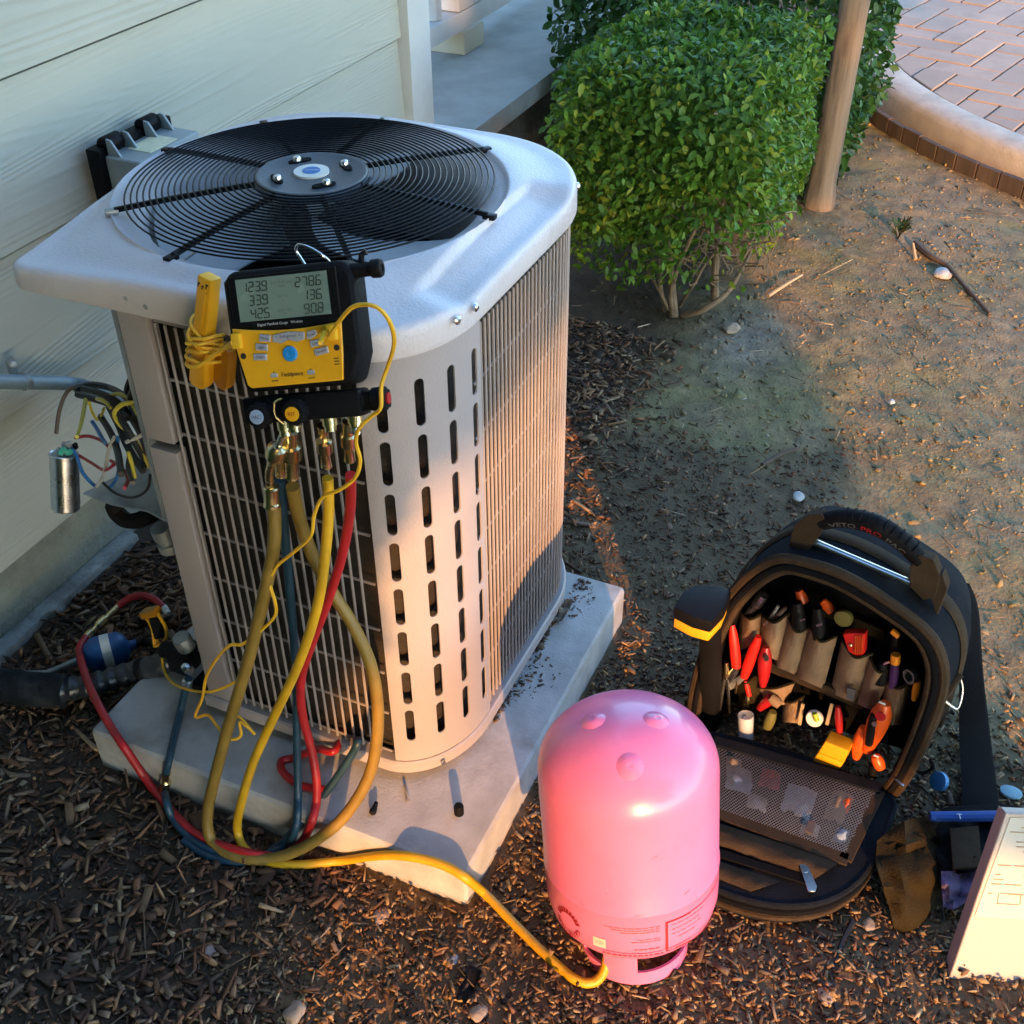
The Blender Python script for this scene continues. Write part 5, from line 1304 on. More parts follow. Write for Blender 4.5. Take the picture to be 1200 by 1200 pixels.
# ================================================================== TOOL BAG AND ITS TOOLS
BU = Vector((-.14, -.99, 0)).normalized()
BDh = Vector((.99, -.14, 0)).normalized()
BW = (Vector((0, 0, 1)) + BDh * .10).normalized()
BD = (BDh - BW * BDh.dot(BW)).normalized()
BO = Vector((1.29, .095, 0))
def BP(px, py, d=0.0): return onP(px, py, BO + BD * d, BD)
BX3 = Matrix((BU, BW, BD)).transposed()
bag = thing('tool_bag', 'dark brown and black tool backpack standing open with rows of tan pockets', 'tool bag', tuple(BO + BD * .1))
RIM = [(806, 862), (811, 812), (825, 760), (845, 712), (866, 684), (889, 665), (914, 655), (945, 660), (980, 671), (1015, 689), (1050, 712), (1080, 735), (1098, 757), (1107, 787), (1104, 817), (1094, 847), (1079, 880), (1060, 916), (1042, 938)]
rim3 = catmull([BP(x, y, 0) for x, y in RIM], 4)
cen = sum(rim3, Vector()) / len(rim3)
def inset(P, k, dd): return [p + (cen - p).normalized() * k + BD * dd for p in P]
def strip(b, rows, close=False):
    n = len(rows[0]); vs = [v for r in rows for v in r]
    fs = [(i * n + k, i * n + k + 1, (i + 1) * n + k + 1, (i + 1) * n + k) for i in range(len(rows) - 1) for k in range(n - 1)]
    b.add(vs, fs)
# shell sides and back
b = MB(); strip(b, [inset(rim3, .004, .012), inset(rim3, -.004, .05), inset(rim3, -.004, .14), inset(rim3, .010, .20), inset(rim3, .05, .215)])
bk = inset(rim3, .05, .215); b.add(bk, [tuple(range(len(bk)))])
part('shell', b, M['bag_navy'], bag, ang=60)
b = MB(); strip(b, [inset(rim3, -.0055, .072), inset(rim3, -.0095, .076), inset(rim3, -.0095, .096), inset(rim3, -.0055, .10)]); part('side_band', b, M['bag_brown'], bag, ang=60)
# front rim: brown bindings with the black zip between
for k, dd, r_, m_ in ((.002, .004, .0085, 'bag_brown'), (.013, -.001, .0062, 'bag_black'), (.021, .0, .0055, 'bag_brown')):
    b = MB(); b.tube(inset(rim3, k, dd), r_, 8); part('rim_binding' if m_ == 'bag_brown' else 'zip_tape', b, M[m_], bag)
b = MB(); strip(b, [inset(rim3, -.004, .006), inset(rim3, .028, .002)]); part('rim_panel', b, M['bag_brown'], bag)
# inside walls and the panels carrying the pockets
b = MB(); strip(b, [inset(rim3, .024, .003), inset(rim3, .026, .105)]); part('lining', b, M['bag_black'], bag, ang=60)
bk = inset(rim3, .022, .104); b = MB(); b.add(bk, [tuple(range(len(bk)))]); part('back_lining', b, M['bag_black'], bag)
b = MB(); P = [BP(806, 862, .0), BP(1042, 938, .0), BP(1042, 938, .2), BP(806, 862, .2)]; b.prism(P, (0, 0, .012)); part('base', b, M['bag_black'], bag)
def bil(q, s, t):
    a = (q[0][0] * (1 - s) + q[1][0] * s, q[0][1] * (1 - s) + q[1][1] * s); c = (q[3][0] * (1 - s) + q[2][0] * s, q[3][1] * (1 - s) + q[2][1] * s)
    return a[0] * (1 - t) + c[0] * t, a[1] * (1 - t) + c[1] * t
def pocket(q, d, bulge, dip=.22, m='canvas_tan', seed=0):
    """q: top-left, top-right, bottom-right, bottom-left on the photo; a bulging sleeve with a scooped mouth"""
    b = MB(); ns, nt_ = 12, 9; rows = []
    for j in range(nt_ + 1):
        row = []
        for i in range(ns + 1):
            s, t = i / ns, j / nt_
            tt = t + (1 - t) * dip * math.sin(PI * s) ** 1.5
            x, y = bil(q, s, tt)
            w_ = noise.noise(Vector((s * 3 + seed, t * 3, seed))) * .004
            row.append(BP(x, y, d - bulge * math.sin(PI * s) ** .7 * (1 - .35 * t) + w_))
        rows.append(row)
    strip(b, rows)
    strip(b, [[p + BD * .004 for p in r] for r in rows[:3]])
    o = part('pocket', b, M[m], bag, ang=60)
    b = MB(); b.tube(rows[0], .0022, 6); part('pocket_hem', b, M['olive_cloth'], o)
PK = [[(868, 716), (894, 719), (890, 752), (864, 764)], [(893, 722), (926, 717), (913, 775), (890, 766)], [(923, 722), (949, 736), (935, 792), (906, 780)], [(948, 733), (981, 746), (965, 808), (932, 793)],
      [(986, 750), (1023, 766), (1006, 826), (973, 812)], [(1018, 768), (1047, 786), (1024, 834), (1003, 824)], [(1037, 792), (1068, 800), (1057, 850), (1031, 850)]]
for k, q in enumerate(PK): pocket(q, .062 - .004 * (k % 2), .026, .2, seed=k * 3.1)
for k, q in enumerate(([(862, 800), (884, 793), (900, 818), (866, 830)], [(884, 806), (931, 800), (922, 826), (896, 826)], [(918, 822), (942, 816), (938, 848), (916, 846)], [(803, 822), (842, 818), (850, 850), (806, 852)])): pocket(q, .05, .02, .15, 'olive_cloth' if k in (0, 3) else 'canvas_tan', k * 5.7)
# divider strip between the two rows, small grey tab
b = MB(); b.prism([BP(905, 778, .052), BP(1012, 822, .052), BP(1011, 832, .052), BP(903, 788, .052)], BD * .012); part('divider', b, M['bag_brown'], bag)
b = MB(); b.prism([BP(993, 806, .032), BP(1003, 809, .032), BP(1000, 822, .032), BP(992, 818, .032)], BD * .003); part('tab', b, M['mesh_grey'], bag)
b = MB(); b.prism([BP(966, 708, .085), BP(1036, 740, .085), BP(1034, 752, .085), BP(966, 722, .085)], BD * .006); part('upper_flap', b, M['olive_cloth'], bag)
# handle
def hp(px, py, d=.045): return BP(px, py, min(d, .045) if d == .045 else d - .038)
b = MB(); b.tube([hp(934, 627), hp(1096, 696)], .0062, 12); part('handle_bar', b, M['steel'], bag)
for q, q2 in (([(924, 640), (930, 616), (946, 604), (962, 602), (969, 612), (958, 632), (946, 646)], [(924, 652), (934, 634), (940, 640), (934, 660)]), ([(1066, 688), (1066, 664), (1076, 650), (1094, 656), (1102, 676), (1096, 700), (1082, 704)], [(1090, 700), (1104, 672), (1110, 690), (1098, 722)])):
    b = MB(); b.prism([hp(x, y, .072) for x, y in q], BD * .004); b.prism([hp(x, y, .094) for x, y in q], BD * .004)
    b.prism([hp(x, y, .074) for x, y in q[1:5]] , BD * .02)
    part('handle_bracket', b, M['bag_brown'], bag, bevel=.0012, seg=1)
    b = MB(); b.prism([hp(x, y, .075) for x, y in q2], BD * .02); part('handle_strap', b, M['bag_brown'], bag, bevel=.001, seg=1)
gp = catmull([hp(962, 612), hp(985, 607), hp(1010, 610), hp(1036, 620), hp(1060, 637), hp(1080, 658)], 6)
b = MB(); b.tube(gp, [.010 + .0052 * math.sin(PI * (k + 2) / (len(gp) + 3)) ** .5 for k in range(len(gp))], 14); grip = part('handle_grip', b, M['black_rubber'], bag)
for k in range(8, len(gp) - 4, 2):
    d_ = (gp[k + 1] - gp[k - 1]).normalized(); b = MB(); x_, y_, _ = frame(d_)
    P = [gp[k] + (x_ * math.cos(a) + y_ * math.sin(a)) * .0155 for a in np.linspace(0, 2 * PI, 18)]
    P = [p for p in P if (p - gp[k]).dot(BW) > .003 ]
    if len(P) > 2:
        P.sort(key=lambda p: (p - gp[k]).dot(BD)); b.tube(P, .0012, 5); part('grip_rib', b, M['black_rubber'], grip)
def on_grip(x, y):
    f = (x + .055) / .110 * (len(gp) - 1); f = min(max(f, 0), len(gp) - 1.001); i = int(f); p = gp[i].lerp(gp[i + 1], f - i)
    d_ = (gp[i + 1] - gp[i]).normalized(); up = (-BD).cross(d_); up = up if up.dot(BW) > 0 else -up
    a = y / .0155
    rr = .010 + .0052 * math.sin(PI * (f + 2) / (len(gp) + 3)) ** .5 + .0006
    return p + (-BD * math.cos(a - .3) + up * math.sin(a - .3)) * rr
for txt, x0, m_ in (('VETO', -.028, 'mesh_grey'), ('PRO', .002, 'dark_red'), ('PAC', .028, 'mesh_grey')):
    b = MB(); text_mb(b, txt, .0115, None, None, None, fn=lambda x, y: on_grip(x + x0, y)); part('grip_lettering', b, M[m_], grip)
# shoulder strap and side loops
b = MB(); L1 = [(1116, 686), (1123, 740), (1124, 800), (1124, 860), (1128, 952)]; L2 = [(1134, 688), (1145, 720), (1150, 790), (1158, 860), (1169, 950)]
def SP(x, y, dd):
    p = BP(x, y, dd); return p if p.z > .012 else onZ(x, y, .012)
b = MB()
l1 = catmull([SP(x, y, .19) for x, y in L1], 5); l2 = catmull([SP(x, y, .225) for x, y in L2], 5)
strip(b, [l1, l2, [p + BD * .012 for p in l2], [p + BD * .012 for p in l1], l1]); part('shoulder_strap', b, M['bag_black'], bag, ang=50)
b = MB(); b.tube(catmull([BP(1118, 700, .12), BP(1124, 735, .12), BP(1122, 780, .12), BP(1114, 812, .11), BP(1100, 850, .10)], 6), .006, 8); part('side_piping', b, M['bag_brown'], bag)
b = MB(); b.bar(BP(1106, 818, .03), BP(1126, 790, .06), .010, .008); part('side_loop', b, M['bag_brown'], bag, bevel=.003)
b = MB(); b.tube(catmull([BP(1108, 822, .04), BP(1122, 830, .05), BP(1128, 808, .06), BP(1124, 792, .06)], 6), .0018, 6); part('snap_ring', b, M['steel'], bag)
b = MB(); b.tube(catmull([BP(1094, 838, .02), BP(1086, 868, .015), BP(1078, 890, .01)], 5), .003, 6); part('pull_cord', b, M['bag_brown'], bag)
b = MB(); b.tube(catmull([BP(1078, 890, .01), BP(1070, 898, .01), BP(1080, 906, .01), BP(1093, 900, .01), BP(1090, 890, .01)], 5), .0028, 6); part('pull_cord', b, M['bag_black'], bag)
b = MB(); b.bar(BP(1049, 913, -.01), BP(1059, 921, -.01), .004, .002); part('zip_pull', b, M['steel'], bag)
# front flap folded down on the ground, with mesh window
ZF = .062
FL = [(803, 862), (860, 866), (925, 884), (985, 905), (1043, 934), (1039, 962), (1026, 996), (1004, 1030), (968, 1052), (925, 1058), (880, 1052), (840, 1038), (812, 1022), (798, 980), (796, 920)]
fl3 = catmull([onZ(x, y, ZF) for x, y in FL], 3, True); fc = sum(fl3, Vector()) / len(fl3)
b = MB(); n_ = len(fl3)
rows = [[p + (fc - p) * .03 for p in fl3], fl3, [p + Vector((0, 0, -.014)) - (fc - p).normalized() * .004 for p in fl3], [p + Vector((0, 0, -.05)) for p in fl3]]
vs = [v for r in rows for v in r]
b.add(vs, [(i * n_ + k, i * n_ + (k + 1) % n_, (i + 1) * n_ + (k + 1) % n_, (i + 1) * n_ + k) for i in range(3) for k in range(n_)] + [tuple(range(n_)), tuple(range(3 * n_, 4 * n_))])
flap = part('flap', b, M['bag_navy'], bag, ang=50)
for dz, m_, r_ in ((-.003, 'bag_navy', .005), (-.018, 'bag_black', .006), (-.033, 'bag_brown', .005)):
    b = MB(); b.tube([p + Vector((0, 0, dz)) - (fc - p).normalized() * .003 for p in fl3], r_, 8, closed=True); part('flap_binding', b, M[m_], flap)
WQ = [(838, 874), (1028, 926), (991, 1000), (838, 946)]
def wp(s, t, z=ZF + .004):
    x, y = bil(WQ, s, t); return onZ(x, y, z)
b = MB(); b.prism([wp(s, t, ZF + .0006) for s, t in ((0, 0), (1, 0), (1, 1), (0, 1))], (0, 0, .001)); part('window_back', b, M['bag_black'], flap)
bits = [((.36, .30), (.13, .30), 'dark_red'), ((.57, .48), (.20, .42), 'disc_grey'), ((.62, .62), (.10, .22), 'white_plastic'), ((.82, .40), (.13, .45), 'canvas_tan'), ((.86, .34), (.07, .25), 'orange_plastic'), ((.16, .45), (.17, .40), 'galv'), ((.12, .22), (.10, .2), 'canvas_tan'), ((.92, .80), (.1, .22), 'disc_grey'), ((.70, .85), (.13, .2), 'disc_grey'), ((.30, .72), (.14, .22), 'galv')]
for k, ((cs, ct), (rs, rt), m_) in enumerate(bits):
    b = MB(); c_ = wp(cs, ct, ZF + .003); ex = wp(cs + rs / 2, ct) - wp(cs - rs / 2, ct); ey = wp(cs, ct + rt / 2) - wp(cs, ct - rt / 2); vs = []
    nn = 9
    for i in range(nn):
        for j in range(nn):
            u, v = (i / (nn - 1) - .5) * 2, (j / (nn - 1) - .5) * 2
            kx = noise.noise(Vector((u * 2 + k * 7, v * 2, k))); hgt = .010 * max(0, 1 - (u * u + v * v) * .55) + .004 * kx
            vs.append(c_ + ex * u * .5 * (1 + .2 * kx) + ey * v * .5 * (1 - .25 * kx) + Vector((0, 0, max(0.0008, hgt))))
    b.add(vs, [(i * nn + j, i * nn + j + 1, (i + 1) * nn + j + 1, (i + 1) * nn + j) for i in range(nn - 1) for j in range(nn - 1)])
    part('packet', b, M[m_], flap, ang=70)
b = MB()
NM = 46
for k in range(-NM, NM):
    for sg in (1, -1):
        pts = []
        for j in range(25):
            t = j / 24; s = k / NM * 1.0 + (t if sg > 0 else 1 - t) * .42 + .29
            if 0 <= s <= 1: pts.append(wp(s, t, ZF + .0085 + .009 * math.sin(PI * min(1, max(0, s))) * math.sin(PI * t)))
        if len(pts) > 2: b.tube(pts, .00062, 3, caps=False)
o = part('window_mesh', b, M['mesh_grey'], flap, smooth=False); o['kind'] = 'stuff'
def band(pa, pb, wd, m_, name, z=ZF + .004, th=.004):
    b = MB(); b.bar(onZ(*pa, z), onZ(*pb, z), wd, th); return part(name, b, M[m_], flap, bevel=.001, seg=1)
band((834, 950), (994, 1008), .022, 'bag_brown', 'window_hem', ZF + .006)
band((836, 869), (1032, 925), .020, 'bag_navy', 'window_hem', ZF + .008, .010)
band((1030, 926), (990, 1008), .020, 'bag_brown', 'window_hem', ZF + .006)
b = MB(); rows = []
for t in np.linspace(0, 1, 8):
    row = []
    for s in np.linspace(0, 1, 22):
        x, y = bil([(834, 962), (985, 1010), (955, 1030), (834, 988)], s, t); row.append(onZ(x, y, ZF + .005 + .010 * math.sin(PI * t) * (1 + .4 * noise.noise(Vector((s * 6, t * 3, 4)))) + .003 * noise.noise(Vector((s * 14, t * 5, 1)))))
    rows.append(row)
strip(b, rows); part('flap_pocket', b, M['bag_brown'], flap, ang=70)
band((830, 996), (952, 1034), .014, 'bag_black', 'zip_tape', ZF + .006)
b = MB(); rows = []
for t in np.linspace(0, 1, 6):
    rows.append([onZ(*bil([(826, 1004), (915, 1033), (880, 1045), (826, 1024)], s, t), ZF + .003 + .006 * math.sin(PI * t) * (1 + .4 * noise.noise(Vector((s * 6, t * 3, 9))))) for s in np.linspace(0, 1, 16)])
strip(b, rows); part('flap_pocket', b, M['bag_brown'], flap, ang=70)
b = MB(); za = ZF + .012
Pz = [(936, 1012), (946, 1012), (949, 1022), (957, 1040), (955, 1046), (947, 1046), (941, 1028)]
b.prism([onZ(x, y, za) for x, y in Pz], (0, 0, .003)); b.prism([onZ(x, y, za + .003) for x, y in ((939, 1015), (945, 1015), (947, 1022), (942, 1023))], (0, 0, .0004)); part('zip_pull', b, M['steel'], flap, bevel=.0008, seg=1)
b = MB(); b.prism([onZ(x, y, ZF + .018) for x, y in ((947, 962), (956, 964), (952, 978), (944, 974))], (0, 0, .002)); part('leather_tag', b, M['wire_brown'], flap)

# ---- tools in the bag
def tool(name, label, cat, px, py, d): return thing(name, label, cat, tuple(BP(px, py, d)), {'stick': 'wooden sticks in the bag', 'driver': 'black driver handles in the bag', 'hand_tool': 'orange handles at the top of the bag'}.get(name if name != 'wooden_stick' else 'stick'))
def rod(o, name, m, a, b_, d, r, n=12, d2=None):
    P0, P1 = BP(*a, d), BP(*b_, d if d2 is None else d2); k = MB()
    if isinstance(r, (int, float)): r = [r * .8, r, r, r * .8]
    N = len(r); k.tube([P0.lerp(P1, i / (N - 1)) for i in range(N)], r, n); return part(name, k, M[m], o)
t = tool('pliers', 'pliers with bright red handles spread open in the left pocket', 'pliers', 858, 800, .03)
rod(t, 'grip', 'red_grip', (858, 732), (863, 781), .03, [.004, .0075, .0085, .009, .008]); rod(t, 'grip', 'red_grip', (889, 746), (872, 793), .03, [.005, .0085, .009, .0085, .007])
rod(t, 'jaw', 'steel', (864, 781), (848, 806), .03, [.006, .007, .006, .003]); rod(t, 'jaw', 'galv', (871, 793), (855, 806), .03, [.005, .006, .004])
t = tool('stripper', 'narrow steel wire strippers hanging left of the red pliers', 'wire stripper', 850, 800, .028)
rod(t, 'blade', 'brass', (851, 776), (851, 795), .026, .005); rod(t, 'blade', 'steel', (849, 792), (844, 832), .026, [.003, .003, .002]); rod(t, 'blade', 'steel', (853, 795), (855, 835), .026, [.003, .003, .002]); rod(t, 'rivet', 'brass', (864, 798), (862, 812), .026, .0025)
t = tool('utility_knife', 'dark red folding knife with an oval slot beside the pliers', 'knife', 897, 780, .03)
rod(t, 'handle', 'dark_red', (898, 758), (894, 804), .028, [.005, .0098, .0115, .0105, .0085, .005]); b = MB(); b.disc(BP(898, 771, .0165), .0045, -BD, 14, .001, .006); part('slot', b, M['ink'], t)
t = tool('screwdriver', 'red-orange screwdriver tip showing under the pliers', 'screwdriver', 876, 810, .03)
rod(t, 'handle', 'red_grip', (874, 798), (878, 815), .03, [.003, .0045, .004]); rod(t, 'ferrule', 'brass', (877, 815), (876, 824), .03, .005)
t = tool('clamp_tester', 'orange pistol-shaped tester standing at the right of the lower row', 'tester', 1028, 850, .02)
rod(t, 'body', 'orange_plastic', (1038, 824), (1016, 880), .016, [.008, .0155, .017, .015, .011, .008], 14); rod(t, 'jaw', 'orange_plastic', (1012, 852), (1003, 888), .02, [.006, .0105, .0105, .006]); rod(t, 'nose', 'black_plastic', (1024, 838), (1018, 872), .002, [.006, .007, .006])
b = MB(); b.disc(BP(1032, 839, -.003), .008, -BD, 14, .002); part('dial', b, M['dark_red'], t)
b = MB(); b.disc(BP(1025, 848, -.004), .0042, -BD, 12, .002); part('ring', b, M['steel'], t)
b = MB(); b.box(BP(1034, 824, .0), (.010, .0025, .002), BX3); part('mark', b, M['white_plastic'], t)
t = tool('marker', 'stubby orange marker end below the orange tester', 'marker', 1029, 893, .01)
rod(t, 'cap', 'orange_plastic', (1026, 886), (1032, 900), .0, [.007, .0095, .0095, .008]); rod(t, 'barrel', 'black_plastic', (1024, 896), (1022, 908), .012, [.007, .007])
b = MB(); b.box(BP(1027, 886, -.012), (.008, .0022, .002), BX3); part('mark', b, M['white_plastic'], t)
t = tool('yellow_box', 'small yellow plastic box on edge at the flap', 'box', 973, 885, .0)
b = MB(); b.prism([BP(x, y, -.006) for x, y in ((967, 869), (995, 880), (989, 894), (959, 882))], BD * .03); part('body', b, M['yellow_plastic'], t, bevel=.0025)
b = MB(); b.prism([BP(x, y, -.0035) for x, y in ((959, 882), (989, 894), (983, 902), (952, 892))], BD * .025); part('lid', b, M['yellow_plastic'], t, bevel=.002)
t = tool('clear_cup', 'clear plastic tube cup standing in the front of the bag', 'cup', 874, 866, .0)
c0, c1 = BP(874, 868, .0), BP(874, 838, .0); d_ = (c1 - c0).normalized(); L_ = (c1 - c0).length; R__ = .0130
b = MB(); b.lathe([(R__ * .9, 0), (R__, L_), (R__ - .0018, L_), (R__ * .85, .003), (.0005, .003)], 26, c0, d_); part('cup', b, M['clear_plastic'], t)
b = MB(); b.lathe([(.0045, .004), (.0045, L_ - .006), (.001, L_ - .0055)], 14, c0, d_); part('core', b, M['white_plastic'], t)
t = tool('bubble_level', 'white round bubble level with a lime vial', 'level', 955, 841, .02)
b = MB(); b.lathe([(.0135, 0), (.0135, .006), (.012, .008), (.0005, .008)], 24, BP(955, 841, .022), (-BD + BW * .3)); part('case', b, M['white_plastic'], t)
b = MB(); c_ = BP(956, 840, .0135); b.tube([c_ - BU * .003 + BW * .006, c_ + BU * .003 - BW * .006], [.0042, .0042], 10); part('vial', b, M['lime'], t)
for a, b_, l in (((941, 825), (937, 849), 'left'), ((975, 825), (969, 849), 'right')):
    t = tool('wooden_stick', 'flat pale stick %s of the white bubble level' % l, 'stick', *b_, .03)
    k = MB(); k.bar(BP(*a, .028), BP(*b_, .028), .005, .0025, BD); part('stick', k, M['pale_wood'], t)
t = tool('slim_screwdriver', 'slim dark red screwdriver handle right of the bubble level', 'screwdriver', 983, 860, .03)
rod(t, 'handle', 'dark_red', (982, 828), (984, 862), .03, [.004, .0065, .006, .0045])
t = tool('red_cutter', 'ribbed red tool standing in the middle tan pocket', 'cutter', 1000, 765, .05)
b = MB(); b.prism([BP(x, y, .04) for x, y in ((987, 743), (1003, 742), (1014, 743), (1013, 766), (1004, 774), (994, 764))], BD * .016); part('body', b, M['red_grip'], t, bevel=.003)
for k in range(4):
    b = MB(); b.bar(BP(1003 + k * 2.6, 745, .038), BP(1002 + k * 2.6, 766, .038), .0012, .002, BD); part('rib', b, M['orange_plastic'], t)
b = MB(); b.ball(BP(997, 756, .038), .0035, 10); part('screw', b, M['brass'], t)
t = tool('nut_driver', 'nut driver with purple handle and orange collar in the right pocket', 'nut driver', 1048, 800, .04)
rod(t, 'collar', 'amber_tip', (1050, 767), (1049, 777), .04, [.0072, .0078, .0072]); rod(t, 'handle', 'purple_plastic', (1049, 777), (1046, 805), .042, [.0062, .0072, .0068, .006])
t = tool('amber_driver', 'black driver with an amber butt at the top right of the bag', 'screwdriver', 1049, 745, .06)
rod(t, 'butt', 'amber_tip', (1045, 739), (1053, 746), .055, [.0045, .005, .0045]); rod(t, 'handle', 'black_plastic', (1050, 746), (1047, 766), .06, [.006, .007, .006])
t = tool('socket', 'chrome socket on a bar in the leftmost pocket', 'socket', 884, 710, .05)
rod(t, 'socket', 'steel', (895, 697), (886, 709), .05, [.0085, .0095, .009, .0085], 16); rod(t, 'shank', 'steel', (886, 709), (876, 720), .05, [.006, .006])
t = tool('wrench', 'chrome ring wrench with a yellow handle at the right edge of the bag', 'wrench', 1072, 800, .03)
b = MB(); b.lathe([(.0080, 0), (.0115, .0), (.0115, .012), (.0080, .012), (.0080, 0)], 24, BP(1072, 791, .028), (-BD * .8 - BU * .5)); part('ring', b, M['steel'], t)
b = MB(); b.lathe([(.0075, .004), (.0005, .0042)], 18, BP(1072, 791, .028), (-BD * .8 - BU * .5)); part('socket', b, M['black_metal'], t)
rod(t, 'handle', 'yellow_plastic', (1076, 798), (1071, 820), .034, [.005, .006, .004])
for (a, b_, lab) in (((936, 692), (942, 706), 'rust-orange grip poking out behind the black-handled drivers'), ((964, 704), (975, 716), 'short orange-brown handle at the top centre of the bag')):
    t = tool('hand_tool', lab, 'hand tool', *b_, .07); rod(t, 'handle', 'orange_plastic', a, b_, .07, [.006, .0085, .008])
t = tool('tape_tool', 'olive green rounded tool under the upper flap', 'hand tool', 991, 722, .06)
b = MB(); b.disc(BP(990, 722, .06), .014, -BD, 18, .010); part('case', b, M['olive_tool'], t, bevel=.002)
for k, (a, b_, lab, gl) in enumerate((((934, 706), (937, 735), 'black driver handle in the third pocket from the left', (938, 727)), ((958, 712), (960, 748), 'fat black driver handle in the fourth pocket from the left', (957, 733)), ((1035, 776), (1031, 800), 'black driver handle with a chrome collar in the sixth pocket', (1036, 778)))):
    t = tool('driver', lab, 'screwdriver', *b_, .05); rod(t, 'handle', 'black_plastic', a, b_, .045, [.007, .0105, .011, .010]); rod(t, 'collar', 'steel', gl, (gl[0] + 6, gl[1] - 2), .028, [.002, .0022, .002], 8)
t = tool('small_pliers', 'small pliers with brown handles in the second pocket', 'pliers', 909, 730, .05)
rod(t, 'handle', 'wire_brown', (921, 712), (905, 728), .045, [.003, .004, .004]); rod(t, 'handle', 'galv', (912, 710), (898, 732), .045, [.0025, .003, .003]); rod(t, 'pivot', 'steel', (900, 728), (896, 733), .042, .003)
t = tool('glue_bottle', 'olive green bottle neck in the dark lower part of the bag', 'bottle', 902, 850, .02)
rod(t, 'bottle', 'olive_tool', (906, 834), (899, 852), .02, [.006, .0085, .009, .008])
t = tool('brown_grip', 'tan and red handle lying across the lower left pockets', 'hand tool', 908, 820, .02)
rod(t, 'grip', 'dark_red', (890, 830), (904, 818), .03, [.006, .009, .008]); rod(t, 'cap', 'canvas_tan', (903, 817), (914, 826), .026, [.007, .0095, .008])

# ---- cordless tool at the left side of the bag
ct = thing('cordless_driver', 'black and yellow cordless tool battery poking up left of the bag', 'cordless tool', tuple(onZ(815, 800, .08)))
zb = .318
Pt = [onZ(x, y, zb) for x, y in ((789, 711), (799, 694), (815, 685), (845, 686), (858, 692), (850, 712), (834, 729), (812, 723))]
b = MB(); b.prism(Pt, (0, 0, -.024)); part('battery', b, M['black_plastic'], ct, bevel=.005, seg=2)
cc = sum(Pt, Vector()) / len(Pt)
b = MB(); b.prism([cc + (p - cc) * .93 + Vector((0, 0, -.024)) for p in Pt], (0, 0, -.020)); part('battery_latch_band', b, M['yellow_plastic'], ct, bevel=.003)
b = MB(); b.bar(onZ(806, 717, zb - .012), onZ(812, 721, zb - .030), .020, .012); part('latch', b, M['yellow_plastic'], ct, bevel=.002)
b = MB(); b.prism([cc + (p - cc) * .42 + Vector((.010, -.012, -.044)) for p in Pt], Vector((.03, -.02, -.265))); part('handle', b, M['dark_void'], ct, bevel=.005)

# ---- pouch lying at the right of the bag
po = thing('tool_pouch', 'crumpled dark cloth pouch with a blue top strap beside the tan panel', 'pouch', tuple(onZ(1090, 1020, 0)))
def cloth(rows_px, zf, m, name, seed):
    b = MB(); rows = []
    for j, r in enumerate(rows_px):
        c_ = catmull([Vector((x, y, 0)) for x, y in r], 4)
        rows.append(c_)
    full = []
    for j in range(len(rows) - 1):
        for t in (0, .25, .5, .75): full.append([rows[j][k].lerp(rows[j + 1][k], t) for k in range(len(rows[0]))])
    full.append(rows[-1]); N_ = len(full)
    R3 = [[onZ(p.x, p.y, max(.006, zf(j / (N_ - 1), k / (len(r) - 1)) + .022 * noise.noise(Vector((p.x * .06, p.y * .06, seed))) + .010 * noise.noise(Vector((p.x * .15, p.y * .15, seed))))) for k, p in enumerate(r)] for j, r in enumerate(full)]
    strip(b, R3); strip(b, [[p - Vector((0, 0, .003)) for p in r] for r in R3]); return part(name, b, M[m], po, ang=70)
cloth([[(1028, 985), (1060, 962), (1098, 955)], [(1026, 1010), (1062, 1000), (1104, 985)], [(1038, 1050), (1070, 1046), (1106, 1030)], [(1050, 1092), (1075, 1086), (1104, 1058)]], lambda j, k: .085 - .075 * j ** 2, 'olive_cloth', 'cloth_flap', 1.5)
cloth([[(1088, 958), (1132, 957), (1182, 957)], [(1096, 990), (1132, 988), (1176, 985)], [(1102, 1024), (1130, 1022), (1168, 1018)]], lambda j, k: .082 - .012 * j, 'bag_black', 'pouch_body', 7.1)
b = MB(); b.prism([onZ(x, y, .083) for x, y in ((1112, 973), (1146, 970), (1150, 1018), (1116, 1021))], (0, 0, .006)); part('pocket_patch', b, M['bag_brown'], po, bevel=.002)
cloth([[(1103, 1021), (1128, 1020), (1160, 1016)], [(1104, 1042), (1126, 1044), (1150, 1036)], [(1106, 1062), (1120, 1064), (1138, 1052)]], lambda j, k: .070 - .02 * j, 'violet_cloth', 'violet_lining', 3.3)
b = MB(); b.tube([onZ(1090, 957, .092), onZ(1130, 957, .094), onZ(1184, 956, .094)], [.0075, .008, .008], 10); part('strap', b, M['blue_strap'], po)
b = MB(); text_mb(b, 'T', .014, onZ(1125, 957, .1035), (.3, -.95, 0), (.95, .3, 0)); part('strap_mark', b, M['white_ink'], po)
b = MB(); b.prism([onZ(x, y, .001) for x, y in ((1078, 1060), (1150, 1030), (1175, 960), (1095, 965))], (0, 0, .05)); part('pouch_underside', b, M['bag_black'], po, bevel=.015)

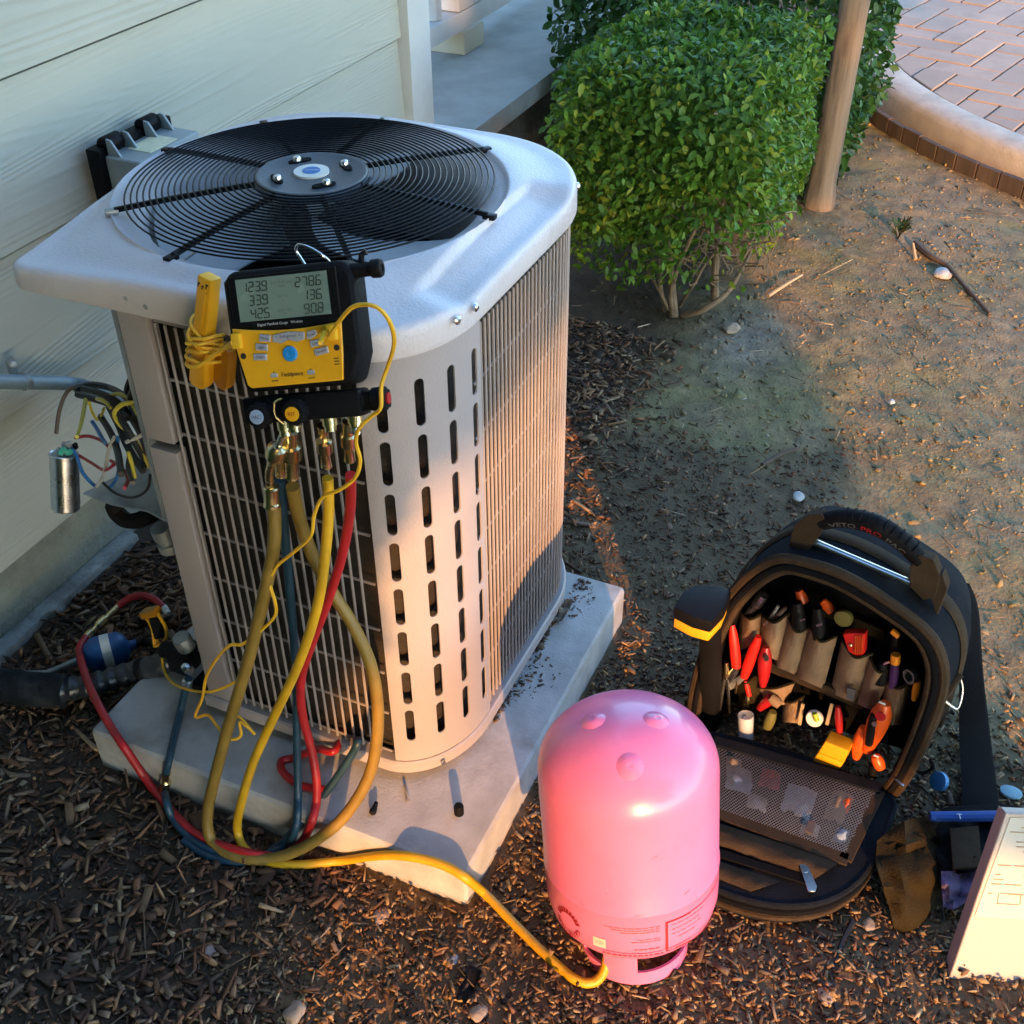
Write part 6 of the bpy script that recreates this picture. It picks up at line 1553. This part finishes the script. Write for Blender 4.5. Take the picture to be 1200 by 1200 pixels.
# ---- removed access panel with its wiring sheet
ap = thing('access_panel', 'tan steel access panel with a wiring sheet leaning at the right edge', 'access panel', tuple(onZ(1112, 1147, 0)))
A0 = onZ(1112, 1147, .001); AU = (onZ(1200, 1152, .001) - A0).normalized(); tl = onZ(1178, 952, .225); AV = (tl - A0); LA = AV.length; AV = (AV - AU * AV.dot(AU)).normalized(); sh = (tl - A0).dot(AU)
AN = AU.cross(AV)
if AN.z < 0: AN = -AN
def A(u, v, n=0): return A0 + AU * u + AV * v + AN * n
b = MB(); HA = (tl - A0).dot(AV); WA = .30
P = [(0, .004), (.004, 0), (WA, 0), (WA, HA), (sh + .004, HA), (sh, HA - .004)]
b.prism([A(u, v, 0) for u, v in P], AN * -.0014); b.prism([A(u, v, -.0014) for u, v in ((0, .004), (.0016, .004), (sh + .0016, HA - .002), (sh, HA - .002))], AN * -.024); b.prism([A(u, v, -.0014) for u, v in ((sh, HA - .0016), (WA, HA - .0016), (WA, HA), (sh, HA))], AN * -.016)
part('sheet', b, M['panel_steel'], ap, bevel=.0006, seg=1)
b = MB(); b.tube([A(.0015, .004, .0012), A(sh + .0015, HA, .0012)], .0022, 8); b.tube([A(sh, HA - .0015, .0012), A(WA, HA - .0015, .0012)], .0022, 8); part('rolled_edge', b, M['panel_steel'], ap)
def Apx(px, py, n): return onP(px, py, A0 + AN * n, AN)
s0_, s1_, s2_ = Apx(1142, 1074, .0004), Apx(1196, 1076, .0004), Apx(1184, 958, .0004)
b = MB(); vtop = (s2_ - s0_); 
b.prism([s0_, s0_ + AU * .2, s2_ + AU * .2, s2_], AN * .0006); part('wiring_sheet', b, M['sheet_paper'], ap)
b = MB(); random.seed(5)
uu = AU; vv = vtop / vtop.length
for k in range(30):
    v = .030 + k * .0072
    if v > vtop.length - .008: break
    u = .006
    while u < .19:
        l = random.uniform(.006, .030)
        if random.random() < .62: b.box(s0_ + uu * (u + l / 2) + vv * v + AN * .0011, (l, .0014, .0003), Matrix((AU, AV, AN)).transposed())
        u += l + .004
for (u, v, w_, h_) in ((.022, .022, .030, .016),):
    for q in ((0, 0, w_, .001), (0, h_, w_, .001), (0, h_ / 2, .001, h_), (w_, h_ / 2, .001, h_)):
        b.box(s0_ + uu * (u + q[0] + (w_ / 2 if q[3] == .001 and q[2] == w_ else 0)) + vv * (v + q[1] - (0 if q[3] != .001 else 0)) + AN * .0011, (q[2], q[3], .0003), Matrix((AU, AV, AN)).transposed())
part('sheet_print', b, M['sheet_ink'], ap)
b = MB(); b.lathe([(.0026, 0), (.0026, .0006)], 10, Apx(1125, 1137, .0002), AN); part('screw_hole', b, M['ink'], ap)
b = MB(); b.lathe([(.0014, 0), (.0014, .0006)], 10, Apx(1130, 1131, .0002), AN); part('screw_hole', b, M['ink'], ap)

# ================================================================== PLANTS, POST, BITS ON THE GROUND
def superpts(n, c, h, p=4.0, shell=.30, amp=.10, fr=2.3):
    out = []; nr = []
    while len(out) < n:
        q = rng.uniform(-1, 1, (n, 3)); r = (np.abs(q) ** p).sum(1) ** (1 / p)
        k = (r < 1) & (r > 1 - shell * rng.uniform(0, 1, n) ** 1.6 * 1.4)
        g = np.sign(q) * np.abs(q) ** (p - 1) / np.array(h); g /= np.linalg.norm(g, axis=1, keepdims=True) + 1e-9
        out += list(q[k]); nr += list(g[k])
    q = np.array(out[:n]); g = np.array(nr[:n])
    lump = np.array([noise.noise(Vector(v * fr + np.array(c))) for v in q])
    q = q * (1 + amp * lump[:, None])
    return q * np.array(h) + np.array(c), g
def leafcols(n, base, yel, py):
    c = np.array(base) * rng.uniform(.55, 1.5, (n, 1)); k = rng.uniform(0, 1, n) < py
    c[k] = np.array(yel) * rng.uniform(.7, 1.3, (k.sum(), 1)); return c
bush = thing('green_bush', 'dense bright green leafy bush behind the air conditioner', 'bush', (2.75, .76, 0))
Pb, Nb = superpts(28000, (2.97, .812, .40), (.39, .285, .285), 6.5, .42, .12, 3.4)
# thin, woody hollow on the side facing the camera
hol = ((Pb[:, 1] - .63) / .09) ** 2 + ((Pb[:, 2] - .22) / .13) ** 2
keep = ~((hol < 1) & (Pb[:, 0] < 2.9) & (rng.uniform(0, 1, len(Pb)) < .9))
low = Pb[:, 2] < .235 + .09 * np.array([noise.noise(Vector((v[0] * 6, v[1] * 6, 3))) for v in Pb])
keep &= ~(low & (rng.uniform(0, 1, len(Pb)) < .75))
Pb, Nb = Pb[keep], Nb[keep]
cb_ = leafcols(len(Pb), (.088, .195, .022), (.22, .29, .03), .15)
lowm = np.clip((.40 - Pb[:, 2]) / .3, 0, 1)[:, None]; cb_ = cb_ * (1 - lowm) + (cb_ * np.array([1.15, 1.0, .6])) * lowm
camv = np.array([0, 0, CAM_Z]) - Pb; dist = np.linalg.norm(camv, axis=1); facing = (camv / dist[:, None] * Nb).sum(1)
score = facing * 1.5 - dist + rng.uniform(0, .35, len(Pb)); order = np.argsort(-score)
ind, rest = order[:300], order[300:]
o = link('foliage', foliage('foliage', Pb[rest] - np.array([2.75, .76, 0]), Nb[rest], rng.uniform(.018, .034, len(rest)), rng.uniform(.010, .017, len(rest)), cb_[rest], M['leaf']), bush); o['kind'] = 'stuff'
lm = []
for k in range(6):
    V, F = leaf_arrays(np.zeros((1, 3)), np.array([[1., 0, 0]]), np.array([[0, 0, 1.]]), np.array([.030]), np.array([.0155]))
    lm.append(np_mesh('leaf', V, F, M['leaf'], np.repeat(np.array([[(.09, .20, .028), (.07, .165, .022), (.12, .23, .03), (.20, .28, .03), (.055, .14, .02), (.09, .19, .025)][k]]), 7, 0)))
for i in ind:
    g = Vector(Nb[i]); d_ = Vector(rng.normal(0, 1, 3)) + g * .8; up = Vector((0, 0, 1)) + g * .6 + Vector(rng.normal(0, .4, 3))
    x_ = d_.normalized(); z_ = (up - x_ * up.dot(x_)).normalized(); y_ = z_.cross(x_)
    o = link('leaf', lm[int(rng.integers(0, 6))], bush, Vector(Pb[i] + Nb[i] * .012) - Vector((2.75, .76, 0))); o.rotation_euler = Matrix((x_, y_, z_)).transposed().to_euler(); o.scale = [float(rng.uniform(.8, 1.2))] * 3
stems = [[onZ(790, 372, 0), onX(787, 330, 2.76), onX(783, 290, 2.80), onX(776, 230, 2.86)], [onZ(792, 370, 0), onX(786, 345, 2.72), onX(800, 300, 2.68), onX(825, 250, 2.64), onX(842, 232, 2.64)], [onZ(838, 352, 0), onX(838, 320, 2.80), onX(841, 280, 2.80), onX(846, 240, 2.80), onX(850, 190, 2.82)],
         [onZ(800, 370, 0), onX(825, 362, 2.72), onX(850, 345, 2.76), onX(868, 318, 2.8), onX(880, 295, 2.84)], [onZ(796, 360, 0), onX(815, 330, 2.74), onX(830, 305, 2.75), onX(872, 260, 2.78)], [onZ(780, 365, 0), onX(774, 335, 2.72), onX(772, 300, 2.72), onX(755, 270, 2.76)], [onZ(785, 368, 0), onX(775, 345, 2.72), onX(760, 320, 2.74), onX(735, 290, 2.8)], [onX(762, 305, 2.7), onX(795, 303, 2.7), onX(830, 310, 2.72)], [onX(884, 292, 2.8), onX(890, 284, 2.8), onX(910, 283, 2.8)]]
for k, P in enumerate(stems):
    c_ = catmull(P, 6); r0 = (.013, .0075, .012, .010, .005, .007, .006, .0035, .0035)[k]; b = MB(); b.tube(c_, [r0 * (1 - .6 * i / len(c_)) for i in range(len(c_))], 8); part('branch', b, M['twig'], bush)
for k in range(46):
    a = Vector((2.72 + random.uniform(-.06, .14), .63 + random.uniform(-.10, .12), .16 + random.uniform(-.04, .16)))
    b = MB(); b.tube(catmull([a, a + Vector((random.uniform(-.05, .05), random.uniform(-.06, .06), random.uniform(.0, .06))), a + Vector((random.uniform(-.08, .08), random.uniform(-.1, .1), random.uniform(.02, .14)))], 4), .0018, 4)
    part('dry_twig', b, M['twig'], bush)
for px, py, x_ in ((785, 120, 2.66), (839, 134, 2.66)):
    c_ = onX(px, py, x_); b = MB()
    for j in range(5):
        a = 2 * PI * j / 5; b.disc(c_ + Vector((0, math.cos(a) * .0035, math.sin(a) * .004)), .0032, (-1, 0, .6), 8, .001)
    part('blossom', b, M['white_plastic'], bush)
# stray shoots standing proud of the clipped outline
for k in range(26):
    i_ = int(order[int(rng.integers(0, 5000))]); p0 = Vector(Pb[i_]); g_ = Vector(Nb[i_]); tip = p0 + (g_ + Vector(rng.normal(0, .5, 3)) + Vector((0, 0, .4))).normalized() * float(rng.uniform(.03, .075))
    b = MB(); b.tube([p0 - g_ * .03, p0, tip], .0011, 4); sh = part('shoot', b, M['olive_tool'], bush)
    for q_ in range(4):
        o = link('leaf', lm[(k + q_) % 6], bush, p0.lerp(tip, .35 + .2 * q_) + Vector(rng.normal(0, .006, 3)) - Vector((2.75, .76, 0))); o.rotation_euler = [float(v) for v in rng.normal(0, .7, 3) + np.array([0, 0, q_ * 1.6])]
hb = thing('dark_hedge', 'darker green clipped bush behind the bright green bush', 'bush', (4.05, .98, 0))
Pb, Nb = superpts(13000, (4.05, 1.00, .40), (.52, .52, .46), 4.5, .35)
o = link('foliage', foliage('foliage', Pb - np.array([4.05, .98, 0]), Nb, rng.uniform(.03, .05, len(Pb)), rng.uniform(.018, .027, len(Pb)), leafcols(len(Pb), (.042, .105, .018), (.10, .16, .025), .06), M['leaf']), hb); o['kind'] = 'stuff'
for k in range(5):
    b = MB(); b.tube(catmull([Vector((4.05 + .02 * k, .95, 0)), Vector((4.05 + .08 * math.cos(k * 2), .95 + .08 * math.sin(k * 2), .2)), Vector((4.05 + .2 * math.cos(k * 2), .95 + .2 * math.sin(k * 2), .5))], 5), .012, 6); part('branch', b, M['twig'], hb)
# a strip of low leaves to the far right of the bush
# ---- wooden post / young trunk
tp = thing('tree_trunk', 'bare brown trunk of a young tree rising right of the bush', 'tree', (3.62, .52, 0))
b = MB(); c_ = [Vector((3.62 + .006 * math.sin(z_ * 5), .540 + .005 * math.cos(z_ * 4), z_)) for z_ in np.linspace(-.05, 2.6, 60)]
b.tube(c_, [(.050 if i < 3 else .0445) - .00012 * i + .0016 * noise.noise(Vector((i * .7, 1, 1))) for i in range(60)], 22); part('trunk', b, M['bark'], tp)
for k in range(7):
    a = 2 * PI * k / 7; b = MB(); b.tube(catmull([Vector((3.62, .52, 2.2 + .05 * k)), Vector((3.62 + .3 * math.cos(a), .52 + .3 * math.sin(a), 2.7)), Vector((3.62 + .8 * math.cos(a), .52 + .8 * math.sin(a), 3.2))], 5), [.03 * (1 - .07 * i) for i in range(11)], 7); part('limb', b, M['bark'], tp)
q = rng.normal(0, 1, (5200, 3)); q /= np.linalg.norm(q, axis=1, keepdims=True); rr = rng.uniform(.35, 1, 5200) ** .5
Pc = q * rr[:, None] * np.array([1.1, 1.1, .8]) + np.array([0, 0, 3.3])
o = link('crown', foliage('crown', Pc, q, rng.uniform(.07, .12, 5200), rng.uniform(.03, .05, 5200), leafcols(5200, (.045, .10, .02), (.1, .15, .03), .1), M['leaf_far']), tp); o['kind'] = 'stuff'
# ---- stones, twigs, discs
def pebble(name, label, c, s, m, cat, seed):
    me = bmesh.new(); bmesh.ops.create_icosphere(me, subdivisions=3, radius=1)
    b = MB(); vs = []
    for v in me.verts:
        k = 1 + .35 * noise.noise(v.co * 1.3 + Vector((seed, 0, 0))); vs.append(Vector(c) + Vector((v.co.x * s[0] * k, v.co.y * s[1] * k, max(-.3, v.co.z) * s[2] * k + s[2] * .25)))
    b.add(vs, [tuple(v.index for v in f.verts) for f in me.faces]); me.free()
    return solo(name, b, M[m], label, cat, 'loose stones on the ground', ang=60)
M['stone_warm'] = mat('stone_warm', (.34, .26, .18), .8, 0, .25, 30, .002, 100)
M['stone_pink'] = mat('stone_pink', (.34, .24, .20), .8, 0, .25, 30, .002, 100)
pebble('pale_stone', 'pale grey flat stone by the crack in the bare soil', onZ(1105, 322, .004), (.030, .024, .012), 'stone', 'stone', 1)
for k, (px, py, s_, m_, lab) in enumerate(((447, 1074, .014, 'stone_pink', 'pinkish pebble left of the yellow hose'), (540, 1084, .006, 'stone', 'small white pebble beside the yellow hose'), (345, 1187, .018, 'stone_warm', 'flat tan wood flake at the bottom edge of the photo'), (532, 1125, .008, 'stone', 'cream pebble below the yellow hose'), (560, 1188, .014, 'stone_warm', 'tan stone at the bottom edge under the dark patch'), (857, 386, .030, 'stone_warm', 'brown flat stone at the foot of the bush'), (1018, 1085, .012, 'stone_warm', 'yellowish pebble between the flap and the tan panel'), (968, 1166, .016, 'stone_warm', 'tan flake lying below the folded flap'), (745, 1112 + 30, .010, 'stone_warm', 'tan pebble beside the cylinder collar'), (246, 1116, .012, 'stone_pink', 'pinkish grey pebble in the dark mulch'), (935, 582, .016, 'stone', 'small grey stone on the mossy soil'), (1045, 471, .010, 'stone', 'little white stone on the soil left of the crack'), (105, 783, .016, 'stone', 'whitish pebble against the footing'))):
    pebble('pebble', lab, onZ(px, py, .005), (s_, s_ * .75, s_ * .4), m_, 'stone', k * 3.7 + 2)
b = MB(); b.disc(onZ(1103, 916, .035), .0155, Vector((-.55, .6, .5)), 24, .010); solo('plastic_disc', b, M['blue_cap'], 'shiny blue round disc at the right foot of the bag', 'disc', bevel=.003)
b = MB(); b.disc(onZ(1184, 930, .004), .018, (0, 0, 1), 12, .006, .013); solo('blue_scrap', b, M['pale_blue'], 'pale blue flat scrap on the soil right of the black strap', 'scrap', bevel=.002)
def stick(label, P, r, m='twig', name='twig'):
    b = MB(); c_ = catmull(P, 5); b.tube(c_, [r * (1 - .5 * i / len(c_)) for i in range(len(c_))], 6); return solo(name, b, M[m], label, 'twig')
stick('dark root lying along the crack beside the pale stone', [onZ(1072, 285, .008), onZ(1090, 300, .012), onZ(1110, 312, .010), onZ(1130, 335, .012), onZ(1160, 368, .008)], .010, 'board')
stick('pale dry stem on the soil right of the bush', [onZ(900, 347, .012), onZ(920, 334, .02), onZ(940, 322, .016)], .006, 'pale_wood')
stick('upright little pale stub near the weed', [onZ(1073, 304, .0), onZ(1070, 285, .03)], .006, 'pale_wood')
stick('dark twig across the mossy soil', [onZ(893, 545, .01), onZ(915, 532, .014), onZ(937, 525, .01)], .006, 'board')
stick('thin black root running from the flap to the bottom edge', [onZ(1000, 1080, .012), onZ(985, 1110, .010), onZ(975, 1150, .008), onZ(984, 1200, .006)], .0045, 'wire_black')
b = MB(); c_ = onZ(550, 1158, .004)
dk = crumple('dark_leaf', 'blackish crumpled leaf below the yellow hose', c_, .026, 'black_rubber', 'leaf', 5.1, .2)
wd = thing('small_weed', 'small green weed on the bare soil beside the trunk', 'weed', tuple(onZ(1052, 280, 0)))
for k in range(26):
    a = 2 * PI * random.random(); h_ = random.uniform(.03, .09); P0 = onZ(1052, 280, 0); tip = P0 + Vector((math.cos(a) * .03, math.sin(a) * .03, h_))
    V, F = leaf_arrays(np.array([tuple(P0.lerp(tip, .75))]), np.array([[math.cos(a), math.sin(a), .8]]), np.array([[0., .1, 1]]), np.array([.034]), np.array([.012]))
    me_ = np_mesh('leaf', V - np.array(tuple(P0)), F, M['leaf'], np.repeat(np.array([[.06, .11, .03]]), 7, 0)); link('leaf', me_, wd)
    if k < 9:
        b = MB(); b.tube([P0, P0.lerp(tip, .5) + Vector((0, 0, .005)), tip], .0012, 4); part('stem', b, M['olive_cloth'], wd)

# ================================================================== UNSEEN FOLIAGE ADDED OUT OF VIEW TO SHADE THE YARD
E1 = np.array([math.cos(SUN_AZ), math.sin(SUN_AZ)]); E2 = np.array([-math.sin(SUN_AZ), math.cos(SUN_AZ)])
TE = math.tan(SUN_EL)
def sunpos(n_, s_, u_):
    """n: across the light, s: along it, u: height the ray has where s = 0"""
    xy = s_[:, None] * E1 + n_[:, None] * E2
    return np.c_[xy, u_ - s_ * TE]
def shade_caster(name, label, cat, pts, Ln, Wd, base, trunks):
    c0 = pts.mean(0); o = thing(name, label, cat, (float(c0[0]), float(c0[1]), 0))
    g = pts - c0; g /= np.linalg.norm(g, axis=1, keepdims=True) + 1e-9
    f = link('crown', foliage('crown', pts - np.array([c0[0], c0[1], 0]), g, rng.uniform(.7, 1.2, len(pts)) * Ln, rng.uniform(.7, 1.2, len(pts)) * Wd, leafcols(len(pts), base, (.1, .14, .03), .08), M['leaf_far'], True), o); f['kind'] = 'stuff'
    for P, r_ in trunks:
        b = MB(); cc_ = catmull(P, 5); b.tube(cc_, [r_ * (1 - .5 * i / len(cc_)) for i in range(len(cc_))], 9); part('trunk', b, M['bark'], o)
# (1) unseen crown added to cut the sunlight, with a ragged lower edge
n_ = rng.uniform(-8, 6, 60000); u_ = rng.uniform(.70, 8.5, 60000); s_ = rng.uniform(-9.2, -6.8, 60000)
edge = 1.00 + .42 * np.clip((-1.75 - n_) / .5, 0, 1) + .10 * np.sin(n_ * 2.1 + 1) + .06 * np.sin(n_ * 5.3) - .05 * (n_ > -.2)
k = (rng.uniform(0, 1, len(n_)) < np.clip((u_ - edge + .14) / .34, 0, 1)) & ((n_ + .8) ** 2 / 46 + (u_ - 1) ** 2 / 54 < 1)
pts = sunpos(n_[k], s_[k], u_[k])
tr_ = sunpos(np.array([1.9, 1.9]), np.array([-8., -8.]), np.array([0., 0.]))[0]
shade_caster('unseen_shade_crown', 'unseen tree crown added behind the camera to cast shade', 'tree', pts, .22, .13, (.04, .09, .02), [([Vector((tr_[0], tr_[1], 0)), Vector((tr_[0], tr_[1] - .1, 1.4)), Vector((tr_[0] + .2, tr_[1] - .6, 3.2)), Vector((tr_[0] + .4, tr_[1] - 2.0, 4.6))], .16)])
n_ = rng.uniform(-10, 8, 22000); u_ = rng.uniform(6, 18, 22000); s_ = rng.uniform(-9.2, -6.2, 22000)  # second unseen crown, added higher up to block skylight on the unit's front
k = (n_ + .8) ** 2 / 80 + (u_ - 7) ** 2 / 110 < 1
pts = sunpos(n_[k], s_[k], u_[k])
shade_caster('skylight_blocker', 'unseen tall crown added behind the camera to block skylight', 'tree', pts, .42, .26, (.04, .09, .02), [([Vector((tr_[0] - 1.5, tr_[1] + 1.6, 0)), Vector((tr_[0] - 1.4, tr_[1] + 1.6, 6)), Vector((tr_[0] - 1, tr_[1] + 1.5, 14))], .28)])
# (2) unseen foliage added on the left, its edge shaped to cast the shade line
n_ = rng.uniform(-1.0, 4.2, 70000); s_ = rng.uniform(-3.1, -2.2, 70000); u_ = rng.uniform(-.75, 3.8, 70000)
z_ = u_ - s_ * TE
k = (n_ > .205 - .33 * (u_ - .15) + .02 * np.sin(u_ * 17)) & (z_ > .02)
pts = sunpos(n_[k], s_[k], u_[k])
c0 = pts.mean(0)
shade_caster('left_shade_caster', 'unseen tall foliage added behind and left of the camera to cast shade', 'shrub', pts, .12, .075, (.04, .09, .02), [([Vector((c0[0], c0[1], 0)), Vector((c0[0] + .1, c0[1], .8)), Vector((c0[0], c0[1], 1.8))], .04)])
# (2b) unseen foliage added left of the frame to darken the unit's front
n_ = rng.uniform(-.75, .40, 22000); y_ = rng.uniform(.55, 1.42, 22000); z_ = rng.uniform(.03, 2.5, 22000)
pts = np.c_[n_, y_, z_]
v_ = (pts - np.array([0, 0, CAM_Z])) @ CAM_R
px_ = 600 + FPX * v_[:, 0] / np.maximum(1e-3, -v_[:, 2])
nn_ = -n_ * math.sin(SUN_AZ) + y_ * math.cos(SUN_AZ); uu_ = z_ + TE * (n_ * math.cos(SUN_AZ) + y_ * math.sin(SUN_AZ))
k = ((px_ < -90) | (v_[:, 2] > -.05)) & (nn_ > .25 - .33 * (uu_ - .15)) & (n_ ** 2 + y_ ** 2 > .45)
pts = pts[k]
shade_caster('side_light_blocker', 'unseen dense foliage added out of frame by the wall to dim the fill light', 'shrub', pts, .09, .055, (.04, .09, .02), [([Vector((-.2, 1.1, 0)), Vector((-.2, 1.1, .8)), Vector((-.15, 1.05, 1.7))], .03)])
# (3) small unseen crown on a stem, added to shade the bag
q = rng.normal(0, 1, (1500, 3)); q /= np.linalg.norm(q, axis=1, keepdims=True); q *= rng.uniform(0, 1, (1500, 1)) ** (1 / 3)
pts = sunpos(-.86 + q[:, 0] * .29, -3.2 + q[:, 1] * .3, .66 + q[:, 2] * .31)
c0 = pts.mean(0)
shade_caster('bag_shade_caster', 'unseen round crown added behind the camera to shade the tool bag', 'tree', pts, .09, .055, (.04, .09, .02), [([Vector((c0[0], c0[1], 0)), Vector((c0[0] + .02, c0[1], .6)), Vector((c0[0], c0[1], 1.3))], .016)])
